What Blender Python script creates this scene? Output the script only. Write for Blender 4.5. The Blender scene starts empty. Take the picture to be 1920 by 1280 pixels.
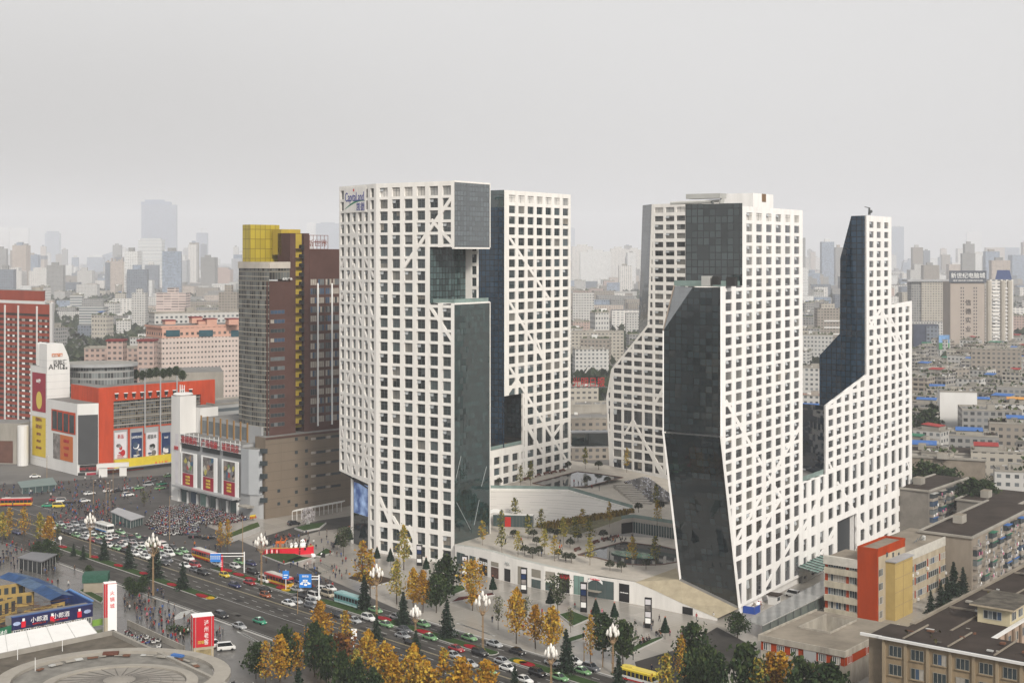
import bpy,math,random
from mathutils import Vector,Matrix
random.seed(7)
SC=bpy.context.scene
COL=SC.collection
F,CX,HY,H=2560.0,960.0,478.0,95.0 # focal length (px of a 1920 wide frame), centre, horizon row, eye height (m)
V3=Vector
def gp(px,py,z=0.0): # ground point measured off the photograph
 Y=F*(H-z)/(py-HY)
 return V3(((px-CX)/F*Y,Y,z))
def at(px,py,Y):return V3(((px-CX)/F*Y,Y,H-(py-HY)/F*Y))
def xy(p):return V3((p[0],p[1],0))
U=V3((.832,-.555,0));Vv=V3((.555,.832,0)) # the five towers' frame
Rr=V3((.693,-.721,0));Nn=V3((.721,.693,0)) # the boulevard's frame
UP=V3((0,0,1))
def s_at(p0,d,px): # distance along d from p0 to where the line meets column px
 k=(px-CX)/F
 return(k*p0[1]-p0[0])/(d[0]-k*d[1])
def z_at(p,py):return H-(py-HY)/F*p[1]

# ---------------------------------------------------------------- materials
MATS={}
def _nt(name):
 m=bpy.data.materials.new(name);m.use_nodes=True
 nt=m.node_tree;nt.nodes.clear()
 out=nt.nodes.new('ShaderNodeOutputMaterial');b=nt.nodes.new('ShaderNodeBsdfPrincipled')
 nt.links.new(b.outputs[0],out.inputs[0])
 return m,nt,b
def c4(c):return(c[0],c[1],c[2],1)
def mat(name,c,rough=.7,var=.18,scale=.3,spec=.3,metal=0,stretch=1.0,emit=None,bump=0):
 if name in MATS:return MATS[name]
 m,nt,b=_nt(name);N=nt.nodes;L=nt.links
 b.inputs['Roughness'].default_value=rough;b.inputs['Metallic'].default_value=metal
 b.inputs['Specular IOR Level'].default_value=spec if rough<.6 else spec*.2
 if var>0:
  tc=N.new('ShaderNodeTexCoord');mp=N.new('ShaderNodeMapping');mp.inputs['Scale'].default_value=(scale,scale,scale/stretch)
  L.new(tc.outputs['Object'],mp.inputs[0])
  no=N.new('ShaderNodeTexNoise');no.inputs['Scale'].default_value=1;no.inputs['Detail'].default_value=4;no.inputs['Roughness'].default_value=.65
  L.new(mp.outputs[0],no.inputs['Vector'])
  mr=N.new('ShaderNodeMapRange');mr.inputs[1].default_value=.3;mr.inputs[2].default_value=.7
  L.new(no.outputs[0],mr.inputs[0])
  mx=N.new('ShaderNodeMix');mx.data_type='RGBA'
  L.new(mr.outputs[0],mx.inputs[0])
  mx.inputs[6].default_value=c4([x*(1-var)for x in c]);mx.inputs[7].default_value=c4([min(1,x*(1+var*.8))for x in c])
  L.new(mx.outputs[2],b.inputs['Base Color'])
  if bump:
   bp=N.new('ShaderNodeBump');bp.inputs['Strength'].default_value=bump
   L.new(no.outputs[0],bp.inputs['Height']);L.new(bp.outputs[0],b.inputs['Normal'])
 else:
  b.inputs['Base Color'].default_value=c4(c)
 if emit:
  b.inputs['Emission Color'].default_value=c4(c);b.inputs['Emission Strength'].default_value=emit
 MATS[name]=m
 return m
def glass(name,c,rough=.1,ior=1.8,wob=.02,wscale=.35): # coated curtain wall glass: dark, glossy, a little wavy
 if name in MATS:return MATS[name]
 m,nt,b=_nt(name);N=nt.nodes;L=nt.links
 b.inputs['Roughness'].default_value=rough;b.inputs['IOR'].default_value=ior
 tc=N.new('ShaderNodeTexCoord');no=N.new('ShaderNodeTexNoise');no.inputs['Scale'].default_value=wscale;no.inputs['Detail'].default_value=3
 L.new(tc.outputs['Object'],no.inputs['Vector'])
 mx=N.new('ShaderNodeMix');mx.data_type='RGBA';L.new(no.outputs[0],mx.inputs[0])
 mx.inputs[6].default_value=c4([x*.55 for x in c]);mx.inputs[7].default_value=c4([x*1.45 for x in c])
 L.new(mx.outputs[2],b.inputs['Base Color'])
 if wob:
  bp=N.new('ShaderNodeBump');bp.inputs['Strength'].default_value=wob;bp.inputs['Distance'].default_value=1
  L.new(no.outputs[0],bp.inputs['Height']);L.new(bp.outputs[0],b.inputs['Normal'])
 MATS[name]=m
 return m
def curtain(name,c,line,pu,pv,lw=.12,rough=.08,ior=2.0,panelvar=.4):
 """a curtain wall: panes pu x pv metres (UV in metres) with dark joints; every pane a shade of its own and slightly out of true"""
 if name in MATS:return MATS[name]
 m,nt,b=_nt(name);N=nt.nodes;L=nt.links
 b.inputs['Roughness'].default_value=rough;b.inputs['IOR'].default_value=ior
 uv=N.new('ShaderNodeUVMap');sp=N.new('ShaderNodeSeparateXYZ');L.new(uv.outputs[0],sp.inputs[0])
 def ma(op,a,bb=None):
  n=N.new('ShaderNodeMath');n.operation=op
  if hasattr(a,'is_linked'):L.new(a,n.inputs[0])
  else:n.inputs[0].default_value=a
  if bb is not None:
   if hasattr(bb,'is_linked'):L.new(bb,n.inputs[1])
   else:n.inputs[1].default_value=bb
  return n.outputs[0]
 a=ma('DIVIDE',sp.outputs[0],pu);d=ma('DIVIDE',sp.outputs[1],pv)
 fa,fd=ma('FRACT',a),ma('FRACT',d)
 joint=ma('MAXIMUM',ma('LESS_THAN',fa,lw/pu),ma('LESS_THAN',fd,lw/pv))
 cmb=N.new('ShaderNodeCombineXYZ');L.new(ma('FLOOR',a),cmb.inputs[0]);L.new(ma('FLOOR',d),cmb.inputs[1])
 wn=N.new('ShaderNodeTexWhiteNoise');wn.noise_dimensions='2D';L.new(cmb.outputs[0],wn.inputs['Vector'])
 mx=N.new('ShaderNodeMix');mx.data_type='RGBA';L.new(wn.outputs[0],mx.inputs[0])
 mx.inputs[6].default_value=c4([x*(1-panelvar)for x in c]);mx.inputs[7].default_value=c4([x*(1+panelvar)for x in c])
 m2=N.new('ShaderNodeMix');m2.data_type='RGBA';L.new(joint,m2.inputs[0]);L.new(mx.outputs[2],m2.inputs[6]);m2.inputs[7].default_value=c4(line)
 L.new(m2.outputs[2],b.inputs['Base Color'])
 gm=N.new('ShaderNodeNewGeometry')
 no=N.new('ShaderNodeTexNoise');no.inputs['Scale'].default_value=.35;no.inputs['Detail'].default_value=3;L.new(gm.outputs['Position'],no.inputs['Vector'])
 sub=N.new('ShaderNodeVectorMath');sub.operation='SUBTRACT';L.new(wn.outputs['Color'],sub.inputs[0]);sub.inputs[1].default_value=(.5,.5,.5)
 sc=N.new('ShaderNodeVectorMath');sc.operation='SCALE';L.new(sub.outputs[0],sc.inputs[0]);sc.inputs['Scale'].default_value=.018
 ad=N.new('ShaderNodeVectorMath');ad.operation='ADD';L.new(gm.outputs['Normal'],ad.inputs[0]);L.new(sc.outputs[0],ad.inputs[1])
 nz=N.new('ShaderNodeVectorMath');nz.operation='NORMALIZE';L.new(ad.outputs[0],nz.inputs[0])
 bp=N.new('ShaderNodeBump');bp.inputs['Strength'].default_value=.07;L.new(no.outputs[0],bp.inputs['Height']);L.new(nz.outputs[0],bp.inputs['Normal'])
 L.new(bp.outputs[0],b.inputs['Normal'])
 MATS[name]=m
 return m
def facade(name,wall,win,pu,pv,fu=.55,fv=.5,rough=.8,band=None,ou=0.,var=.12,spread=.6):
 """wall of a building too far off to show its windows singly: openings pu x pv metres apart (UV in metres), each of its own darkness"""
 if name in MATS:return MATS[name]
 m,nt,b=_nt(name);N=nt.nodes;L=nt.links
 uv=N.new('ShaderNodeUVMap');sp=N.new('ShaderNodeSeparateXYZ');L.new(uv.outputs[0],sp.inputs[0])
 def ma(op,a,bb=None):
  n=N.new('ShaderNodeMath');n.operation=op
  if hasattr(a,'is_linked'):L.new(a,n.inputs[0])
  else:n.inputs[0].default_value=a
  if bb is not None:
   if hasattr(bb,'is_linked'):L.new(bb,n.inputs[1])
   else:n.inputs[1].default_value=bb
  return n.outputs[0]
 a=ma('DIVIDE',ma('ADD',sp.outputs[0],ou),pu);d=ma('DIVIDE',sp.outputs[1],pv)
 fa,fd=ma('FRACT',a),ma('FRACT',d)
 mw=ma('MULTIPLY',ma('LESS_THAN',ma('ABSOLUTE',ma('SUBTRACT',fa,.5)),fu/2),ma('LESS_THAN',ma('ABSOLUTE',ma('SUBTRACT',fd,.5)),fv/2))
 cmb=N.new('ShaderNodeCombineXYZ');L.new(ma('FLOOR',a),cmb.inputs[0]);L.new(ma('FLOOR',d),cmb.inputs[1])
 wn=N.new('ShaderNodeTexWhiteNoise');wn.noise_dimensions='2D';L.new(cmb.outputs[0],wn.inputs['Vector'])
 wx=N.new('ShaderNodeMix');wx.data_type='RGBA';L.new(wn.outputs[0],wx.inputs[0])
 wx.inputs[6].default_value=c4([x*(1-spread)for x in win]);wx.inputs[7].default_value=c4([x*(1+spread*1.6)for x in win])
 no=N.new('ShaderNodeTexNoise');no.inputs['Scale'].default_value=.09;no.inputs['Detail'].default_value=4;L.new(uv.outputs[0],no.inputs['Vector'])
 wl=N.new('ShaderNodeMix');wl.data_type='RGBA';L.new(no.outputs[0],wl.inputs[0])
 wl.inputs[6].default_value=c4([x*(1-var)for x in wall]);wl.inputs[7].default_value=c4([min(1,x*(1+var))for x in wall])
 last=wl.outputs[2]
 if band: # (colour, share of the storey)
  bx=N.new('ShaderNodeMix');bx.data_type='RGBA';L.new(ma('LESS_THAN',fd,band[1]),bx.inputs[0]);L.new(last,bx.inputs[6]);bx.inputs[7].default_value=c4(band[0]);last=bx.outputs[2]
 mx=N.new('ShaderNodeMix');mx.data_type='RGBA';L.new(mw,mx.inputs[0]);L.new(last,mx.inputs[6]);L.new(wx.outputs[2],mx.inputs[7])
 L.new(mx.outputs[2],b.inputs['Base Color'])
 L.new(ma('SUBTRACT',rough,ma('MULTIPLY',mw,rough-.25)),b.inputs['Roughness'])
 L.new(ma('ADD',ma('MULTIPLY',mw,.4),.06),b.inputs['Specular IOR Level'])
 MATS[name]=m
 return m

# ---------------------------------------------------------------- meshes
def adopt(o,parent): # parent without moving: parts are modelled in the place's coordinates
 o.parent=parent
 if parent.parent is None:o.matrix_parent_inverse=parent.matrix_basis.inverted()
 return o
class MB:
 def __init__(s):s.v=[];s.f=[];s.m=[];s.uv=[];s.mats=[]
 def mi(s,m):
  if m not in s.mats:s.mats.append(m)
  return s.mats.index(m)
 def poly(s,pts,m,uv=None):
  n=len(s.v);s.v.extend([tuple(p)for p in pts]);s.f.append(tuple(range(n,n+len(pts))));s.m.append(s.mi(m))
  s.uv.extend(uv if uv else[(0,0)]*len(pts));return s
 def wall(s,a,b,z0,z1,m,u0=0.): # a vertical quad a->b (outside on the right hand of a->b), UV in metres
  l=(xy(b)-xy(a)).length
  return s.poly([(a[0],a[1],z0),(b[0],b[1],z0),(b[0],b[1],z1),(a[0],a[1],z1)],m,[(u0,z0),(u0+l,z0),(u0+l,z1),(u0,z1)])
 def box(s,o,a,b,c,m,top=None): # o corner, three edge vectors (right handed), UV in metres on the sides
  o,a,b,c=V3(o),V3(a),V3(b),V3(c)
  if a.cross(b).dot(c)<0:a,b=b,a
  la,lb,lc=a.length,b.length,c.length
  P=[o,o+a,o+a+b,o+b,o+c,o+a+c,o+a+b+c,o+b+c]
  z0=0 if abs(c[2])<.9*lc else o[2]
  def q(i,j,k,l,w,h,mm,uo=0,vo=0):s.poly([P[i],P[j],P[k],P[l]],mm,[(uo,vo),(uo+w,vo),(uo+w,vo+h),(uo,vo+h)])
  q(0,3,2,1,lb,la,m);q(4,5,6,7,la,lb,top or m)
  q(0,1,5,4,la,lc,m,0,z0);q(1,2,6,5,lb,lc,m,la,z0);q(2,3,7,6,la,lc,m,la+lb,z0);q(3,0,4,7,lb,lc,m,2*la+lb,z0)
  return s
 def prism(s,pts,z0,z1,m,top=None,closed=True): # pts counter clockwise seen from above
  pts=[V3((p[0],p[1],0))for p in pts]
  ar=sum(pts[i][0]*pts[(i+1)%len(pts)][1]-pts[(i+1)%len(pts)][0]*pts[i][1]for i in range(len(pts)))
  if ar<0:pts=pts[::-1]
  u=0.
  for i in range(len(pts)):
   a,b=pts[i],pts[(i+1)%len(pts)];s.wall(a,b,z0,z1,m,u);u+=(b-a).length
  s.poly([(p[0],p[1],z1)for p in pts],top or m,[(p[0],p[1])for p in pts])
  if closed:s.poly([(p[0],p[1],z0)for p in pts[::-1]],m)
  return s
 def tube(s,p0,p1,r0,r1,m,n=6,cap=True):
  p0,p1=V3(p0),V3(p1);d=(p1-p0).normalized();a=d.orthogonal().normalized();b=d.cross(a)
  A=[p0+(a*math.cos(t)+b*math.sin(t))*r0 for t in[2*math.pi*i/n for i in range(n)]]
  B=[p1+(a*math.cos(t)+b*math.sin(t))*r1 for t in[2*math.pi*i/n for i in range(n)]]
  for i in range(n):j=(i+1)%n;s.poly([A[i],A[j],B[j],B[i]],m)
  if cap:s.poly(A[::-1],m);s.poly(B,m)
  return s
 def lathe(s,c,prof,m,n=8,sx=1,sy=1): # prof: (radius, z) from bottom to top
  c=V3(c);R=[]
  for r,z in prof:R.append([c+V3((r*sx*math.cos(2*math.pi*i/n),r*sy*math.sin(2*math.pi*i/n),z))for i in range(n)])
  for k in range(len(R)-1):
   for i in range(n):j=(i+1)%n;s.poly([R[k][i],R[k][j],R[k+1][j],R[k+1][i]],m)
  s.poly(R[0][::-1],m);s.poly(R[-1],m)
  return s
 def build(s,name,parent=None,smooth=False,loc=None,kind=None):
  me=bpy.data.meshes.new(name);me.from_pydata(s.v,[],s.f)
  for m in s.mats:me.materials.append(m)
  me.polygons.foreach_set('material_index',s.m)
  ul=me.uv_layers.new(name='UVMap');ul.data.foreach_set('uv',[x for p in s.uv for x in p])
  if smooth:me.polygons.foreach_set('use_smooth',[True]*len(s.f))
  me.update()
  o=bpy.data.objects.new(name,me);COL.objects.link(o)
  if parent is not None:adopt(o,parent)
  if loc is not None:o.location=loc
  if kind:o['kind']=kind
  return o
def tag(o,label=None,cat=None,group=None,kind=None):
 if label:o['label']=label
 if cat:o['category']=cat
 if group:o['group']=group
 if kind:o['kind']=kind
 return o
def empty(name,label,cat,group=None,loc=(0,0,0),rz=0.):
 o=bpy.data.objects.new(name,None);COL.objects.link(o);o.location=loc;o.rotation_euler=(0,0,rz)
 o.empty_display_size=.1
 return tag(o,label,cat,group)
KIDS={}
def put(proto,loc,rz=0.,sc=1.,label=None,cat=None,group=None,mats=None):
 """a copy of a thing (a mesh object with children) and of each of its parts"""
 o=proto.copy();COL.objects.link(o);o.location=loc;o.rotation_euler=(0,0,rz);o.scale=(sc,)*3 if not isinstance(sc,(tuple,list))else sc
 tag(o,label,cat,group)
 if proto.name not in KIDS:KIDS[proto.name]=list(proto.children)
 for ch in KIDS[proto.name]:
  c=ch.copy();COL.objects.link(c);c.parent=o
 return o
PROTO=[];TEXTS=[]
def text(body,size,m,parent,name='lettering',p=None,ax=None,up=UP,ext=.05,align='CENTER',sx=1.,font=None):
 """raised letters: p = middle of the line's foot, ax = reading direction"""
 cu=bpy.data.curves.new(name,'FONT');cu.body=body;cu.size=size;cu.extrude=ext;cu.align_x=align;cu.align_y='BOTTOM_BASELINE'
 cu.resolution_u=2
 cu.materials.append(m)
 o=bpy.data.objects.new(name,cu);COL.objects.link(o);TEXTS.append(o)
 ax=V3(ax).normalized();up=V3(up);nz=ax.cross(up).normalized()
 M=Matrix(((ax[0]*sx,up[0],nz[0],p[0]),(ax[1]*sx,up[1],nz[1],p[1]),(ax[2]*sx,up[2],nz[2],p[2]),(0,0,0,1)))
 o.matrix_world=M
 if parent is not None:adopt(o,parent)
 return o
def clip(poly,a,n): # keep the side of the 2-D line through a where n points
 out=[]
 for i in range(len(poly)):
  p,q=poly[i],poly[(i+1)%len(poly)]
  dp=(p[0]-a[0])*n[0]+(p[1]-a[1])*n[1];dq=(q[0]-a[0])*n[0]+(q[1]-a[1])*n[1]
  if dp>=0:out.append(p)
  if dp*dq<0:t=dp/(dp-dq);out.append((p[0]+(q[0]-p[0])*t,p[1]+(q[1]-p[1])*t))
 return out
def area(p):return .5*sum(p[i][0]*p[(i+1)%len(p)][1]-p[(i+1)%len(p)][0]*p[i][1]for i in range(len(p)))
def clip_convex(poly,hull): # hull counter clockwise
 for i in range(len(hull)):
  a,b=hull[i],hull[(i+1)%len(hull)]
  poly=clip(poly,a,(-(b[1]-a[1]),b[0]-a[0]))
  if len(poly)<3:return[]
 return poly

# ---------------------------------------------------------------- camera, sky, sun, air
cam=bpy.data.cameras.new('camera');co=bpy.data.objects.new('camera',cam);COL.objects.link(co);SC.camera=co
co.location=(0,0,H);co.rotation_euler=(math.pi/2,0,0)
cam.sensor_width=36;cam.lens=36*F/1920;cam.shift_y=-(640-HY)/1920;cam.clip_end=30000;cam.clip_start=1
SUN_EL,SUN_AZ=34.0,158.0 # azimuth: degrees clockwise from the way the camera looks
w=bpy.data.worlds.new('World');SC.world=w;w.use_nodes=True
nt=w.node_tree;nt.nodes.clear()
wo=nt.nodes.new('ShaderNodeOutputWorld');bg=nt.nodes.new('ShaderNodeBackground');sky=nt.nodes.new('ShaderNodeTexSky')
sky.sky_type='NISHITA';sky.sun_disc=False;sky.sun_elevation=math.radians(SUN_EL);sky.sun_rotation=math.radians(SUN_AZ)
sky.air_density=1.0;sky.dust_density=6.0;sky.ozone_density=1.0
# a closed cloud deck: the clear sky only tints it
bw=nt.nodes.new('ShaderNodeHueSaturation');bw.inputs['Saturation'].default_value=.06
nt.links.new(sky.outputs[0],bw.inputs['Color'])
mxs=nt.nodes.new('ShaderNodeMix');mxs.data_type='RGBA';mxs.inputs[0].default_value=.78
nt.links.new(bw.outputs[0],mxs.inputs[6]);mxs.inputs[7].default_value=(4.35,4.30,4.27,1)
tcw=nt.nodes.new('ShaderNodeTexCoord');sx=nt.nodes.new('ShaderNodeSeparateXYZ');nt.links.new(tcw.outputs['Generated'],sx.inputs[0])
ga=nt.nodes.new('ShaderNodeMapRange');ga.interpolation_type='SMOOTHSTEP';ga.inputs[1].default_value=.25;ga.inputs[2].default_value=-.38;nt.links.new(sx.outputs[0],ga.inputs[0]) # a heavier bank of cloud low on the left
gz=nt.nodes.new('ShaderNodeMapRange');gz.interpolation_type='SMOOTHSTEP';gz.inputs[1].default_value=.26;gz.inputs[2].default_value=.02;nt.links.new(sx.outputs[2],gz.inputs[0])
gm_=nt.nodes.new('ShaderNodeMath');gm_.operation='MULTIPLY';nt.links.new(ga.outputs[0],gm_.inputs[0]);nt.links.new(gz.outputs[0],gm_.inputs[1])
gn=nt.nodes.new('ShaderNodeTexNoise');gn.inputs['Scale'].default_value=3.5;gn.inputs['Detail'].default_value=3;nt.links.new(tcw.outputs['Generated'],gn.inputs['Vector'])
gq=nt.nodes.new('ShaderNodeMath');gq.operation='MULTIPLY_ADD';nt.links.new(gn.outputs[0],gq.inputs[0]);gq.inputs[1].default_value=.5;gq.inputs[2].default_value=.75
gr_=nt.nodes.new('ShaderNodeMath');gr_.operation='MULTIPLY';nt.links.new(gm_.outputs[0],gr_.inputs[0]);nt.links.new(gq.outputs[0],gr_.inputs[1])
mxb=nt.nodes.new('ShaderNodeMix');mxb.data_type='RGBA';nt.links.new(gr_.outputs[0],mxb.inputs[0]);nt.links.new(mxs.outputs[2],mxb.inputs[6]);mxb.inputs[7].default_value=(2.75,2.7,2.63,1)
nt.links.new(mxb.outputs[2],bg.inputs[0]);bg.inputs[1].default_value=.085
nt.links.new(bg.outputs[0],wo.inputs[0])
sl=bpy.data.lights.new('sun','SUN');sl.energy=1.5;sl.angle=math.radians(10);sl.color=(1,.93,.83)
so=bpy.data.objects.new('sun',sl);COL.objects.link(so)
az=math.radians(SUN_AZ);e=math.radians(SUN_EL)
sd=V3((math.sin(az)*math.cos(e),math.cos(az)*math.cos(e),math.sin(e)))
so.rotation_euler=sd.to_track_quat('Z','Y').to_euler();so.location=(0,0,400)
SC.view_settings.view_transform='Standard';SC.view_settings.look='None';SC.view_settings.exposure=1.1;SC.view_settings.gamma=1
SC.view_settings.use_curve_mapping=False
cy=SC.cycles
cy.max_bounces=6;cy.diffuse_bounces=2;cy.glossy_bounces=3;cy.transmission_bounces=2;cy.transparent_max_bounces=12;cy.volume_bounces=1
cy.caustics_reflective=False;cy.caustics_refractive=False;cy.sample_clamp_indirect=4
cy.use_denoising=True

def haze(density=.00012):
 m=bpy.data.materials.new('haze');m.use_nodes=True;t=m.node_tree;t.nodes.clear()
 o=t.nodes.new('ShaderNodeOutputMaterial');v=t.nodes.new('ShaderNodeVolumePrincipled')
 v.inputs['Color'].default_value=(.93,.95,1.0,1);v.inputs['Density'].default_value=density;v.inputs['Anisotropy'].default_value=-.08
 t.links.new(v.outputs[0],o.inputs['Volume'])
 b=MB();b.box((-9200,-700,-1.2),(18400,0,0),(0,16200,0),(0,0,560),m)
 tag(b.build('haze'),'pale grey smog filling the air over the whole city','haze',None,'stuff')
haze()

# ---------------------------------------------------------------- ground
M_CITY=mat('city_ground',(.15,.145,.138),.9,.35,.02)
M_ASPH=mat('asphalt',(.055,.051,.047),.85,.28,.12)
M_PAVE=facade('paving',(.31,.288,.255),(.302,.28,.248),7,7,.985,.985,.85,var=.16,spread=.07)
M_KERB=mat('kerb_stone',(.42,.41,.39),.85,.1)
M_GRASS=mat('lawn',(.032,.06,.018),.95,.35,.8)
M_LINE=mat('road_paint',(.5,.5,.48),.7,.15,2)
M_YLINE=mat('yellow_road_paint',(.42,.36,.22),.7,.15,2)
M_WHITE=mat('white_render',(.79,.765,.725),.6,.09,.45,stretch=9)
M_BRIGHT=mat('white_panel',(.83,.815,.795),.55,.08,.45,stretch=9)
g=MB();g.poly([(-9100,-690,0),(9100,-690,0),(9100,15400,0),(-9100,15400,0)],M_CITY);tag(g.build('ground'),'grey built-over ground running to the hazy horizon','ground',None,'structure')
def rn(r,n):return(Rr[0]*r+Nn[0]*n,Rr[1]*r+Nn[1]*n) # boulevard coordinates: r towards the near right, n across it
def sheet(name,pts,z,m,label,cat='ground',kind='structure'):
 b=MB();b.poly([(p[0],p[1],z)for p in pts],m,[(p[0]*Rr[0]+p[1]*Rr[1],p[0]*Nn[0]+p[1]*Nn[1])for p in pts]);o=b.build(name)
 ar=area([(p[0],p[1])for p in pts])
 if ar<0:o.data.flip_normals()
 return tag(o,label,cat,None,kind)
R0,R1=-640,60

# ---------------------------------------------------------------- the five white towers
def pane_mats(pre,c,ior):
 return[glass(pre+'_glass',c,.08,ior),glass(pre+'_glass_pale',[x*1.9+.03 for x in c],.1,ior),glass(pre+'_glass_dark',[x*.5 for x in c],.06,ior*.9),
   glass(pre+'_glass_blind',(.16,.155,.14),.2,ior*.8)]
M_MULL=mat('window_mullion',(.10,.11,.11),.5,0)
M_CASE=mat('open_casement',(.38,.40,.41),.25,0)
M_LOUV=[mat('louvre_pale',(.50,.48,.45),.6,.2,1),mat('louvre_grey',(.33,.33,.32),.6,.2,1),mat('louvre_light',(.60,.58,.55),.6,.2,1)]
M_BLIND=[mat('blind_grey',(.16,.165,.165),.4,.1,1,spec=.5),mat('blind_dark',(.075,.085,.088),.3,.1,1,spec=.5),mat('blind_buff',(.22,.20,.17),.4,.1,1,spec=.5)]
def strips(lo,hi,spans): # what is left of lo..hi between the spans
 out=[];x=lo
 for a,b in sorted(spans):
  if a>x:out.append((x,min(a,hi)))
  x=max(x,b)
 if x<hi:out.append((x,hi))
 return out
def lattice(root,p0,d,pieces,cols,rows,wallm,pm,depth=.75,diags=(),border=.9,noborder=(),keep=100,seed=1,skip=(),open_=.25,name='facade_frame',pale=()):
 """white frame wall standing on the line p0 + s d: pieces = convex outlines in (s, z); piers, bands and raking struts with real depth, panes set back"""
 rnd=random.Random(seed)
 p0=xy(p0);d=V3(d).normalized();n=V3((d[1],-d[0],0)) # outward normal: right-hand side of d
 if n.dot(p0)>0:n=-n
 fl=n.cross(UP).dot(d)<0
 def W(q,off):return p0+d*q[0]+n*off+UP*q[1]
 b=MB()
 def slab(poly,off):
  if len(poly)<3 or abs(area(poly))<.02:return
  if area(poly)<0:poly=poly[::-1]
  A=[W(q,off)for q in poly];B=[W(q,-depth)for q in poly]
  if d.cross(UP).dot(n)<0:A=A[::-1];B=B[::-1]
  b.poly(A,wallm)
  for i in range(len(A)):j=(i+1)%len(A);b.poly([A[j],A[i],B[i],B[j]],wallm)
 for k,pc in enumerate(pieces):
  if area(pc)<0:pc=pc[::-1];pieces[k]=pc
  s0,s1=min(p[0]for p in pc),max(p[0]for p in pc);z0,z1=min(p[1]for p in pc),max(p[1]for p in pc)
  for a,c in strips(s0,s1,cols):slab(clip_convex([(a,z0),(c,z0),(c,z1),(a,z1)],pc),0)
  for a,c in strips(z0,z1,rows):slab(clip_convex([(s0,a),(s1,a),(s1,c),(s0,c)],pc),-.004)
  for i in range(len(pc)):
   if(k,i)in noborder:continue
   p,q=V3(pc[i]+(0,)),V3(pc[(i+1)%len(pc)]+(0,));t=(q-p).normalized();m=V3((-t[1],t[0],0))*border
   slab(clip_convex([(p[0],p[1]),(q[0],q[1]),(q[0]+m[0],q[1]+m[1]),(p[0]+m[0],p[1]+m[1])],pc),.004+.0008*i)
  for j,(a,c,wd)in enumerate(diags):
   p,q=V3(tuple(a)+(0,)),V3(tuple(c)+(0,));t=(q-p).normalized();m=V3((-t[1],t[0],0))*wd/2
   slab(clip_convex([(p-m)[:2],(q-m)[:2],(q+m)[:2],(p+m)[:2]][::1],pc)if area([(p-m)[:2],(q-m)[:2],(q+m)[:2],(p+m)[:2]])>0 else clip_convex([(p+m)[:2],(q+m)[:2],(q-m)[:2],(p-m)[:2]],pc),.01+.0006*j)
 b.build(name,root)
 cells=[]
 for ri,(za,zb)in enumerate(rows):
  for ci,(sa,sb)in enumerate(cols):
   if(ci,ri)in skip:continue
   for pc in pieces:
    q=clip_convex([(sa-.05,za-.05),(sb+.05,za-.05),(sb+.05,zb+.05),(sa-.05,zb+.05)],pc)
    if len(q)>2 and abs(area(q))>.5:
     c=W(((sa+sb)/2,(za+zb)/2),0)
     cells.append((abs(area(q))/(c.x**2+c.y**2),ri,ci,q))
 cells.sort(key=lambda x:-x[0])
 cache={}
 def pane(b,q,org,r,ri=-1):
  x=r.random();m=M_LOUV[int(x*2.99)]if ri in pale else pm[0]if x<.5 else pm[1]if x<.66 else pm[2]if x<.93 else pm[3]
  A=[W(p,-depth+.22)-org for p in q]
  if d.cross(UP).dot(n)<0:A=A[::-1]
  b.poly(A,m)
  sa,sb=min(p[0]for p in q),max(p[0]for p in q);za,zb=min(p[1]for p in q),max(p[1]for p in q)
  if len(q)==4 and abs(area(q))>.97*(sb-sa)*(zb-za):
   sm=sa+(sb-sa)*.45
   b.box(W((sm-.05,za),-depth+.22)-org,d*.1,n*.06,UP*(zb-za),M_MULL)
   b.box(W((sa,za+(zb-za)*.62),-depth+.22)-org,d*(sb-sa),n*.05,UP*.08,M_MULL)
   if r.random()<.2 and ri not in pale: # a blind part way down, behind the glass line
    zq_=zb-(zb-za)*r.choice([.3,.5,.75]);h0_,h1_=(sa,sm)if r.random()<.4 else(sm,sb)if r.random()<.5 else(sa,sb)
    P=[W((h0_+.04,zq_),-depth+.235)-org,W((h1_-.04,zq_),-depth+.235)-org,W((h1_-.04,zb-.04),-depth+.235)-org,W((h0_+.04,zb-.04),-depth+.235)-org]
    b.poly(P if d.cross(UP).dot(n)>0 else P[::-1],r.choice(M_BLIND))
   if r.random()<open_:
    zc=za+(zb-za)*.60;h=(zb-za)*.36;o=.30
    P=[W((sa+.12,zc),-depth+.30+o),W((sm-.1,zc),-depth+.30+o),W((sm-.1,zc+h),-depth+.30),W((sa+.12,zc+h),-depth+.30)]
    P=[p-org for p in P]
    b.poly(P if d.cross(UP).dot(n)>0 else P[::-1],M_CASE)
 def one(q,ri,ci):
  org=W((q[0][0],q[0][1]),0);full=len(q)==4
  sz=(round(max(p[0]for p in q)-min(p[0]for p in q),2),round(max(p[1]for p in q)-min(p[1]for p in q),2))
  i0=min(range(len(q)),key=lambda i:(q[i][0]+q[i][1]));q2=q[i0:]+q[:i0];org=W(q2[0],0)
  if full and abs(area(q))>.97*sz[0]*sz[1]:
   key=(sz,rnd.randrange(9),ri in pale)
   if key not in cache:
    bb=MB();pane(bb,q2,org,rnd,ri);o=bb.build('window');cache[key]=o.data;bpy.data.objects.remove(o)
   o=bpy.data.objects.new('window',cache[key]);COL.objects.link(o)
  else:
   bb=MB();pane(bb,q2,org,rnd,ri);o=bb.build('window')
  o.location=org;adopt(o,root)
 for x in cells[:keep]:one(x[3],x[1],x[2])
 if cells[keep:]:
  bb=MB()
  for x in cells[keep:]:pane(bb,x[3],V3((0,0,0)),rnd,x[1])
  o=bb.build('window',root);o['kind']='stuff'
 return W
def grid(x0,pitch,n,w):return[(x0+i*pitch,x0+i*pitch+w)for i in range(n)]
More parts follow.
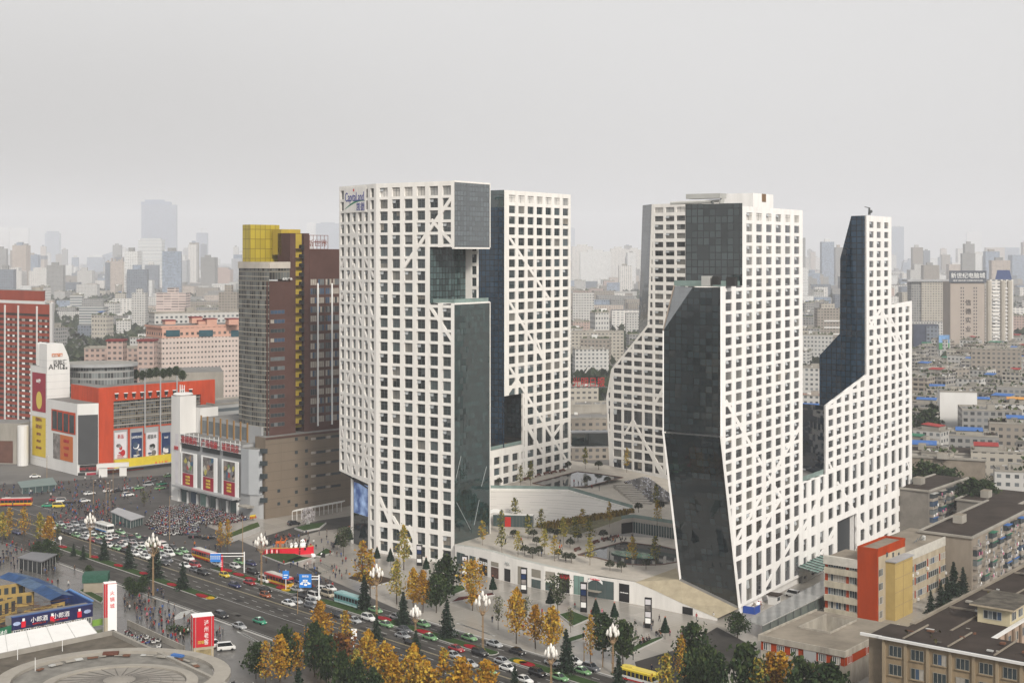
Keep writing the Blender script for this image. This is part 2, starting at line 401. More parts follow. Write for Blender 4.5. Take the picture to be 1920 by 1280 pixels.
def solid(root,pts,z0,z1,m,name,top=None):
 b=MB();b.prism(pts,z0,z1,m,top);return b.build(name,root)

M_ROOF=mat('roof_grey',(.20,.195,.185),.9,.25,.15)
M_DKROOF=mat('roof_dark',(.10,.09,.08),.9,.3,.12)
M_RAIL=glass('glass_rail',(.20,.27,.25),.15,1.5,0)
CW_TEAL=curtain('curtain_teal',(.016,.040,.040),(.003,.005,.006),1.5,1.9,.2,.03,2.2,.5)
CW_GREY=curtain('curtain_grey',(.060,.078,.084),(.014,.018,.02),1.55,1.55,.24,.04,2.3,.25)
CW_DARK=curtain('curtain_dark',(.015,.024,.028),(.003,.004,.005),1.75,1.75,.22,.03,1.7,.4)
CW_UPPER=curtain('curtain_upper',(.032,.044,.046),(.005,.007,.008),1.75,1.95,.24,.03,1.9,.45)
CW_BLUE=curtain('curtain_blue',(.010,.030,.055),(.002,.004,.008),1.8,1.9,.24,.03,1.6,.35)

def rail(root,pts,z,h=1.2,name='glass_rail',m=None):
 b=MB()
 for a,c in zip(pts,pts[1:]):
  a,c=V3((a[0],a[1],z)),V3((c[0],c[1],z));t=(c-a);nn=V3((t[1],-t[0],0)).normalized()*.05
  b.box(a,t,nn,UP*h,m or M_RAIL)
 return b.build(name,root)

# --- tower one: white front with a square bite out of its corner
P2=gp(852,1058);P2.z=0
t=-s_at(P2,U,705);P1=P2-U*t # front wall runs P1 -> P2 along U
LF=V3((.58,-.8146,0));LF.normalize();P0=P1-LF*24.6
sideL=s_at(P2,Vv,918) # glass side
ZT=z_at(P2,339);zc=z_at(P2,463.5);zb=z_at(P2,569.5)
T1=empty('office_tower','white gridded tower with a square bite out of its glazed corner','tower',None,P2)
pm1=pane_mats('t1',(.018,.028,.030),1.9)
fh=3.77;nrow=29
rows1=[(ZT-1.3-3.0-fh*i,ZT-1.3-fh*i-.1)for i in range(26)]
zr=rows1[-1][0];rows1+=[(zr-.9-4.7*(i+1)+.9,zr-.9-4.7*i)for i in range(3)]
rows1=[(a,b)for a,b in rows1 if a>8.2]
rows1+=[(4.4+.2,8.4),(.3,4.0)]
LS=t;cw=LS/6.18
cols1=grid(1.45,(LS-1.1)/6,6,3.3)
zl=10.0
sbite=t+s_at(P2,U,806) # distance from P1 at which the bite begins
pcs=[[(0,zc),(LS,zc),(LS,ZT),(0,ZT)],[(0,zb),(sbite,zb),(sbite,zc),(0,zc)],[(0,0),(LS,0),(LS,zb),(0,zb)]]
k=cols1
def cc(px,py,p0=P1,d=U): # (s, z) of a spot of the photograph on the wall p0 + s d
 s=s_at(p0,d,px);return(s,z_at(p0+d*s,py))
dg=[(cc(848,368),cc(757,500),1.05),(cc(808,412),cc(846,455),.95),(cc(806,575),cc(848,640),.95),(cc(709,928),cc(733,985),.95),(cc(765,985),cc(775,1010),.9),(cc(735,968),cc(790,1058),1.0)]
lattice(T1,P1,U,pcs,cols1,rows1,M_WHITE,pm1,.8,dg,.8,{(0,0),(1,0),(1,2),(2,2)},60,3,open_=.3,pale=(0,))
zfl=z_at(P0,882) # the overhang's lower edge rises to the left
colsL=grid(.95,(24.6-.6)/6,6,2.25)
lo=[cc(636,882,P0,LF),cc(690,907,P0,LF),cc(690,1015,P0,LF),cc(705,1020,P0,LF),cc(705,916,P0,LF)]
s6=cc(690,907,P0,LF)[0]
pcsL=[[(0,zfl),(s6,z_at(P0+LF*s6,907)),(s6,ZT),(0,ZT)],[(s6,.0),(24.6,.0),(24.6,ZT),(s6,ZT)]]
dl=[]
for(a,b2)in[((640,500),(652,460)),((652,460),(672,430)),((655,420),(700,520)),((640,560),(660,505)),((662,495),(700,600)),((640,620),(662,560)),((665,570),(703,680)),((655,700),(640,750)),((662,690),(704,790)),((640,800),(655,885)),((668,890),(690,830)),((676,835),(704,905)),((652,835),(668,885)),((642,830),(655,870))]:
 dl.append((cc(*a,P0,LF),cc(*b2,P0,LF),.8))
lattice(T1,P0,LF,pcsL,colsL,rows1,M_WHITE,pm1,.8,dl,.7,{(0,1),(1,3)},40,4,open_=.25)
P3=P2+Vv*sideL;Pb=P1+Vv*sideL # far corners
# the glazed side: upper block and lower shaft, white edge strips
def glazed(root,a,b,z0,z1,m,name='curtain_wall'):
 bb=MB();bb.wall(a,b,z0,z1,m);return bb.build(name,root)
e1=.02;M_STRUT=mat('strut_grey',(.30,.32,.32),.5,0)
glazed(T1,P2+U*e1,P3+U*e1,zc,ZT-.4,CW_GREY);glazed(T1,P2+U*e1,P3+U*e1,5,zb-.3,CW_TEAL)
bb=MB()
bb.box(P2-U*.9-Vv*.0+UP*(ZT-.4),U*1.0,Vv*sideL,UP*.5,M_WHITE);bb.box(P2-U*.9+UP*(zc-.5),U*1.0,Vv*sideL,UP*.5,M_WHITE);bb.box(P2-U*.9+UP*(zb-.3),U*1.0,Vv*sideL,UP*.5,M_WHITE)
bb.box(P3-U*.5+UP*5,U*.62,Vv*.35,UP*(zb-5),M_WHITE);bb.box(P3-U*.5+UP*zc,U*.62,Vv*.35,UP*(ZT-zc),M_WHITE)
for q0,z0,q1,z1 in((.6,26.5,3.2,33),(.8,19,8.2,9.5),(10.2,10.5,13,18),(14.2,22,17,28)):
 bb.tube(P2+U*.2+Vv*q0+UP*z0,P2+U*.2+Vv*q1+UP*z1,.10,.10,M_STRUT,5)
bb.build('edge_trim',T1)
# inside the bite: recessed glass wall, white strip with windows behind it, terrace floor with rail and plant
Pi=P1+U*sbite;Pj=Pi+Vv*sideL
glazed(T1,Pi+U*.02,Pj+U*.02,zb,zc,curtain('curtain_recess',(.050,.078,.078),(.010,.014,.015),1.6,1.9,.22,.12,1.35,.5),'recessed_curtain_wall')
Pk=Pj+U*s_at(Pj,U,895)
lattice(T1,Pj,U,[[(0,zb-30),((Pk-Pj).length,zb-30),((Pk-Pj).length,ZT-8),(0,ZT-8)]],[(2.4,5.6)],[(zb+1.2+fh*i,zb+3.9+fh*i)for i in range(6)],M_WHITE,pm1,.6,(),.4,(),6,9)
bd=MB()
bd.box(P1+Vv*.9+UP*.2,U*(sbite-.05),Vv*(sideL-.9),UP*(ZT-1.0),M_WHITE,M_ROOF)
bd.box(Pi+Vv*.9+UP*.2-U*.05,U*(LS-sbite-.0),Vv*(sideL-.9),UP*(zb-.6),M_WHITE,M_ROOF)
bd.box(Pi+Vv*.9+UP*(zc+.05)-U*.05,U*(LS-sbite),Vv*(sideL-.9),UP*(ZT-zc-1.1),M_WHITE,M_ROOF)
bd.prism([P0+V3((.6,.6,0)),P1+V3((.6,.9,0)),Pb,Pb-V3((16,-6,0))],zfl+4,ZT-.9,M_WHITE,M_ROOF)
bd.prism([Pb+Vv*.8,Pj+Vv*.8,Pk+Vv*.8-U*.3,Pk+Vv*1.6-U*.6,Pb+Vv*8],8,ZT-8,M_WHITE,M_ROOF)
bd.build('core_wall',T1)
rail(T1,[Pi+U*.5+Vv*1,P2-U*.5+Vv*.6,P3-U*.5],zb+.2)
# base: soffit, white column, screen of clouds, dark glass
pc0=P0+LF*(s_at(P0,LF,657))
bs=MB();bs.box(pc0+V3((0,1.2,0)),LF*1.3,V3((1,1.2,0)),UP*(zfl+5),M_WHITE)
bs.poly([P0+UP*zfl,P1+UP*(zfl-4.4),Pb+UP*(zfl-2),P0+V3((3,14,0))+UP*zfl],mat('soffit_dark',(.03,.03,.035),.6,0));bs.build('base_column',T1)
M_SCR=None
def screen_mat():
 m,nt,b=_nt('screen_clouds');N=nt.nodes;L=nt.links
 uv=N.new('ShaderNodeUVMap');no=N.new('ShaderNodeTexNoise');no.inputs['Scale'].default_value=.22;no.inputs['Detail'].default_value=5;L.new(uv.outputs[0],no.inputs['Vector'])
 r=N.new('ShaderNodeValToRGB');r.color_ramp.elements[0].position=.42;r.color_ramp.elements[0].color=(.02,.045,.13,1);r.color_ramp.elements[1].position=.68;r.color_ramp.elements[1].color=(.22,.30,.45,1)
 L.new(no.outputs[0],r.inputs[0]);L.new(r.outputs[0],b.inputs['Base Color']);L.new(r.outputs[0],b.inputs['Emission Color']);b.inputs['Emission Strength'].default_value=.45
 return m
sa=s_at(P0,LF,661);sb=s_at(P0,LF,689.5)
q0=P0+LF*sa+V3((.3,.9,0));q1=P0+LF*sb+V3((.3,.9,0))
b3=MB();b3.wall(q0,q1,z_at(q0,960),z_at(q0,903),screen_mat());b3.build('led_screen',T1)
b3=MB();b3.wall(q0,q1,.1,z_at(q0,960)-.05,CW_DARK);b3.build('entrance_glass',T1);b3=MB();b3.wall(q0,q1,z_at(q0,903)+.05,zfl+3,mat('screen_surround',(.02,.02,.025),.5,0));b3.build('screen_hood',T1)
# sign on the top left
def facet(s,z,off=.0):return P0+LF*s+V3((-.8146,-.58,0))*off+UP*z
sg=MB();s0,s1=s_at(P0,LF,645.5),s_at(P0,LF,687);z0_,z1_=z_at(P0,400),z_at(P0,353.5)
sg.box(facet(s0,z0_,.02),LF*(s1-s0),V3((-.8146,-.58,0))*.16,UP*(z1_-z0_),M_WHITE)
sgn=sg.build('sign_panel',T1)
MBL=mat('sign_blue',(.01,.02,.22),.4,0);MGR=mat('sign_green',(.01,.18,.09),.4,0);MRD=mat('sign_red',(.55,.01,.01),.4,0)
sm_=(s0+s1)/2
text('CapıtaLand',4.3,MBL,sgn,'lettering',facet(sm_-.2,z1_-4.6,.2),LF,sx=.66)
text('凯德',2.9,MBL,sgn,'lettering',facet(s1-3.6,z0_+.7,.2),LF,sx=.95)
sw=MB();prev=None
for i in range(9):
 tt=i/8;s=s0+.6+(s1-s0-1.2)*tt;z=z0_+1.2+2.6*math.sin(tt*math.pi*.62);wv=.12+.5*math.sin(math.pi*min(1,tt*1.02))
 cur=(facet(s,z-wv*.5,.22),facet(s,z+wv*.5,.22))
 if prev:sw.poly([prev[0],cur[0],cur[1],prev[1]],MGR)
 prev=cur
sw.build('swoosh',sgn);dt=MB();dt.box(facet(sm_-1.0,z1_-1.35,.2),LF*.7,V3((-.8146,-.58,0))*.06,UP*.8,MRD);dt.build('dot',sgn)

# --- tower two, behind it
R2=V3((110/2560*513,513,0));sL2=s_at(R2,-Vv,945.5);Q2=R2-Vv*sL2;Z2=z_at(R2,365)
T2=empty('office_tower','white gridded tower with a navy glass flank and a dark gap low down','tower',None,R2)
pm2=pane_mats('t2',(.014,.027,.031),1.8)
zt2=14.6
ng=z_at(Q2,742.5);s98=s_at(Q2,Vv,980);zq=z_at(Q2+Vv*s98,832)
rows2=[(Z2-1.2-3.0-3.78*i,Z2-1.2-3.78*i-.35)for i in range(22)]
rows2=[r for r in rows2 if r[0]>z_at(R2,786)+.2]+[(z_at(R2,y1),z_at(R2,y0))for y0,y1 in((790,819),(826.5,839.5),(845.5,858),(864.5,878))]
cols2=grid(3.0,(sL2-2.6)/7,7,4.1)
pc2=[[(0,ng),(sL2,ng),(sL2,Z2),(0,Z2)],[(s98,zt2),(sL2,zt2),(sL2,ng),(s98,ng)]]
c2=lambda x,y:cc(x,y,Q2,Vv)
dg2=[(c2(952,440),c2(1030,560),1.1),(c2(952,560),c2(1018,672),1.1),(c2(952,682),c2(1062,862),1.1),(c2(952,738),c2(975,705),1.0),(c2(988,800),c2(1015,845),1),(c2(1037,818),c2(1062,785),1),(c2(990,795),c2(1018,850),1),(c2(1000,620),c2(1018,668),1)]
lattice(T2,Q2,Vv,pc2,cols2,rows2,M_WHITE,pm2,.6,dg2,.9,{(0,0),(1,2)},90,5,open_=.12,pale=(0,))
La=26.
for nm,a,b_,z0,z1 in(('curtain_wall',Q2-U*La,Q2,zq,Z2-6),('top_curtain_wall',Q2-U*La,Q2,Z2-6,Z2)):
 glazed(T2,a-Vv*.02,b_-Vv*.02,z0,z1,CW_BLUE if nm=='curtain_wall' else CW_TEAL,nm)
bb=MB();bb.box(Q2-U*(La-.1)+Vv*.9+UP*ng,U*(La-1.0),Vv*(sL2-1.4),UP*(Z2-ng-.6),M_WHITE,M_ROOF)
bb.box(Q2-U*(La-.1)+Vv*(s98+.9)+UP*2,U*(La-1.0),Vv*(sL2-s98-1.4),UP*(ng-2.1),M_WHITE)
bb.build('core_wall',T2)
bb=MB();qa=Q2+Vv*(s98+.05);bb.wall(qa-U*La,qa-U*.3,10,ng,CW_DARK);bb.build('recess_glass',T2)
# low wing at its foot
W0=Q2+Vv*s_at(Q2,Vv,905);lw=(Q2+Vv*s98-W0).length
lattice(T2,W0,Vv,[[(0,zt2),(lw-.02,zt2),(lw-.02,zq),(0,zq)]],grid(1.2,5.7,8,3.9),rows2[-3:],M_WHITE,pm2,.8,(),.5,{(0,1)},10,6,open_=0)
bb=MB();bb.box(W0-U*22+Vv*.3+UP*8,U*21.2,Vv*(lw+1),UP*(zq-8.3),M_WHITE,mat('terrace_orange',(.28,.16,.09),.8,.2));bb.build('wing_wall',T2)
rail(T2,[W0-U*.6,Q2+Vv*s98-U*.6],zq)

# --- tower four (front right): dark leaning glass end, long white side
E4=gp(1505,1092);E4.z=0
s52=s_at(E4,-Vv,1352.5);C4=E4-Vv*s52 # the corner the glass and the white side share
ZU=z_at(E4,394.5);ZM=z_at(C4,537);s392=s_at(C4,Vv,1392)
T4=empty('leaning_tower','stepped white tower with a dark glass end leaning in towards its foot','tower',None,E4)
pm4=pane_mats('t4',(.026,.027,.032),3.4);pm4b=pane_mats('t4_low',(.016,.02,.024),1.7)
k4=lambda x,y:cc(x,y,C4,Vv)
sl0,zl0=k4(1352.5,817);sl1,zl1=k4(1387,1139)
pc4=[[(0,zl0),(s52,zl0),(s52,ZM),(0,ZM)],[(s392,ZM),(s52,ZM),(s52,ZU),(s392,ZU)],[(sl1,zl1),(s52,zl1),(s52,zl0),(0,zl0)]]
c0=[s_at(C4,Vv,x)for x in(1361,1380.5,1400,1418.5,1437,1455,1472.5,1489.5)]
cols4=[(a-.15,a+3.75)for a in c0]
zz=[ZU-1.6-2.97*i for i in range(40)]
rows4=[(z-2.08,z)for z in zz if z-2.08>24]
zl_=rows4[-1][0]-.95
for hgt in(3.1,3.0,5.0,5.6):rows4.append((zl_-hgt,zl_));zl_-=hgt+1.15
rows4=[(max(a,.4),b_)for a,b_ in rows4 if b_>1.5]
dg4=[(k4(1362,752),k4(1462,930),1.15),(k4(1503,795),k4(1372,1030),1.15),(k4(1462,862),k4(1500,800),1),(k4(1470,925),k4(1400,1040),1.1),(k4(1503,985),k4(1432,1105),1.15),(k4(1449,905),k4(1470,940),1)]
lattice(T4,C4,Vv,pc4,cols4,rows4,M_BRIGHT,pm4,.44,dg4,.8,{(0,0),(1,0),(2,2),(0,2)},98,7,open_=.42,pale=(0,))
A4=-U;wd4=s_at(C4,A4,1243.5)
D4=C4+A4*wd4 # left end of the dark face
g1=MB()
def up(p,z):return V3((p[0],p[1],z))
zf=z_at(D4,620);f2=C4+A4*s_at(C4,A4,1299)
lean=(sl1)*Vv
o_=-Vv*.03
def pu(p,z):return((p-D4).length,z)
g1.poly([up(D4+o_,zl0),up(C4+o_,zl0),up(C4+o_,ZM-.3),up(f2+o_,ZM-.3),up(D4+o_,zf)],CW_DARK,[pu(D4,zl0),pu(C4,zl0),pu(C4,ZM),pu(f2,ZM),pu(D4,zf)])
g1.build('curtain_wall',T4)
g1=MB();bk=D4+Vv*9+A4*(-1)
# folded corner facet, seen pale against the dark end
g1.poly([up(D4+o_,zf),up(f2+o_,ZM-.3),up(at(1264,535.5,368),ZM-.3)],CW_GREY,[(0,0),(9,14),(3,15)]);g1.build('chamfer_glass',T4)
g1=MB();kk=.88;zk=zl0-(zl0-zl1)*kk
DL=D4+lean*kk;CL=C4+lean
g1.poly([up(DL+o_,zk),up(CL+o_,zl1),up(C4+o_,zl0-.4),up(D4+o_,zl0-.4)],CW_DARK,[(0,zk),(wd4,zl1),(wd4,zl0),(0,zl0)]);g1.build('leaning_glass',T4)
g1=MB() # white edges of the glass end
def edge(a,b_,r=.38,m=M_BRIGHT):g1.tube(a,b_,r,r,m,4)
edge(up(D4+o_,zl0),up(DL+o_,zk));edge(up(D4,zl0),up(D4,zf),.22);edge(up(D4,zf),at(1264,535.5,368),.22,mat('edge_bronze',(.25,.2,.16),.5,0));edge(up(DL+o_,zk),up(CL+o_,zl1),.45,M_ROOF)
edge(up(C4-Vv*.1,ZM),up(C4-Vv*.1,zl0),.3);edge(up(C4-Vv*.1,zl0),up(CL-Vv*.1,zl1),.45)
g1.build('edge_trim',T4)
Cu=C4+Vv*s392
glazed(T4,Cu+A4*wd4-Vv*.03,Cu-Vv*.03,ZM,ZU+.8,CW_UPPER,'upper_curtain_wall')
bd=MB()
cp=[up(D4-A4*.3,zl0),up(C4+A4*.85,zl0),up(C4+A4*.85,ZM-.5),up(f2-A4*.4,ZM-.5),up(D4-A4*.3,zf-.6)];cp=[p+Vv*.5 for p in cp];cq=[p+Vv*(s52-.7)for p in cp]
for i in range(5):j=(i+1)%5;bd.poly([cp[j],cp[i],cq[i],cq[j]],M_ROOF if i==2 else M_BRIGHT)
bd.poly([cp[4],cp[3],cq[3],cq[4]],M_ROOF)
bd.box(Cu+A4*(wd4-.1)+Vv*.3+UP*(ZM-.4),-A4*(wd4-1),Vv*(s52-s392-.5),UP*(ZU-ZM),M_BRIGHT,M_ROOF)
B0,B1=D4+Vv*(s52-.5),C4+Vv*(s52-.5)
low=[up(DL+Vv*6+U*.6,0),up(CL+Vv*1.5-U*.9,0),up(E4-U*.9-Vv*.3,0),up(B0,0)];hi=[up(D4+Vv*1.2+U*.6,zl0),up(C4+Vv*1.2-U*.9,zl0),up(E4-U*.9-Vv*.3,zl0),up(B0,zl0)]
low[0].z=2
for i in range(4):j=(i+1)%4;bd.poly([low[i],low[j],hi[j],hi[i]],M_BRIGHT)
bd.build('core_wall',T4)
rail(T4,[at(1264,537,370),at(1264,537,370)+U*4,Cu-Vv*1.0-U*.3],ZM-.3,1.5)
# roof plant: lift housing, cleaning gantry
h0=at(1450,392,384);bx=MB();bx.box(up(h0,ZU-.2)-Vv*14,-U*9.5,Vv*14,UP*(z_at(h0,364)-ZU),M_BRIGHT);bx.box(up(h0,z_at(h0,380))+V3((-.05,0,0))-Vv*8+U*.02,U*.15,Vv*2.6,UP*2.2,mat('louvre_brown',(.2,.13,.08),.8,0));bx.build('lift_housing',T4)
bx=MB();pa=at(1285,388,372);M_STEEL=mat('grey_steel',(.42,.42,.40),.5,.1)
bx.box(up(pa,ZU-.2),U*13,Vv*4.5,UP*1.1,M_STEEL,M_ROOF);bx.box(at(1286,373,372),U*10.2,Vv*4,UP*1.3,M_STEEL);bx.tube(at(1257,381,372),at(1352,377,368),.45,.45,M_STEEL,6);bx.tube(at(1312,390,370),at(1312,377,370),.5,.5,M_STEEL,6);bx.tube(at(1352,384,368),at(1356,369,368),.7,.5,M_STEEL,6);bx.tube(at(1341,390,368),at(1334,377,368),.3,.3,M_MULL,5);bx.build('cleaning_gantry',T4)
bx=MB();pa=at(1315,536,356);bx.box(pa,U*2.4,Vv*2,UP*2.6,M_STEEL);bx.box(pa+U*3+UP*.3,U*1.8,Vv*1.6,UP*2.2,mat('plant_dark',(.04,.04,.04),.7,0));bx.box(pa+U*7,U*2.4,Vv*1.8,UP*2.4,mat('plant_dark',(.04,.04,.04),.7,0));bx.build('roof_plant',T4)

# --- tower five (far right) and the low block that joins it to four
s48=s_at(E4,Vv,1548);s24=s_at(E4,Vv,1624.5);s71=s_at(E4,Vv,1671.5);s10=s_at(E4,Vv,1710)
k5=lambda x,y:cc(x,y,E4,Vv)
Z5=k5(1625,404)[1];zA=k5(1624,702)[1];zB=k5(1548,760)[1];zR1=k5(1671.5,571)[1];zR2=k5(1710,564)[1];zLB=k5(1548,888)[1]
T5=empty('slender_tower','slender white tower with a faceted blue glass flank and slanting shoulder','tower',None,E4+Vv*s48)
pm5=pane_mats('t5',(.018,.02,.024),2.3)
pc5=[[(s24,zA),(s71,zA),(s71,Z5),(s24,Z5)],[(s48,zLB),(s24,zLB),(s24,zA),(s48,zB)],[(s71,zA),(s10,zA),(s10,zR2),(s71,zR1)],[(s24,zLB),(s10,zLB),(s10,zA),(s24,zA)]]
pc5b=[(0,0),(s10,0),(s10,zLB),(0,zLB)]
c5=[s_at(E4,Vv,x)for x in(1553.5,1568.8,1584,1599,1613.5,1630,1644,1658,1671.8,1685,1698)]
cols5=[(a+.05,a+4.3)for a in c5]
rows5=[(Z5-1.9-3.2*i-2.05,Z5-1.9-3.2*i)for i in range(24)]
PR5=E4+Vv*s10;rows5=[r for r in rows5 if r[0]>z_at(PR5,828)];rlow=[(z_at(PR5,y1),z_at(PR5,y0))for y0,y1 in((831,855),(863,878),(887,905),(918,937),(946,966),(975,997))];rows5.append(rlow[0])
dg5=[(k5(1630,615),k5(1655,575),1.1),(k5(1652,575),k5(1704,700),1.1),(k5(1630,600),k5(1660,660),1.1),(k5(1685,830),k5(1708,888),1.1),(k5(1553,862),k5(1565,892),1.1),(k5(1668,590),k5(1690,640),1)]
lattice(T5,E4,Vv,pc5,cols5,rows5,M_BRIGHT,pm5,.5,dg5,.9,{(0,0),(0,1),(1,0),(1,1),(2,0),(2,3),(3,0),(3,2),(3,3),(2,1)},80,8,open_=.2)
rl=rlow
c5l=[(s_at(E4,Vv,x),s_at(E4,Vv,x)+3.3)for x in(1505.5,1521.5,1538)]+cols5
ga,gb=k5(1570,1000)[0],k5(1606,1000)[0];gz=k5(1570,978)[1]
skipc={(ci,ri)for ci,(a,b_)in enumerate(c5l)for ri,(z0,z1)in enumerate(rl)if a<gb and b_>ga and z0<gz-1}
dg5l=[(k5(1571,905),k5(1640,1020),1.15),(k5(1503,1000),k5(1545,920),1.1),(k5(1525,1068),k5(1580,965),1.15),(k5(1708,945),k5(1684,1000),1.1),(k5(1700,862),k5(1708,890),1.)]
pl=[[(0,gz),(s10,gz),(s10,zLB),(0,zLB)],[(0,0),(ga,0),(ga,gz),(0,gz)],[(gb,0),(s10,0),(s10,gz),(gb,gz)]]
lattice(T5,E4,Vv,pl,c5l,rl,M_BRIGHT,pm4b,.6,dg5l,.7,{(0,2),(1,2),(2,2),(0,0)},18,12,skip=skipc,open_=.25)
g1=MB()
q=lambda x,y,Y:at(x,y,Y)
T_,A_,B_=up(E4+Vv*s24,Z5),up(E4+Vv*s24,zA),up(E4+Vv*s48,zB)

fp=lambda x,y,push=0.:(lambda b_:up(b_+Vv*push,z_at(b_,y)))(E4+Vv*s24-U*s_at(E4+Vv*s24,-U,x))
o1,o2,o3,o4,o5=fp(1596,405),fp(1572,485,1.6),fp(1572,625,1.6),fp(1531,667,2.6),fp(1531,868,2.6);f1,f2_=fp(1604,640),fp(1585,868)
def pf(*P):
 x=(P[1]-P[0]).normalized();nrm=x.cross(P[2]-P[0]).normalized();h=UP.cross(nrm).normalized()
 g1.poly(P,CW_BLUE,[(p.dot(h),p[2])for p in P])
pf(T_,o1,f1,f2_,up(E4+Vv*s24,f2_.z));pf(o1,o2,o3,f1);pf(f1,o3,o4,o5,f2_)
pf(B_,up(E4+Vv*s48,zLB-1),fp(1531,868,-20),fp(1531,745,-20))
g1.build('faceted_glass',T5)
bd=MB();bd.box(E4+Vv*(s24+3.2)-U*.9+UP*zLB,-U*5.5,Vv*(s71-s24-3.4),UP*(Z5-zLB-.6),M_BRIGHT,M_ROOF);bd.box(E4+Vv*(s71-.3)-U*.9+UP*1,-U*16,Vv*(s10-s71-.2),UP*(zR1-1.5),M_BRIGHT,M_ROOF)
bd.box(E4+Vv*.3-U*.9+UP*(.1),-U*15,Vv*(ga-.3),UP*(zLB-1.2),M_BRIGHT,M_ROOF);bd.box(E4+Vv*gb-U*.9+UP*(.1),-U*15,Vv*(s10-gb-.4),UP*(zLB-.6),M_BRIGHT,M_ROOF)
bd.box(E4+Vv*ga-U*.9+UP*gz,-U*15,Vv*(gb-ga),UP*(zLB-gz-.6),M_BRIGHT,M_ROOF);bd.box(E4+Vv*(ga+.05)-U*2.2,-U*.5,Vv*(gb-ga-.1),UP*(gz-.05),mat('portal_shade',(.03,.035,.04),.5,0));bd.build('core_wall',T5)  # near-black sheet inside the portal paints the shade of its depth
rail(T5,[E4+Vv*.5-U*.6,E4+Vv*(s48-.3)-U*.6],zLB,1.4)
bx=MB();pa=at(1630,403,450);bx.tube(pa,pa+UP*2.4,.45,.3,M_MULL,6);bx.tube(pa+UP*2.3,pa+UP*2.7-U*1.6,.16,.12,M_MULL,5);bx.lathe(pa+UP*.6+U*.5,[(.2,0),(.6,.3),(.5,1.0)],M_MULL);bx.build('roof_crane',T5)

# --- tower three, between and behind
D3=V3((.693,-.721,0))
L3=V3((0,0,0));L3=gp(1143,878,13.0);L3.z=0
T3=empty('office_tower','white gridded tower behind the leaning one with a sloping shoulder','tower',None,L3)
k3=lambda x,y:cc(x,y,L3,D3)
Z3=k3(1222,383)[1];sM=k3(1222,500)[0];sE=k3(1300,500)[0]
a1,a2,a3,a4_=k3(1214,609),k3(1146,692),k3(1136.5,745),k3(1143,878)
pm3=pane_mats('t3',(.018,.022,.026),1.9)
pc3=[[a1,(sE,a1[1]),(sE,Z3),(sM,Z3)],[a3,a4_,(sE,a4_[1]),(sE,a1[1]),a1,a2]]
pc3[1]=[a4_,(sE,12.0),(sE,a1[1]),a1,a2,a3]
c3=[k3(x,700)[0]for x in(1140.2,1150,1169,1188,1207.6,1227.5,1248,1268.3,1289)]
cols3=[(a,a+(4.1 if i else 1.0))for i,a in enumerate(c3)]
rows3=[(Z3-1.3-3.2*i-1.95,Z3-1.3-3.2*i)for i in range(25)]
rows3=[r for r in rows3 if r[0]>34];zz_=rows3[-1][0]-.95
for hgt in(5.0,2.1,2.1,2.3,2.8,3.2):rows3.append((zz_-hgt,zz_));zz_-=hgt+.95
dg3=[(k3(1170,815),k3(1185,790),.9),(k3(1185,785),k3(1240,890),1.0),(k3(1225,760),k3(1245,725),1.0),(k3(1200,815),k3(1255,905),1.)]
lattice(T3,L3,D3,pc3,cols3,rows3,M_WHITE,pm3,.5,dg3,.75,{(0,0),(0,1),(1,2),(1,1),(1,0)},90,14,open_=.3,pale=(0,))
g1=MB();n0=L3+D3*sM
t0,t1_=q(1205,385,n0.y+12),up(n0,Z3);t2,t3=q(1197,625,n0.y+12),up(L3+D3*a1[0],a1[1]-2)
g1.poly([t2,t3,t1_,t0],CW_GREY,[(0,t2.z),(10,t2.z),(10,t0.z),(0,t0.z)]);g1.build('side_glass',T3)
nb=V3((.721,.693,0));bd=MB()
bd.box(up(L3+D3*(sM+1)+nb*1.0,a1[1]),D3*(sE-sM-1),nb*14,UP*(Z3-a1[1]-.5),M_WHITE,M_ROOF);
w0=[up(L3+D3*a[0]+nb*.9,a[1])for a in(a4_,(sE,12.0),(sE,a1[1]),a1,a2,a3)];w1=[p+nb*13 for p in w0]
for i in range(6):j=(i+1)%6;bd.poly([w0[i],w0[j],w1[j],w1[i]],M_WHITE)
bd.build('core_wall',T3)
bx=MB();pa=at(1300,380,560);bx.box(up(pa,Z3-.4)-D3*6,D3*16,nb*8,UP*3.5,M_WHITE,M_ROOF);bx.build('roof_housing',T3)

# ---------------------------------------------------------------- boulevard, pavements, plaza decks
def sheet_px(name,px,z,m,label,dz=0):return sheet(name,[gp(x,y)for x,y in px],z,m,label)
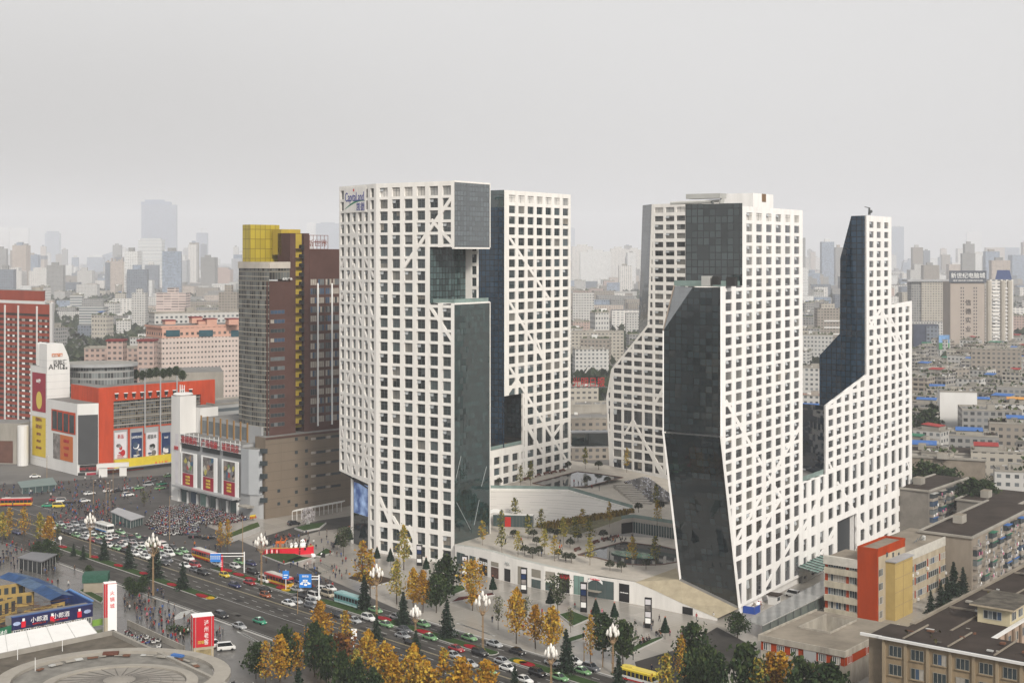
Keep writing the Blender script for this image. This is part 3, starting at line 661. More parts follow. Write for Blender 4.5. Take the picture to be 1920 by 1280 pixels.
# paving of the whole forecourt, then asphalt on top, then paint
sheet('plaza_paving',[rn(-420,229.5),rn(90,229.5),rn(90,420),rn(-420,420)],.004,M_PAVE,'pale stone paving in front of the white towers')
sheet('near_paving',[rn(-420,70),rn(90,70),rn(90,191),rn(-420,191)],.004,facade('near_paving',(.108,.101,.092),(.104,.098,.089),6,6,.98,.98,.85,var=.2,spread=.08),'grey paved square on the near side of the boulevard')
def worn_road(): # long streaks where the wheels run, and blotches of oil
 m,nt,b_=_nt('worn_asphalt');N=nt.nodes;L=nt.links;b_.inputs['Roughness'].default_value=.85;b_.inputs['Specular IOR Level'].default_value=.08
 uv=N.new('ShaderNodeUVMap');last=None
 for sc_,st_,amt in(((.015,1.1,1),4,.34),((.16,.16,1),5,.22)):
  mp=N.new('ShaderNodeMapping');mp.inputs['Scale'].default_value=sc_;L.new(uv.outputs[0],mp.inputs[0])
  no=N.new('ShaderNodeTexNoise');no.inputs['Scale'].default_value=1;no.inputs['Detail'].default_value=st_;L.new(mp.outputs[0],no.inputs['Vector'])
  mr=N.new('ShaderNodeMapRange');mr.inputs[1].default_value=.32;mr.inputs[2].default_value=.68;mr.inputs[3].default_value=1-amt;mr.inputs[4].default_value=1+amt;L.new(no.outputs[0],mr.inputs[0])
  if last is None:last=mr.outputs[0]
  else:q=N.new('ShaderNodeMath');q.operation='MULTIPLY';L.new(last,q.inputs[0]);L.new(mr.outputs[0],q.inputs[1]);last=q.outputs[0]
 x=N.new('ShaderNodeVectorMath');x.operation='SCALE';x.inputs[0].default_value=(.060,.056,.051);L.new(last,x.inputs['Scale']);L.new(x.outputs[0],b_.inputs['Base Color'])
 return m
pb_=MB();pr_=random.Random(14)
for k in range(46):
 r_,n_=pr_.uniform(-400,-60),pr_.choice([193.5,197,205,208,213,216,218,225,227]);w_,l_=pr_.uniform(.8,2.4),pr_.uniform(1.5,11)
 pb_.poly([rn(r_,n_)+(.0105,),rn(r_+l_,n_)+(.0105,),rn(r_+l_,n_+w_)+(.0105,),rn(r_,n_+w_)+(.0105,)],[mat('asphalt_patch_dark',(.036,.034,.032),.9,.2,.6),mat('asphalt_patch_pale',(.085,.08,.073),.9,.2,.6)][k%2])
for k in range(16):c_=rn(pr_.uniform(-400,-80),pr_.choice([198,207,215.5,226]));pb_.poly([(c_[0]+.42*math.cos(t),c_[1]+.42*math.sin(t),.0112)for t in[i*.785 for i in range(8)]],mat('manhole_iron',(.022,.02,.019),.7,.1))
tag(pb_.build('road_patches'),'repaired patches and manhole covers in the boulevard','road patches',None,'structure')
sheet('boulevard',[rn(-1200,191),rn(120,191),rn(120,230),rn(-1200,230)],.008,worn_road(),'wide asphalt boulevard','road')
jx=[gp(0,905),gp(100,915),gp(200,905),gp(315,893),gp(330,925),gp(300,950),gp(210,985),gp(150,1000),gp(60,1010),gp(0,1030)]
sheet('junction',[rn(-275,230)]+[gp(*p)for p in((318,955),(318,905),(330,890),(185,897),(60,905),(0,908),(-160,920))]+[rn(-420,230)],.012,mat('junction_asphalt',(.080,.076,.073),.85,.25,.12),'worn asphalt of the crowded junction','road')
cr=[gp(600,985),gp(660,968),gp(655,985),gp(610,1000),gp(520,1000),gp(560,990)]
sheet('access_lane',[gp(*p)for p in((480,1010),(560,985),(600,975),(668,965),(668,985),(640,990),(600,995),(570,1003),(500,1025))],.012,M_ASPH,'curving access lane beside the brown podium','road')
sheet('side_street',[gp(*p)for p in((1190,1240),(1275,1215),(1345,1175),(1420,1215),(1300,1290),(1220,1330))],.012,M_ASPH,'side street leaving the boulevard past the plaza','road')
def band(b,r0,r1,n0,n1,z,m):b.poly([rn(r0,n0)+(z,),rn(r1,n0)+(z,),rn(r1,n1)+(z,),rn(r0,n1)+(z,)],m)
def rcoord(p):return(p[0]*Rr[0]+p[1]*Rr[1],p[0]*Nn[0]+p[1]*Nn[1])
def rp(px,py):return rcoord(gp(px,py))
pt=MB()
ra=rp(105,1025)[0]
for n in(206.4,209.0,214.8,217.6,226.0):
 r=-420
 while r<60:band(pt,r,r+2.4,n-.07,n+.07,.013,M_LINE);r+=6.2
for n in(211.85,212.15):band(pt,-520,90,n-.06,n+.06,.013,M_YLINE)
for n in(204.2,220.0,192.0,229.0):band(pt,-520,90,n-.07,n+.07,.013,M_LINE)
def zebra(px0,px1,count,w_,L_,along=True):
 a,c=V3(gp(*px0)),V3(gp(*px1))
 for i in range(count):
  p=a+(c-a)*(i/(count-1));t=Rr if along else Nn;s_=Nn if along else Rr
  pt.poly([tuple(p+t*L_*x+s_*w_*y+UP*.017)for x,y in((-.5,-.5),(.5,-.5),(.5,.5),(-.5,.5))],M_LINE)
zebra((452,1186),(495,1209),12,.45,3.6,True)
zebra((865,1170),(920,1189),12,.45,3.4,True)
zebra((1228,1275),(1275,1262),10,.45,3.4,False)
zebra((100,1010),(90,1030),8,.45,4,True)
zebra((350,1145),(330,1160),8,.5,4,False)
o=pt.build('road_markings');tag(o,'white and yellow painted lane lines and crossings','road markings',None,'structure')
for p in o.data.polygons:pass
# medians
M_FLR=mat('red_flowers',(.26,.012,.02),.9,.5,2.5,bump=.5);M_FLY=mat('yellow_flowers',(.45,.28,.01),.9,.4,2.5,bump=.5);M_SOIL=mat('planting_soil',(.05,.035,.022),.95,.3,1)
def kerbed(name,ring,z,top,label,cat,kerb=.22):
 rt=empty(name,label,cat,None,(ring[0][0],ring[0][1],0))
 b=MB();b.prism(ring,0,z,M_KERB);b.build('kerb',rt)
 c=V3((sum(p[0]for p in ring)/len(ring),sum(p[1]for p in ring)/len(ring),0))
 inner=[]
 n=len(ring);R=[V3((p[0],p[1],0))for p in ring]
 if area([(p[0],p[1])for p in R])<0:R=R[::-1]
 for i in range(n):
  e0=(R[i]-R[i-1]).normalized();e1_=(R[(i+1)%n]-R[i]).normalized()
  m_=V3((-(e0[1]+e1_[1]),e0[0]+e1_[0],0));m_=m_.normalized()*kerb/max(.4,math.cos(.5*math.acos(max(-1,min(1,e0.dot(e1_))))))
  inner.append(R[i]+m_)
 b=MB();b.prism(inner,z-.05,z+.06,top,closed=False);b.build('planting',rt)
 return rt
def med(r0,r1,n0,n1,label):
 ring=[rn(r0,n0),rn(r1-1.2,n0),rn(r1-.3,n0+(n1-n0)*.2),rn(r1,(n0+n1)/2),rn(r1-.3,n0+(n1-n0)*.8),rn(r1-1.2,n1),rn(r0+1.2,n1),rn(r0+.3,n0+(n1-n0)*.8),rn(r0,(n0+n1)/2),rn(r0+.3,n0+(n1-n0)*.2)]
 return kerbed('median',ring,.16,M_GRASS,label,'median',.2)
m1=med(rp(106,1026)[0],rp(400,1123)[0],200.3,204.0,'near grass median with a row of dark conifers, ending in yellow flowers')
m2=med(rp(410,1063)[0],rp(557,1113)[0],220.6,224.2,'short grass median with a red bed under the road sign gantry')
m3=med(rp(602,1124)[0],rp(930,1227)[0],220.6,224.2,'long grass median in front of the plaza with red flower beds')
m4=med(rp(955,1235)[0],rp(1180,1310)[0],220.6,224.2,'grass median running off towards the near right corner')
def bed(par,px,py,lx,ly,m):
 r,n=rp(px,py);b=MB()
 c=[rn(r+lx*math.cos(t),n+ly*math.sin(t))for t in[i*math.pi/5 for i in range(10)]]
 b.prism(c,.2,.38,m,closed=False);b.build('flower_bed',par)
for x,y in((118,1026),(177,1045),(222,1061),(270,1076),(322,1097)):bed(m1,x,y,2.2,1.1,M_FLR)
bed(m1,379,1118,3,1.1,M_FLR);bed(m1,394,1122,1.6,1.1,M_FLY)
for x,y in((425,1070),(447,1078),(470,1086)):bed(m2,x,y,2.6,1.2,M_FLR)
bed(m2,527,1103,2,1.2,M_FLR);bed(m2,536,1107,1.5,1.2,M_FLY)
for x,y in((720,1161),(796,1186)):bed(m3,x,y,3,1.2,M_FLR)
bed(m3,884,1214,2.6,1.2,M_FLR);bed(m3,897,1218,2,1.2,M_FLY)
bed(m4,975,1242,2,1.2,M_FLY);bed(m4,988,1246,2.5,1.2,M_FLR)
# pavement kerbs both sides
b=MB()
for n0,n1 in((229.4,229.9),(190.6,191.1)):
 a,c=rn(-275 if n0>200 else-400,n0),rn(90,n0);b.box((a[0],a[1],0),(c[0]-a[0],c[1]-a[1],0),(Nn[0]*(n1-n0),Nn[1]*(n1-n0),0),UP*.14,M_KERB)
tag(b.build('kerb'),'pale kerb stones along both pavements','kerb',None,'structure')
# lawns and planting beds of the forecourt
def lawn(px,label,m=M_GRASS):
 return kerbed('planting_bed',[gp(*p)for p in px],.3,m,label,'planting bed',.25)
lawn([(492,1042),(530,1030),(572,1046),(533,1058)],'dark lawn bed left of the red panda stage')
lawn([(535,1053),(560,1044),(586,1046),(552,1056)],'small lawn bed in front of the red panda stage',M_GRASS)
lawn([(590,1042),(612,1028),(626,1036),(600,1044)],'lawn bed at the right end of the red panda stage')
lawn([(650,1085),(678,1072),(745,1088),(700,1100)],'square bed with red shrubs under golden trees',M_SOIL)
lawn([(845,1130),(858,1121),(925,1112),(928,1116)],'long red planted strip beside the flared golden tree',mat('red_shrub',(.10,.02,.018),.9,.4,2))
lawn([(840,1100),(868,1098),(875,1106),(845,1118)],'small lawn behind the flared golden tree')
lawn([(1048,1153),(1072,1146),(1108,1160),(1075,1175)],'lawn bed between golden trees before the shops')
lawn([(1165,1228),(1200,1205),(1240,1194),(1244,1197),(1185,1225)],'curved hedge bed beside the sitting people')
lawn([(1056,1200),(1095,1188),(1100,1195),(1070,1205)],'narrow lawn strip near the kerb')
for px in(((590,1057),(650,1046),(700,1062),(660,1078)),):pass

# ---- shop wall: a curving white front carrying the lower deck
top=[(852.5,1021),(885,1026),(920,1033),(970,1048),(1020,1060),(1070,1071),(1120,1080),(1190,1090)]
bot=[(852.5,1062),(885,1072),(920,1082),(970,1095),(1020,1106),(1070,1113),(1120,1120),(1190,1132)]
W=[gp(*p)for p in bot];WZ=[z_at(p,t_[1])for p,t_ in zip(W,top)]
shop=empty('shop_row','long curving white shop front below the plaza deck','shop row',None,W[3])
b=MB()
for i in range(len(W)-1):
 a,c=W[i],W[i+1];b.poly([a,c,up(c,WZ[i+1]),up(a,WZ[i])],M_WHITE)
 n_=V3(((c-a)[1],-(c-a)[0],0)).normalized()
 b.poly([up(a,WZ[i]),up(c,WZ[i+1]),up(c-n_*1.6,WZ[i+1]),up(a-n_*1.6,WZ[i])],mat('parapet_stone',(.40,.41,.38),.7,.1))
b.build('wall',shop)
def onwall(px):
 for i in range(len(W)-1):
  k0,k1=W[i][0]/W[i][1],W[i+1][0]/W[i+1][1];kk=(px-CX)/F
  if k0<=kk<=k1 or i==len(W)-2:
   d=(W[i+1]-W[i]).normalized();return W[i]+d*s_at(W[i],d,px),d
M_BLK=mat('shopfront_black',(.012,.012,.013),.35,0);M_SG=glass('shop_glass',(.05,.08,.08),.08,1.7);M_SGREEN=glass('shop_glass_green',(.16,.26,.23),.12,1.6);M_SHUT=mat('shutter_beige',(.27,.25,.21),.7,.1)
M_LW=mat('letter_white',(.85,.85,.83),.5,0);M_LR=mat('letter_red',(.65,.01,.03),.4,0);M_INT=mat('shop_interior',(.10,.06,.05),.8,.5,1.5)
def shopf(x0,x1,ytop,m,h0=.15,name='shop_window',trim=None):
 a,d=onwall(x0);c,d2=onwall(x1);d=(c-a).normalized();n_=V3((d[1],-d[0],0))
 z1=z_at((a+c)/2,ytop);fr=MB();L_=(c-a).length
 fr.box(a+n_*.03+UP*h0,d*L_,n_*.05,UP*(z1-h0),m);o=fr.build(name,shop)
 if m in(M_SG,M_SGREEN):
  k=MB();nn_=max(2,int(L_/2.2))
  for i in range(nn_+1):k.box(a+n_*.08+UP*h0+d*(L_-.1)*i/nn_,d*.1,n_*.05,UP*(z1-h0),M_MULL)
  k.build('frame',o)
 return a,c,d,n_,z1,o
shopf(857,872,1036,M_SG);shopf(881,892,1042,M_SG)
a,c,d,n_,z1,o=shopf(899,914,1046,M_BLK);text('GUESS',1.35,M_LW,o,'lettering',(a+c)/2+n_*.14+UP*(z1-1.9),d)
shopf(921,935,1053,M_SHUT,3.6,'shutter');shopf(921,935,1063,M_INT)
a,c,d,n_,z1,o=shopf(946,957,1066,M_BLK);text('A|X',1.3,mat('letter_grey',(.45,.47,.46),.5,0),shop,'lettering',(a+c)/2+n_*.14+UP*(z1+1.2),d)
shopf(971,987,1062,M_SHUT);shopf(997,1014,1067,M_SHUT,3.2,'shutter');shopf(997,1014,1086,M_SG);shopf(1023,1041,1071,M_SHUT,3.2,'shutter');shopf(1023,1041,1092,M_SG)
a,c,d,n_,z1,o=shopf(1049,1068,1075,M_BLK);fz=MB();fz.box(a+n_*.09+UP*(z1-1.6),c-a,n_*.04,UP*1.3,mat('fascia_red',(.16,.006,.012),.5,0));fz.build('fascia',o);text('BLOOM BASE',.62,M_LR,o,'lettering',(a+c)/2+n_*.2+UP*(z1-1.25),d)
shopf(1076,1095,1079,M_SGREEN)
a,c,d,n_,z1,o=shopf(1103,1151,1087,M_SG)
k=MB();k.box(a+n_*.1+d*.2+UP*1.9,d*4.2,n_*1.6,UP*.18,M_SHUT);k.build('awning',o)
ar=MB()
for i in range(8):
 t0,t1_=i/8,(i+1)/8;x0_,x1_=.2+4.0*t0*1.15,.2+4.0*t1_*1.15;zz0,zz1=z1-.3+1.0*math.sin(math.pi*t0),z1-.3+1.0*math.sin(math.pi*t1_)
 ar.poly([a+n_*.4+d*x0_+UP*(zz0-.8),a+n_*.4+d*x1_+UP*(zz1-.8),a+n_*.4+d*x1_+UP*zz1,a+n_*.4+d*x0_+UP*zz0],M_LW)
sgb=ar.build('arched_sign',o);text('Cold Stone',.75,M_LR,sgb,'lettering',a+n_*.45+d*2.4+UP*(z1-.15),d,sx=.9)
a,c,d,n_,z1,o=shopf(1161,1180,1094,M_BLK);text('CALVIN KLEIN',.42,M_LW,o,'lettering',(a+c)/2+n_*.14+UP*(z1*.5),d)
# the wall beyond the shops sinks away beside a ramp roof
rw=[gp(1190,1132),gp(1227,1139),gp(1280,1150),gp(1345,1163)];rz=[WZ[-1],z_at(rw[1],1106),z_at(rw[2],1131),.6]
ramp=empty('ramp_roof','pale beige ramp roof sloping down to the pavement beside the dark glass','ramp',None,rw[1])
b=MB()
for i in range(3):b.poly([rw[i],rw[i+1],up(rw[i+1],rz[i+1]),up(rw[i],rz[i])],M_WHITE)
b.build('wall',ramp)
b=MB();d=(rw[3]-rw[2]).normalized();n_=V3((d[1],-d[0],0));a=rw[2]+n_*.05;b.box(a+UP*.1,d*3.2,n_*.05,UP*1.9,M_BLK);b.build('door',ramp)
M_BEIGE=mat('beige_tile',(.36,.31,.22),.85,.16,.5)
DCK=6.2
bk=[up(gp(1268,1064,DCK),DCK),up(DL,zk),up(CL,zl1),up(gp(1392,1141,1.8),1.6)]
b=MB();tp=[up(rw[0],rz[0]),up(rw[1],rz[1]),up(rw[2],rz[2]),up(rw[3],rz[3])]
b.poly([tp[0],tp[1],bk[1]],M_BEIGE);b.poly([tp[0],bk[1],bk[0]],M_BEIGE);b.poly([tp[1],tp[2],bk[1]],M_BEIGE);b.poly([tp[2],bk[2],bk[1]],M_BEIGE);b.poly([tp[2],tp[3],bk[2]],M_BEIGE);b.build('sloping_roof',ramp)
b=MB()
for i in range(3):
 a,c=tp[i],tp[i+1];n_=V3(((c-a)[1],-(c-a)[0],0)).normalized();b.poly([a+n_*.05+UP*.02,c+n_*.05+UP*.02,c-n_*.9+UP*.05,a-n_*.9+UP*.05],mat('parapet_stone',(.40,.41,.38),.7,.1))
b.build('coping',ramp)

# ---- decks
M_DECK=mat('deck_paving',(.43,.395,.345),.85,.13,.35)
def poly_z(name,px,m,label,cat='ground',kind='structure',parent=None):
 pts=[gp(x,y,z)for x,y,z in px];b=MB()
 if area([(p[0],p[1])for p in pts])<0:pts=pts[::-1]
 b.poly(pts,m,[(p[0],p[1])for p in pts]);o=b.build(name,parent)
 return o if parent else tag(o,label,cat,None,kind)
pts=[up(p-V3((0,0,0)),DCK)for p in W]+[up(tp[0],DCK),up(bk[1],DCK),up(gp(1268,1010,DCK),DCK),gp(1160,1004,DCK),gp(1000,986,DCK),gp(905,980,DCK),up(P3,DCK),up(P2,DCK)]
pts=[pts[0]]+[V3((p[0],p[1],DCK))for p in pts[1:]]
b=MB();b.poly([(p[0],p[1],DCK)for p in pts][::1]if area([(p[0],p[1])for p in pts])>0 else[(p[0],p[1],DCK)for p in pts][::-1],M_DECK)
tag(b.build('lower_deck'),'paved lower deck with small trees and a pool','deck',None,'structure')
UZ=15.0
ut=[(905,918.5,UZ),(1065,921,UZ),(1187,957,11.6),(1200,965,11.2),(1275,978,11.0),(1275,930,12),(1258,900,14),(1140,872,UZ),(1060,862,UZ),(900,880,UZ)]
P=[gp(*p)for p in ut]
b=MB()
def tri(i,j,k_):
 q=[P[i],P[j],P[k_]]
 b.poly(q if area([(p[0],p[1])for p in q])>0 else q[::-1],M_DECK)
for i,j,k_ in((0,1,9),(1,8,9),(1,7,8),(1,2,7),(2,6,7),(2,5,6),(2,3,5),(3,4,5)):tri(i,j,k_)
tag(b.build('upper_deck'),'paved upper deck behind the pale stone wall','deck',None,'structure')
# big coursed wall between the decks
M_COURSE=facade('coursed_stone',(.56,.535,.50),(.44,.42,.39),5.5,.62,1.0,.12,.8,var=.1,spread=.3)
w0,w1,w2=gp(905,984,DCK),gp(1003,987,DCK),gp(1187,958,11.5)
sw_=empty('stone_wall','long pale coursed stone wall rising to the upper deck','wall',None,w0)
b=MB();t0,t1_,t2_=P[0],P[1],P[2]
def uvq(pts,m):b.poly(pts,m,[((p-w0).dot(V3((1,.1,0))),p[2])for p in pts])
uvq([w0,w1,t1_,t0],M_COURSE);uvq([w1,w2,t1_],M_COURSE);uvq([w2,up(t2_,11.6),t1_],M_COURSE);b.build('wall_face',sw_)
b=MB()
for a,c in((t0,t1_),(t1_,t2_)):b.box(a+UP*.02,c-a,V3((0,1.2,0)),UP*.5,M_WHITE)
b.build('coping',sw_)
rail(sw_,[t0+V3((0,1.4,0)),t1_+V3((0,1.4,0))],UZ,1.5)
gl=M_RAIL;b=MB();a,c=t1_+V3((0,1.4,.3)),t2_+V3((0,1.4,.3));b.box(a,c-a,V3((0,.06,0)),UP*1.3,gl);b.build('glass_rail',sw_)
# storefront at its left foot
sf=MB();a=gp(925,985.5,DCK);c=gp(999,988,DCK);d=(c-a).normalized();n_=V3((d[1],-d[0],0));L_=(c-a).length
sf.box(a-n_*3+UP*.02,d*L_,n_*3.4,UP*(z_at(a,964)-DCK),M_SG,M_WHITE);o=sf.build('storefront',sw_)
k=MB()
for i in range(13):k.box(a+n_*.42+d*L_*i/12.01,d*.12,n_*.06,UP*3.3,M_MULL)
k.build('frame',o);k=MB();k.box(a+n_*.45+d*L_*.3,d*L_*.15,n_*.08,UP*3.2,mat('red_panel',(.5,.02,.012),.5,.1));k.build('red_panel',o)
sg2=MB();e0=gp(926,985,DCK)
for i in range(7):
 t0_,t1__=i/7,(i+1)/7;A=lambda t:e0+n_*.9+d*(t*4.2-1)+UP*(z_at(e0,960)-DCK+1.1*math.sin(math.pi*(.2+.7*t)))
 sg2.poly([A(t0_)-UP*.9,A(t1__)-UP*.9,A(t1__)+UP*.3,A(t0_)+UP*.3],M_LW)
o2_=sg2.build('arched_sign',sw_);text('Bakery',.8,M_LR,o2_,'lettering',A(.5)-UP*.7+n_*.1,d,sx=.9)if False else None
# grass ramp and hedge up the middle, retaining wall and café below the right terrace
rpz=[(1000,987,DCK+.05),(1187,959,11.4),(1192,966,11.2),(1080,1003,DCK+.1)]
rr_=[gp(*p)for p in rpz]
hd=empty('planted_ramp','sloping planted strip of yellowing grasses between the decks','planting bed',None,rr_[0])
b=MB();b.poly([rr_[0],rr_[3],rr_[2],rr_[1]],mat('ramp_grass',(.15,.14,.085),.95,.3,.6));b.build('slope',hd)
b=MB();rnd=random.Random(5);MH=[mat('dry_grass_a',(.20,.13,.03),.95,.3,1),mat('dry_grass_b',(.11,.085,.025),.95,.3,1),mat('dry_grass_c',(.28,.20,.06),.95,.3,1)]
for i in range(900):
 t=rnd.random();s=rnd.random()*.42
 p=(rr_[0]*(1-t)+rr_[1]*t)*(1-s)+(rr_[3]*(1-t)+rr_[2]*t)*s;h=rnd.uniform(.7,1.7);a_=rnd.random()*6.28;q_=V3((math.cos(a_),math.sin(a_),0))*.35
 b.poly([p-q_,p+q_,p+q_*.6+UP*h+V3((rnd.uniform(-.3,.3),0,0)),p-q_*.6+UP*h],MH[rnd.randrange(3)])
o=b.build('grasses',hd);o['kind']='stuff'
cafe=empty('cafe_pavilion','glazed cafe under the terrace edge beside the dark oval pool','cafe',None,gp(1190,1004,DCK))
b=MB();cb=[gp(1080,1004,DCK),gp(1165,1001,DCK),gp(1187,998,DCK),gp(1275,1012,DCK)];ct=[up(rr_[3],DCK+.2),gp(1165,976,10.8),gp(1187,969,11.0),gp(1275,984,11)]
for i in range(3):b.poly([cb[i],cb[i+1],up(cb[i+1],ct[i+1][2]),up(cb[i],ct[i][2])],mat('cafe_stone',(.40,.37,.33),.8,.1))
b.poly([up(cb[1],10.8),up(cb[2],11.0),up(cb[3],11.0),P[4]+V3((0,0,0)),P[3],P[2]],M_DECK)
b.build('wall',cafe)
k=MB()
for i in(1,2):
 a,c=cb[i],cb[i+1];d=(c-a).normalized();n_=V3((d[1],-d[0],0));k.box(a+n_*.05+UP*.1,c-a,n_*.06,UP*3.4,M_SG if i==2 else M_BLK)
k.build('glass_front',cafe)
k=MB()
for i in range(18):
 a,c=cb[2],cb[3];d=(c-a).normalized();n_=V3((d[1],-d[0],0));k.box(a+n_*.13+d*(c-a).length*i/18+UP*.1,d*.14,n_*.12,UP*4.0,M_STEEL)
k.build('mullion',cafe)
rail(cafe,[up(cb[1],10.9),up(cb[2],11.05),up(cb[3],11.05)],11.0,1.1)
# pools
def water_mat(n,c,r=.04,ior=1.33):
 m,nt,b_=_nt(n);N=nt.nodes;L=nt.links;b_.inputs['Roughness'].default_value=r;b_.inputs['IOR'].default_value=ior
 tc=N.new('ShaderNodeTexCoord');no=N.new('ShaderNodeTexNoise');no.inputs['Scale'].default_value=.45;no.inputs['Detail'].default_value=5;L.new(tc.outputs['Object'],no.inputs['Vector'])
 x=N.new('ShaderNodeMix');x.data_type='RGBA';L.new(no.outputs[0],x.inputs[0]);x.inputs[6].default_value=c4([v*.5 for v in c]);x.inputs[7].default_value=c4([v*1.6 for v in c]);L.new(x.outputs[2],b_.inputs['Base Color'])
 bp=N.new('ShaderNodeBump');bp.inputs['Strength'].default_value=.05;L.new(no.outputs[0],bp.inputs['Height']);L.new(bp.outputs[0],b_.inputs['Normal'])
 return m
M_WATER=water_mat('pool_water',(.03,.032,.032));M_CURB=mat('pool_kerb',(.16,.10,.08),.6,.2)
def pool(px,z,label,off=.06):
 rt=empty('pool',label,'pool',None,gp(px[0][0],px[0][1],z))
 P_=[gp(x,y,z)for x,y in px]
 if area([(p[0],p[1])for p in P_])<0:P_=P_[::-1]
 b=MB();b.poly([up(p,z+off)for p in P_],M_WATER);b.build('water',rt)
 k=MB()
 for i in range(len(P_)):
  a,c=P_[i],P_[(i+1)%len(P_)];d=(c-a).normalized();n_=V3((d[1],-d[0],0));k.box(up(a,z),c-a,n_*.45,UP*.22,M_CURB)
 k.build('kerb',rt);return rt
pool([(1000,906),(1083,884),(1125,889),(1167,895),(1130,904),(1098,912),(1050,914),(1020,910)],UZ,'pool on the upper deck with a green glass oval')
lp=pool([(1085,1040),(1125,1028),(1170,1016),(1210,1021),(1240,1024),(1268,1031),(1269,1053),(1240,1058),(1205,1059),(1160,1056),(1145,1052),(1120,1045)],DCK,'dark pool on the lower deck with a green glass oval')
M_OVAL=curtain('oval_glass',(.10,.22,.15),(.03,.06,.05),1.6,1.6,.1,.12,1.5,.3)
def oval(par,px,py,z,rx,ry):
 c=gp(px,py,z);b=MB();R_=[c+U*rx*math.cos(t)+Vv*ry*math.sin(t)for t in[i*math.pi/7 for i in range(14)]]
 b.poly([up(p,z+.35)for p in R_],M_OVAL,[(p[0],p[1])for p in R_])
 for i in range(14):a,d_=R_[i],R_[(i+1)%14];b.poly([up(a,z),up(d_,z),up(d_,z+.35),up(a,z+.35)],M_OVAL)
 b.build('glass_oval',par)
oval(lp,1189,1041,DCK+.05,7.6,3.8)
# sloping glazed roof with points of light
gr=empty('glass_slope','dark sloping glass roof dotted with small lamps beside the steps','glass roof',None,gp(1210,920,13))
sp_=[(1169,904,14.3),(1205,895,14.6),(1217,897,14.5),(1256,926,12.9),(1256,942,12.2),(1202,940,12.2),(1190,928,12.9)]
b=MB();S=[gp(*p)for p in sp_];S=S if area([(p[0],p[1])for p in S])>0 else S[::-1]
cS=sum(S,V3((0,0,0)))/len(S)
for i in range(len(S)):b.poly([S[i]+UP*.3,S[(i+1)%len(S)]+UP*.3,cS+UP*.3],glass('roof_glass_dark',(.016,.018,.028),.12,1.5))
b.build('glass_roof',gr)
b=MB()
for i in range(110):
 a,c=S[i%len(S)],S[(i+1)%len(S)];u_,v_=rnd.random(),rnd.random()
 if u_+v_>1:u_,v_=1-u_,1-v_
 p=cS+(a-cS)*u_+(c-cS)*v_+UP*.33;b.box(p,V3((.34,0,0)),V3((0,.34,0)),UP*.08,mat('lamp_dot',(.75,.76,.85),.4,0))
o=b.build('lamp',gr);o['kind']='stuff'
# stairs beside it
st=MB()
for i in range(9):
 a=gp(1150+i*4.4,908+i*4.2,14.6-.28*i);st.box(a+V3((0,0,-1.0)),V3((6.4,-1.0,0)),V3((.5,2.0,0)),UP*(1.05),mat('stair_stone',(.40,.37,.33),.85,.15))
tag(st.build('stairs'),'broad stone stairs beside the dark glass roof','stairs',None,'structure')
ub=MB()
for i in range(3):ub.poly([gp(*q_)for q_ in()]or[W[0],W[1],up(W[1],.1),up(W[0],.1)],M_WHITE)
# side walls closing the decks
b=MB();b.poly([up(gp(1275,1012,DCK),0),up(bk[1],0),up(bk[1],DCK),gp(1275,1012,DCK)],M_WHITE)
q0_,q1_=P[8],P[7];b.poly([up(P[9],0),up(P[8],0),P[8],P[9]],M_WHITE)
tag(b.build('deck_wall'),'white retaining walls at the ends of the decks','retaining wall',None,'structure')
# benches along both pools
M_BENCH=mat('bench_wood',(.13,.06,.045),.7,.2)
def bench(px,py,z,d,label,L_=3.6):
 p=gp(px,py,z);rt=empty('bench',label,'bench','red brown benches beside the pools',p);n_=V3((-d[1],d[0],0))
 b=MB();b.box(p-d*L_/2+UP*.4,d*L_,n_*.7,UP*.12,M_BENCH);b.build('seat',rt)
 for q_ in(-.45,.35):b=MB();b.box(p+d*L_*q_,d*.3,n_*.6,UP*.4,M_BENCH);b.build('leg',rt)
 b=MB();b.box(p-d*L_/2+n_*.6+UP*.5,d*L_,n_*.1,UP*.45,M_BENCH);b.build('backrest',rt)
for x,y in((1010,893),(1027,889),(1040,887),(1056,884),(990,899)):bench(x,y,UZ,Vv,'red brown bench along the edge of the upper pool',4)
for x,y in((1085,1032),(1120,1018),(1138,1013),(1155,1009)):bench(x,y,DCK,Vv,'red brown bench along the edge of the lower pool',3.4)

# ---------------------------------------------------------------- buildings left of the towers
M_TILE=mat('white_tile',(.66,.65,.63),.5,.08,.1,stretch=4);M_RED=mat('orange_red_panel',(.47,.058,.018),.6,.2,.35,stretch=5);M_GPAN=mat('grey_panel',(.33,.335,.34),.55,.1,.15);M_BROWN=mat('brown_cladding',(.175,.14,.105),.75,.12,.08,stretch=4)
M_DBROWN=mat('dark_brown_tile',(.085,.045,.038),.7,.15,.15);M_YEL=mat('yellow_panel',(.41,.30,.04),.5,.12,.3);M_BRICK=mat('red_brick',(.30,.065,.04),.8,.18,.1,stretch=3);M_CONC=mat('weathered_concrete',(.30,.28,.245),.9,.25,.12,stretch=3)
M_WG=glass('window_glass',(.035,.045,.05),.12,1.55);M_WGL=glass('window_glass_pale',(.13,.145,.15),.2,1.5);M_WGB=glass('window_glass_blue',(.05,.08,.13),.15,1.55);M_WF=mat('window_frame',(.45,.45,.43),.5,.05);M_CURTN=mat('curtain_cloth',(.34,.31,.27),.9,.2,1)
WSET=[M_WG,M_WG,M_WGL,M_WGB,M_WG,M_CURTN]
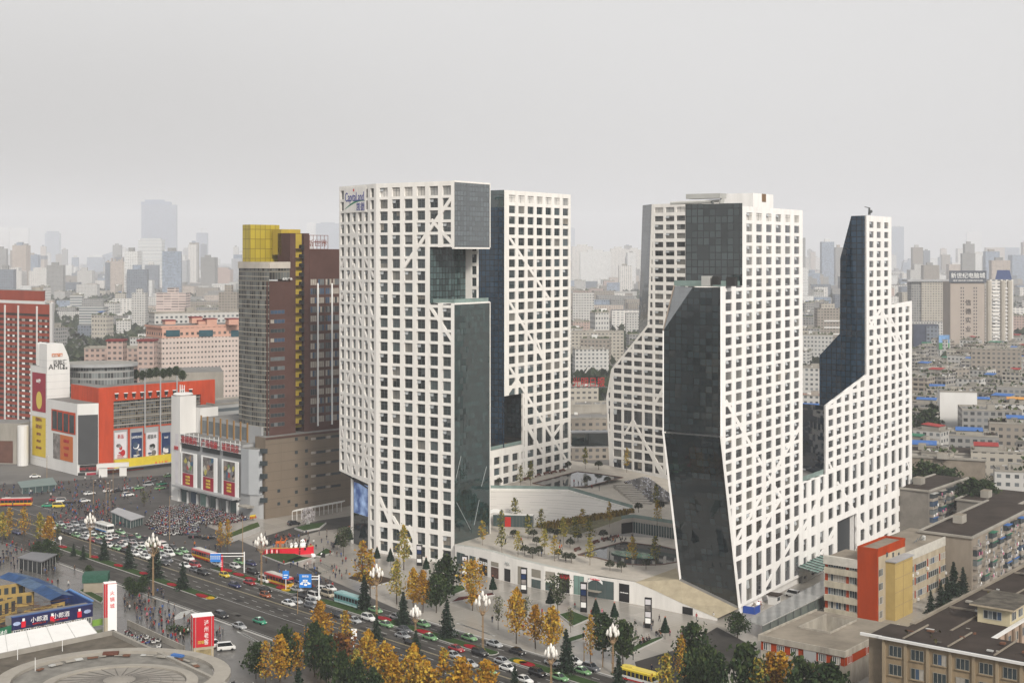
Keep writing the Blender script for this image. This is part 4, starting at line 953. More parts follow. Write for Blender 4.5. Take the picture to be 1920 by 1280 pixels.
def windows(root,a,d,z0,nx,ny,pu,pv,w,h,u0=0.,v0=0.,mats=None,frame=M_WF,keep=100,seed=0,name='window',proud=.05,bars=2,sill=None,skip=()):
 """a field of framed windows on the wall a + d s; the lowest and nearest ones are objects, a surplus is one part"""
 rnd=random.Random(seed);mats=mats or WSET;d=V3(d).normalized();n=V3((d[1],-d[0],0));
 if n.dot(xy(a))>0:n=-n
 flip=d.cross(UP).dot(n)<0
 cache={}
 def draw(b,o,k):
  r=random.Random(k)
  q=[o+n*proud,o+n*proud+d*w,o+n*proud+d*w+UP*h,o+n*proud+UP*h]
  nb=bars;m0=r.choice(mats)
  for i in range(nb):
   m=m0 if r.random()<.6 else r.choice(mats);p0,p1=o+n*proud+d*w*i/nb,o+n*proud+d*w*(i+1)/nb
   q=[p0,p1,p1+UP*h,p0+UP*h];b.poly(q[::-1]if flip else q,m)
  if frame:
   for i in range(nb+1):b.box(o+n*proud+d*(w-.09)*i/nb,d*.09,n*.05,UP*h,frame)
   b.box(o+n*proud,d*w,n*.045,UP*.09,frame);b.box(o+n*proud+UP*(h-.09),d*w,n*.045,UP*.09,frame)
  if sill:b.box(o-d*.1-UP*.16,d*(w+.2),n*.3,UP*.14,sill)
 cells=[(j,i)for j in range(ny)for i in range(nx)if(i,j)not in skip]
 for c_,(j,i)in enumerate(cells):
  o=xy(a)+d*(u0+i*pu)+UP*(z0+v0+j*pv)
  if c_<keep:
   k=rnd.randrange(7)
   if k not in cache:bb=MB();draw(bb,V3((0,0,0)),k+seed*31);oo=bb.build(name);cache[k]=oo.data;bpy.data.objects.remove(oo)
   oo=bpy.data.objects.new(name,cache[k]);COL.objects.link(oo);oo.location=o;adopt(oo,root)
  else:
   if c_==keep:rest=MB()
   draw(rest,o,rnd.randrange(40)+seed*31)
 if len(cells)>keep:oo=rest.build(name,root);oo['kind']='stuff'
def plate(root,a,d,s0,s1,z0,z1,m,name,off=.08,th=.06): # a flat board on a wall
 d=V3(d).normalized();n=V3((d[1],-d[0],0));n=-n if n.dot(xy(a))>0 else n
 b=MB();b.box(xy(a)+d*s0+n*off+UP*z0,d*(s1-s0),n*th,UP*(z1-z0),m);return b.build(name,root),n
def onp(a,d,px,py,off=0.):
 d=V3(d).normalized();n=V3((d[1],-d[0],0));n=-n if n.dot(xy(a))>0 else n
 s=s_at(a,d,px);p=xy(a)+d*s;return p+n*off+UP*z_at(p,py)
def plate_px(root,a,d,x0,x1,y0,y1,m,name,off=.08,th=.06): # the same, measured off the photograph (y at the left edge)
 s0,s1=s_at(a,d,x0),s_at(a,d,x1);p=xy(a)+V3(d)*s0
 return plate(root,a,d,s0,s1,z_at(p,y1),z_at(p,y0),m,name,off,th)
M_ADRED=mat('advert_dark_red',(.30,.01,.03),.5,.1,.3);M_ADYEL=mat('advert_yellow',(.62,.45,.02),.5,.1,.3);M_ADOR=mat('advert_orange',(.50,.13,.02),.5,.1,.3);M_ADBLUE=mat('advert_night_blue',(.01,.03,.10),.45,.3,.3);M_ADWHT=mat('advert_white',(.62,.60,.62),.5,.08,.3);M_ADPHO=mat('advert_photo',(.20,.18,.17),.5,.8,.35);M_ADGRN=mat('advert_green',(.10,.30,.08),.5,.2,.3)
M_TBLK=mat('letter_black',(.015,.015,.015),.5,0);M_TRED=mat('letter_dark_red',(.42,.015,.02),.5,0);M_TYEL=mat('letter_yellow',(.65,.5,.08),.5,0);M_TBROWN=mat('letter_brown',(.18,.05,.03),.5,0)
# --- white sign tower and orange-red mall
K=gp(185,889);K.z=0;kd=-Rr
Kc=gp(145,891);Kc.z=0 # corner between the white front and the dark screen
s88,s57=s_at(Kc,kd,88),s_at(Kc,kd,57)
C88,C57=Kc+kd*s88,Kc+kd*s57
am=empty('sign_tower','white tiled advertising tower with a curved top at the corner of the orange mall','tower',None,C88)
zt=z_at(C88,645)
ZL=z_at(C57,684);l131=s_at(C88,Nn,131)
b=MB();b.prism([C57,C88,C88+Nn*l131,C57+Nn*l131],0,ZL,M_TILE,M_ROOF)
prof=[(0,ZL),(l131,ZL),(l131-.6,ZL+4),(l131-1.8,ZL+7),(l131-3.4,zt),(0,zt)]
c1_=C57+(C88-C57)*.55
fa=[c1_+Nn*s+(C88-c1_)+UP*z for s,z in prof];fb=[c1_+Nn*s+UP*z for s,z in prof]
b.poly(fa,M_TILE);b.poly(fb[::-1],M_TILE)
for i in range(6):j=(i+1)%6;b.poly([fa[j],fa[i],fb[i],fb[j]],M_TILE)
b.build('wall',am)
b=MB();tq=C57+Nn*3;b.lathe(tq+Rr*5+UP*ZL,[(2.2,0),(2.2,zt-ZL-.5),(1.9,zt-ZL)],M_TILE,10);b.build('roof_drum',am)
b=MB() # joints of the tiling
for z in[3+3.2*i for i in range(15)]:b.box(C57-Nn*.03+UP*z,C88-C57,-Nn*.02,UP*.07,M_GPAN);b.box(C88+Rr*.03+UP*z,Nn*l131,Rr*.02,UP*.07,M_GPAN)
b.build('tile_joint',am)
pl_,n_=plate_px(am,C88,Rr,61,86,697,769,M_ADRED,'red_advert')
ad=MB();cc_=onp(C88,Rr,74,750,.2);ad.poly([cc_+Rr*3.0*math.cos(t)+UP*4.0*math.sin(t)for t in[i*math.pi/8 for i in range(16)]],M_TYEL);ad.build('yellow_disc',pl_)
text('60秒',2.2,M_LW,pl_,'lettering',onp(C88,Rr,73,717,.25),Rr)
pl_,n_=plate_px(am,C88,Rr,61,86,779,852,M_ADYEL,'yellow_advert')
for i,(t_,sz_)in enumerate((('招商中心',2.0),('总价20万',2.0),('精装公寓',1.3),('拎包入住',1.3),('8750 0600',1.6))):text(t_,sz_,M_TBROWN,pl_,'lettering',onp(C88,Rr,73.5,789+i*13,.25),Rr,sx=.8)
text('AMD',3.5,M_TBLK,am,'lettering',onp(C88,Nn,106,692,.12),Nn);text('百脑汇',2.2,M_TBLK,am,'lettering',onp(C88,Nn,112,682,.12),Nn)
pl_,n_=plate_px(am,C88,Nn,97,117,663,669,M_ADOR,'orange_sign');text('资讯广场',1.2,M_LW,pl_,'lettering',onp(C88,Nn,107,668,.25),Nn)
sgm=MB();e0=onp(C88,Nn,118,692,.12)
for q_ in((0,0),(1.2,0),(0,1.2)):sgm.box(e0+Nn*q_[0]+UP*q_[1],Nn*.8,Rr*.05,UP*.8,M_TBLK)
sgm.build('emblem',am)

mall=empty('orange_mall','orange red computer mall with advert panels and a yellow canopy band','mall',None,K)
zk_=z_at(K,727);zf0=z_at(Kc,757);L403=s_at(K,Nn,403)
b=MB();b.prism([C88+Rr*.02,Kc,K-Nn*.05,K-Rr*6+Nn*5,C88+Nn*14],0,zf0,M_TILE,M_ROOF);b.build('front_block',mall)
b=MB()
s213,s378=s_at(K,Nn,213),s_at(K,Nn,377)
zi=z_at(K+Nn*s213,752)
b.box(K,Nn*s213,-Rr*26,UP*zk_,M_RED,M_ROOF);b.box(K+Nn*(s213+.0)+UP*zi,Nn*(L403-s213),-Rr*1.5,UP*(zk_-zi),M_RED);b.box(K+Nn*s378,Nn*(L403-s378),-Rr*26,UP*(zi-.0),M_RED,M_ROOF);b.build('red_frame',mall)
CW_MALL=facade('mall_glazing',(.20,.17,.12),(.05,.055,.06),1.1,1.35,.84,.78,.4,spread=.9)
b=MB();b.wall(K+Nn*s213-Rr*1.0,K+Nn*s378-Rr*1.0,18,zi,CW_MALL);b.build('glazing',mall)
b=MB();b.box(K+Nn*s213-Rr*1.1,Nn*(s378-s213),-Rr*24,UP*(zk_-1.5),M_GPAN,M_ROOF);b.build('core_wall',mall)
b=MB()
for y in(758,771,785,799):
 p=K+Nn*s213;b.box(p-Rr*.95+UP*z_at(p,y),Nn*(s378-s213),Rr*.3,UP*.5,M_CONC)
b.build('floor_band',mall)
za,zb_=z_at(K+Nn*s213,862),z_at(K+Nn*s213,806)
b=MB();b.box(K+Nn*s213-Rr*.9+UP*za,Nn*(s378-s213),Rr*.6,UP*(zb_-za),M_GPAN);b.box(K+Nn*s213-Rr*.9+UP*(zb_-.1),Nn*(s378-s213),Rr*.8,UP*.5,M_RED)
for x in(240,269,298):p=K+Nn*s_at(K,Nn,x);b.box(p-Rr*.3+UP*za,Nn*1.0,Rr*.3,UP*(zb_-za),M_RED)
b.build('advert_frame',mall)
for x0,x1,m,t_,tm in((214.5,237,M_ADWHT,'新品',M_TRED),(246,266,M_ADBLUE,'SAMSUNG',M_LW),(274,295,M_ADWHT,'超极本',M_TBLK),(303,319,M_ADBLUE,'intel',M_LW),(325,344,M_ADRED,'红包',M_LW)):
 pl_,n_=plate_px(mall,K-Rr*.3,Nn,x0,x1,811,860,m,'advert',.1)
 xm=(x0+x1)/2;text(t_,1.5 if len(t_)>4 else 2.0,tm,pl_,'lettering',onp(K-Rr*.3,Nn,xm,821,.3),Nn,sx=.75)
 im=MB();ir=random.Random(int(x0))
 for k in range(6):c_=onp(K-Rr*.3,Nn,xm+ir.uniform(-4.5,4.5),838+ir.uniform(-6,14),.25+.006*k);ra_,rb_=ir.uniform(.5,1.5),ir.uniform(.4,1.6);im.poly([c_+Nn*ra_*math.cos(t)+UP*rb_*math.sin(t)for t in[j*math.pi/4+.4 for j in range(8)]],([M_TRED,M_ADPHO,M_TBLK,M_ADRED]if m is M_ADWHT and x0<250 else[M_ADPHO,M_TBLK,M_ADBLUE,M_GPAN]if m is M_ADWHT else[M_ADWHT,M_WGB,M_ADPHO,M_LW])[k%4])
 for k in range(3):c_=onp(K-Rr*.3,Nn,xm,853+k*2.4,.25);im.box(c_-Nn*1.6,Nn*3.2*ir.uniform(.5,1),Rr*.02,UP*.25,tm)
 im.build('picture',pl_)
b=MB();zy0,zy1=z_at(K+Nn*s213,877),z_at(K+Nn*s213,862);b.box(K+Nn*s213-Rr*.4+UP*zy0,Nn*(s378-s213),Rr*1.6,UP*(zy1-zy0),mat('canopy_yellow',(.62,.48,.03),.5,.1));b.box(K+Nn*(s213-6)-Rr*.2+UP*(zy0-.3),Nn*(s378-s213),Rr*2.8,UP*.3,M_GPAN);b.build('canopy',mall)
text('A U X',2.6,M_LR,mall,'lettering',onp(K+Rr*1.25,Nn,302,871,.1),Nn)
for i,(x0,x1,m)in enumerate(((211,225,M_ADOR),(226,240,M_ADRED),(241,269,mat('shop_red',(.40,.03,.02),.5,.4,.4)),(271,283,mat('canopy_yellow',(.62,.48,.03),.5,.1)),(286,300,M_ADRED),(303,318,mat('canopy_yellow',(.62,.48,.03),.5,.1)))):plate_px(mall,K,Nn,x0,x1,880,897,m,'shop_front',.1)
for i in range(10):
 p=onp(K,Nn,220+i*15.2 if i else 218,738-i*.9,.1);b=MB();b.box(p-Nn*.9,Nn*1.8,Rr*.6,UP*.3,M_LW);b.box(p-Nn*.7-UP*1.6,Nn*1.4,Rr*.5,UP*1.6,M_TBLK);b.lathe(p+Rr*.3-UP*2.4,[(.1,0),(.4,.5)],M_LW,6);b.build('wall_lamp',mall)
for x in(270,299,330):b=MB();p=K+Nn*s_at(K,Nn,x)+Rr*.9;b.tube(p+UP*16,p+UP*(zk_+3),.35,.35,M_GPAN,6);b.build('mast',mall)
zS0,zS1=z_at(Kc,870),z_at(Kc,778);dS=(K-Kc).normalized()
plate(mall,Kc,dS,.3,(K-Kc).length-.3,zS0,zS1,mat('dark_screen',(.05,.052,.055),.5,.1,.2),'big_screen',.2,.5)
pl_,n_=plate(mall,Kc,dS,1,(K-Kc).length-1,zS0-3.2,zS0-.5,M_TBLK,'ticker',.2,.5);text('数码广场欢迎',1.5,M_TRED,pl_,'lettering',Kc+dS*(K-Kc).length*.5+n_*.75+UP*(zS0-2.6),dS,sx=.8)
pl_,n_=plate_px(mall,C88,Rr,100,113,811,858,M_ADPHO,'billboard');pl_,n_=plate_px(mall,C88,Rr,113.3,137,814,861,M_ADOR,'billboard')
for i,t_ in enumerate(('成都商报','27日开幕','数码节')):text(t_,1.6,M_TRED,pl_,'lettering',onp(C88,Rr,125,829+i*13,.25),Rr,sx=.8)
pl_,n_=plate_px(mall,C88,Rr,97,142,766,806,M_RED,'red_window_frame',.1)
for x0 in(99,109,120,131):plate_px(pl_,C88,Rr,x0,x0+8.5,769+(x0-99)*.25,803+(x0-99)*.25,M_WG,'pane',.2)
plate_px(mall,C88,Rr,66,97,872,884,M_TILE,'shop_front',.2);plate_px(mall,C88,Rr,113,143,884,898,M_ADGRN,'shop_front',.2);plate_px(mall,Kc,dS,146,160,886,898,M_TBLK,'shop_front',.3);plate_px(mall,Kc,dS,162,180,886,898,M_ADRED,'shop_front',.3)
b=MB();p=gp(183,893);b.box(p+UP*4,dS*13,V3((.6,-2.5,0)),UP*1.6,M_TILE);b.box(p+dS*.5,dS*3.5,V3((.6,-2.0,0)),UP*4,M_TILE);b.box(p+dS*9,dS*3,V3((.6,-2.0,0)),UP*4,M_TILE);b.build('entrance_porch',mall)
pl_,n_=plate_px(mall,K-Rr*20,Nn,148,178,729,751,M_TILE,'sign_board',.2);text('@ayy',3.4,mat('letter_orange',(.42,.09,.03),.5,0),pl_,'lettering',onp(K-Rr*20,Nn,163,743,.4),Nn)
# curved glass building behind
cg=gp(190,862);cb_=empty('drum_building','curved glass office drum with a flat overhanging roof behind the orange mall','building',None,cg)
b=MB();R_=[cg+V3((15*math.cos(t),11*math.sin(t),0))for t in[i*math.pi/9 for i in range(18)]];zr_=z_at(cg,686)
b.prism(R_,0,zr_,facade('drum_glazing',(.30,.30,.29),(.09,.10,.10),1.4,3.2,.86,.72,.5,spread=.8),M_ROOF);b.build('wall',cb_)
b=MB();R_=[cg+V3((18*math.cos(t)-1,13*math.sin(t),0))for t in[i*math.pi/9 for i in range(18)]];b.prism(R_,zr_+.2,zr_+1.6,M_GPAN,mat('roof_membrane',(.28,.27,.25),.8,.2));b.build('roof',cb_)
rb=MB();pa=gp(262,850);rb.box(pa,V3((38,10,0)),V3((-8,30,0)),UP*z_at(pa,700),M_CONC,M_ROOF);rt=empty('roof_block','plain grey block with a roof garden behind the orange mall','building',None,pa);rb.build('wall',rt)

# --- grey mall with red lettering and the brown podium, one block; brown tower on top
G0=gp(330,938);G0.z=0;g452,g484=s_at(G0,Rr,452),s_at(G0,Rr,484)
G2=G0+Rr*(g484-2);gm=empty('grey_mall','grey shopping mall with red lettering, three tall posters and a brown windowless side','mall',None,G2)
zg=z_at(G0,812);zp=z_at(G2,822)
b=MB();b.box(G0+Nn*.6,Rr*(g452),Nn*10,UP*zg,M_GPAN,M_ROOF)
cpt=[G0+Rr*g452,G0+Rr*(g452+5),G0+Rr*(g452+8)+Nn*2,G0+Rr*(g452+8.8)+Nn*3.2,G0+Rr*g452+Nn*10]
b.prism(cpt,z_at(G2,930),zg-1,mat('grey_metal_panel',(.37,.385,.40),.45,.08,.1),M_ROOF);b.prism([p+Nn*.6 for p in cpt],0,z_at(G2,930),M_GPAN,closed=False);b.build('front_wall',gm)
Lp=s_at(G2,Nn,672)
b=MB();b.box(G2-Rr*(g484-8)+Nn*10.9,Rr*(g484-8)+Rr*.6,Nn*(Lp-10),UP*zp,M_BROWN,M_ROOF);b.box(G2-Rr*6+Nn*4.0,Rr*6.6,Nn*6.88,UP*zp,M_BROWN,M_ROOF);b.box(G0+Nn*10.3,Rr*8,Nn*60,UP*(zg-2),M_GPAN,M_ROOF);b.build('podium_wall',gm)
PG=G2+Nn*4.0+Rr*.62
b=MB()
for z in[3.5+3.3*i for i in range(8)]:b.box(PG+Rr*.02+UP*z,Nn*(Lp-4),Rr*.02,UP*.09,mat('panel_joint',(.10,.085,.07),.8,0))
b.box(PG+Rr*.02+UP*(zp-.7),Nn*(Lp-4),Rr*.25,UP*.6,M_DBROWN);b.build('panel_joint',gm)
for i,y in enumerate((850,873,897,921,942)):
 for x,w_ in((487,2.2),(490.5,2.2),(494,2.2),(497.5,2.2)):p=onp(PG,Nn,x,y,.03);b=MB();b.box(p,Nn*.9,Rr*.06,UP*1.7,M_WG);b.build('window',gm)
for x,y0,y1 in((553,826,950),(572,824,944)):
 for i in range(6):p=onp(PG,Nn,x,y0+(y1-y0)*i/5,.03);b=MB();b.box(p,Nn*1.2,Rr*.06,UP*1.2,M_WG);b.build('window',gm)
for x,y in((520,947),(539,943),(520,923)):p=onp(PG,Nn,x,y,.03);b=MB();b.box(p,Nn*1.2,Rr*.06,UP*1.1,M_WG);b.build('window',gm)
for y in(825,851,872,895,918):
 for k in range(6):p=onp(PG,Nn,583+k*9,y-k*1.1,.03);b=MB();b.box(p,Nn*2.6,Rr*.06,UP*.9,M_WG if k%3 else M_CURTN);b.build('window',gm)
# left stair tower, sign frame, posters
b=MB();st0=G0-Rr*.5;b.box(st0-Rr*3.0,Rr*6.5,Nn*7,UP*z_at(G0,742),M_TILE,M_ROOF);b.box(st0-Rr*3.6+Nn*7.1,Rr*10,Nn*8,UP*z_at(G0,765),M_TILE,M_ROOF);b.build('stair_tower',gm)
b=MB();zq_=z_at(G0,742);b.lathe(st0+Nn*3.4+UP*zq_,[(3.6,0),(3.9,.5),(3.4,.9)],M_TILE,12)
for q_ in(-1.5,0,1.6):b.tube(st0+Rr*q_+Nn*3+UP*zq_,st0+Rr*q_+Nn*3+UP*(zq_+4),.25,.2,M_TILE,5)
b.build('roof_ring',gm)
plate_px(gm,G0-Nn*.05,Rr,329.5,335,812,905,M_ADWHT,'side_banner',.1)
text('招商热线',1.6,M_TRED,gm,'lettering',onp(G0,Rr,332,842,.4),Rr,sx=.5)
frm=[(338,374),(376.5,412),(415,452)]
for i,(x0,x1)in enumerate(frm):
 y0=812+(x0-338)*.19
 pl_,n_=plate_px(gm,G0,Rr,x0,x1,y0+2,y0+17,mat('sign_backing',(.30,.29,.29),.6,.1),'sign_frame',-.3)
 b=MB()
 for zz_ in(y0+1,y0+9,y0+17):p=onp(G0,Rr,x0,zz_,.1);b.box(p,Rr*(s_at(G0,Rr,x1)-s_at(G0,Rr,x0)),n_*.12,UP*.25,M_LW)
 for k in range(5):p=onp(G0,Rr,x0+(x1-x0)*k/4.2,y0+17,.1);b.box(p,Rr*.2,n_*.12,UP*3.4,M_LW)
 b.build('rail',pl_)
 text(('赛博数码','广场电脑','城百货店')[i],3.0,M_TRED,pl_,'lettering',onp(G0,Rr,(x0+x1)/2,y0+15.5+(x1-x0)*.09,.45),Rr,sx=.95)
 plate_px(gm,G0,Rr,x0+2,x1-1,y0+18,y0+27,mat('band_dark',(.02,.025,.025),.5,0),'glass_band',-.3)  # plain near-black band below each sign frame
 w_=plate_px(gm,G0,Rr,x0+3,x1-3,y0+33,y0+103,M_LW,'poster_frame',.3,.25)[0]
 po=plate_px(w_,G0,Rr,x0+7,x1-9,y0+36,y0+72,M_ADPHO,'poster_picture',.6)[0];po2,_=plate_px(w_,G0,Rr,x0+7,x1-9,y0+73,y0+99,(M_ADRED,M_ADWHT,M_ADRED)[i]if i!=1 else M_ADRED,'poster_caption',.6)
 for k in range(3):text(('年末盛典','新店开业','时尚数码')[k],.95,M_TYEL,po2,'lettering',onp(G0,Rr,(x0+x1)/2-1,y0+83+k*6,.75),Rr,sx=.8)
 pi_=MB();rr2=random.Random(i)
 for k in range(9):c_=onp(G0,Rr,x0+10+rr2.random()*(x1-x0-21),y0+44+rr2.random()*22,.68+.004*k);q_=[c_+Rr*rr2.uniform(.5,1.5)*math.cos(t)+UP*rr2.uniform(.5,1.6)*math.sin(t)for t in[j*math.pi/4 for j in range(8)]];pi_.poly(q_,mat('print_%d'%k,[(.45,.36,.28),(.12,.25,.08),(.03,.02,.02),(.4,.05,.05),(.5,.48,.42),(.05,.12,.2),(.35,.22,.12),(.2,.2,.22),(.45,.40,.1)][k],.5,0))
 pi_.build('poster_print',po)
for k in range(7):
 p=G0+Rr*(2+g452*k/6.6);b=MB();b.tube(p+Nn*.0+UP*.1,p+UP*z_at(p,918+k*4),.55,.55,M_TILE,8);b.build('column',gm)
 if k<6:b=MB();b.box(p+Nn*.5+Rr*1.2+UP*.2,Rr*4.6,-Nn*.05,UP*5.8,[M_SG,M_WGB,M_SGREEN,M_SG,M_WGL,M_SG][k]);b.build('shop_window',gm)
b=MB();b.box(G0-Nn*3+Rr*2+UP*z_at(G0,908),Rr*(g452-3),Nn*3.4,UP*.7,M_GPAN);b.box(G2-Rr*7-Nn*2.6+UP*4.4,Rr*6,Nn*3,UP*.5,M_CONC);b.build('canopy',gm)
pl_,n_=plate_px(gm,PG-Nn*3.6,Nn,466,477,965,972,mat('canopy_yellow',(.62,.48,.03),.5,.1),'yellow_sign',.8);text('停车场',1.0,M_TRED,pl_,'lettering',onp(PG-Nn*3.6,Nn,471.5,971,1.0),Nn)
# set-back top storey
us=G0+Rr*8+Nn*6;zu0,zu1=zg-.5,z_at(us,782)
b=MB();b.box(us+UP*zu0,Rr*(g452-4),Nn*14,UP*(zu1-zu0),M_GPAN,M_ROOF);b.build('top_storey',gm)
for k in range(8):
 p=us+Rr*(.4+k*4.6);b=MB();b.box(p-Nn*.3+UP*zu0,Rr*.7,Nn*.3,UP*(zu1-zu0+.8),mat('ochre_post',(.30,.17,.06),.7,.1));b.build('post',gm)
 if k<7:b=MB();b.box(p+Rr*1.1-Nn*.08+UP*(zu0+1.2),Rr*3,Nn*.05,UP*(zu1-zu0-2.2),M_WGL);b.build('window',gm)
b=MB();p=G0+Rr*18+Nn*26+UP*(zg-1);b.poly([p,p+Rr*12,p+Rr*12+Nn*12+UP*2,p+Nn*12+UP*2],mat('blue_sheet',(.05,.14,.38),.6,.1));b.build('blue_roof',gm)

# --- brown tower with the yellow stair
BT=PG+Nn*s_at(PG,Nn,512)-Rr*3.6;ztw=z_at(BT,492)
bt=empty('brown_tower','brown tower with a yellow open stair and grey glazed wing standing on the brown podium','tower',None,up(BT,zp))
Lb=s_at(BT,Nn,664);zb0=zp-.3
s545,s580,s555,s572=[s_at(BT,Nn,x)for x in(545,581,555.5,571.5)]
b=MB();b.box(up(BT,zb0),Nn*(s545-.05),-Rr*16,UP*(z_at(BT,528)-zb0),M_DBROWN,M_ROOF);b.box(up(BT+Nn*s545-Rr*.4,zb0),Nn*(s555-s545),-Rr*8,UP*(z_at(BT+Nn*s545,437)-zb0),M_DBROWN);b.box(up(BT+Nn*s572-Rr*.4,zb0),Nn*(s580-s572),-Rr*8,UP*(z_at(BT+Nn*s545,437)-zb0),M_DBROWN)
b.box(up(BT+Nn*s580-Rr*.3,zb0),Nn*(Lb-s580-.2),-Rr*15.6,UP*(z_at(BT+Nn*s580,467)-zb0),M_DBROWN,M_ROOF);b.build('brown_wall',bt)
zc_=z_at(BT+Nn*s545,437)
b=MB();b.box(up(BT+Nn*(s555-.1)-Rr*2.0,zb0+2),Nn*(s572-s555+.2),-Rr*6,UP*(zc_-zb0-2.2),M_YEL);b.box(up(BT+Nn*s545-Rr*6,zc_-8),Nn*(s580-s545),-Rr*6,UP*(9.5),M_YEL);b.build('yellow_stair_wall',bt)
nf=int((zc_-zb0-3)/3.42)
for i in range(nf):
 z=zb0+3.2+3.42*i;b=MB();b.box(up(BT+Nn*s555-Rr*.35,z),Nn*(s572-s555),-Rr*1.7,UP*.28,M_DBROWN);b.box(up(BT+Nn*(s572-1.5)-Rr*.3,z),Nn*1.5,-Rr*1.2,UP*1.6,M_TBLK);b.build('stair_landing',bt)
windows(bt,BT,Nn,zb0+3.4,1,nf-7,1,3.42,s545*.62,1.5,s545*.12,0,frame=mat('brown_frame',(.14,.11,.10),.6,0),seed=3,bars=4)
windows(bt,BT+Nn*s580-Rr*.3,Nn,zb0+3.4,6,nf-4,(Lb-s580)/6,3.42,(Lb-s580)/6*.84,2.35,.4,0,frame=mat('brown_frame',(.14,.11,.10),.6,0),keep=60,seed=4,bars=3,mats=[M_WGL,M_WG,M_WGL,M_WGB,M_CURTN])
b=MB()
for q_ in(.27,.78):p=BT+Nn*(s580+(Lb-s580)*q_*.62);b.box(up(p-Rr*.25,zb0+2),Nn*.5,Rr*.35,UP*(z_at(p,531)-zb0-2),M_LW)
b.build('white_pilaster',bt)
# grey glazed wing: bowed front
w450=BT-Nn*0;wl=[BT-Rr*19,BT-Rr*10-Nn*.9,BT-Rr*3.5-Nn*.7,BT+Nn*.4,BT+Nn*s545*.98,BT+Nn*s545*.9-Rr*14]
CW_WING=facade('wing_glazing',(.19,.175,.145),(.060,.064,.062),1.25,3.42,.86,.84,.6,spread=.9)
b=MB();u_=0
fr_=[wl[0]+Rr*0,wl[1],wl[2],wl[3]+Rr*.5]
lowz,hz=zb0,z_at(BT,499)
b.prism([fr_[0],fr_[1],fr_[2],fr_[3],BT-Rr*2+Nn*.3,BT-Rr*19+Nn*8],lowz,z_at(BT,492)-2.2,CW_WING,M_ROOF)
b.prism([fr_[3]+Rr*.02,BT+Nn*s545*.93+Rr*.5,BT+Nn*s545*.93-Rr*3,BT-Rr*3+Nn*.2],z_at(BT,524),z_at(BT,492)-2.2,CW_WING,M_ROOF);b.build('glazed_wing',bt)
b=MB()
for i in range(int((hz-lowz)/3.42)+1):
 z=lowz+3.42*i
 for p,q_ in zip(fr_,fr_[1:]):nn_=V3(((q_-p)[1],-(q_-p)[0],0)).normalized()*.3;b.box(up(p,z-.11),q_-p,nn_*.5,UP*.24,mat('wing_band',(.42,.38,.31),.7,.1))
for p,q_ in list(zip(fr_,fr_[1:]))+[(fr_[3],BT+Nn*s545*.93+Rr*.5)]:nn_=V3(((q_-p)[1],-(q_-p)[0],0)).normalized()*.35;b.box(up(p,z_at(BT,492)-2.2),q_-p,nn_,UP*2.4,mat('wing_parapet',(.47,.43,.38),.7,.1))
b.build('floor_band',bt)
yc=BT-Rr*13+Nn*1;b=MB();b.box(up(yc,hz-4),Rr*0+Nn*13,-Rr*5,UP*(z_at(yc,421)-hz+4),curtain('yellow_curtain',(.40,.31,.03),(.17,.12,.015),2.2,3.6,.22,.35,1.5,.12),M_YEL);b.build('yellow_crown',bt)
b=MB();gb_=BT+Nn*(s580+1)-Rr*4;zz0=z_at(BT+Nn*s580,467)
for i in range(7):b.tube(up(gb_+Nn*i*1.7,zz0),up(gb_+Nn*i*1.7,zz0+5.2),.12,.12,M_TBROWN,4)
for z in(0,2.6,5.2):b.tube(up(gb_,zz0+z),up(gb_+Nn*10.2,zz0+z),.12,.12,M_TBROWN,4)
b.build('roof_sign_frame',bt)
text('新世界',2.8,M_TBROWN,bt,'lettering',up(gb_+Nn*5.1+Rr*.2,zz0+1.2),Nn,sx=1.1);text('香年广场',1.1,M_LW,bt,'lettering',onp(BT+Rr*.5,Nn,538,525,.3),Nn)

# --- brick red tower at the left edge
bd_=V3((.80,-.60,0));bR=gp(93,826);bR.z=0;sl_=s_at(bR,-bd_,-45)
DV=V3((-.27,.963,0));br=empty('brick_tower','red brick tower with white window bays at the left edge of the skyline','tower',None,bR)
ztb=z_at(bR,571);b=MB();b.box(bR-bd_*sl_,bd_*sl_,DV*18,UP*ztb,M_BRICK,M_ROOF);b.build('wall',br)
b=MB();b.box(bR+bd_*.0,bd_*2.4,DV*18,UP*(ztb+.6),M_TILE)
for x in(34,69,9):p=bR-bd_*s_at(bR,-bd_,x);b.box(p-V3((.6,.8,0))*.5,bd_*.9,V3((.6,.8,0))*.5,UP*(ztb-1),M_TILE)
b.box(up(bR-bd_*sl_*.98,ztb),bd_*sl_*.92,DV*14,UP*1.6,M_TILE);b.build('white_trim',br)
b=MB();b.box(up(bR-bd_*sl_,ztb+1.4),bd_*(sl_-5),DV*12,UP*(z_at(bR,546)-ztb-1.4),M_BRICK,M_ROOF);b.lathe(up(bR-bd_*18+V3((3,4,0)),z_at(bR,546)),[(3,0),(3,1.6),(1,1.8)],M_CONC,8);b.build('crown',br)
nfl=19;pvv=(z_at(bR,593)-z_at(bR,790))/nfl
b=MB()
for j in range(nfl+1):b.box(up(bR-bd_*sl_,z_at(bR,790)+j*pvv-.3)-V3((.6,.8,0))*.05,bd_*(sl_-.5),V3((.6,.8,0))*.04,UP*1.3,mat('bay_shadow',(.05,.035,.03),.8,.3,1))  # flat dark strips paint the shade of recessed window rows
b.build('recess_shade_strip',br)
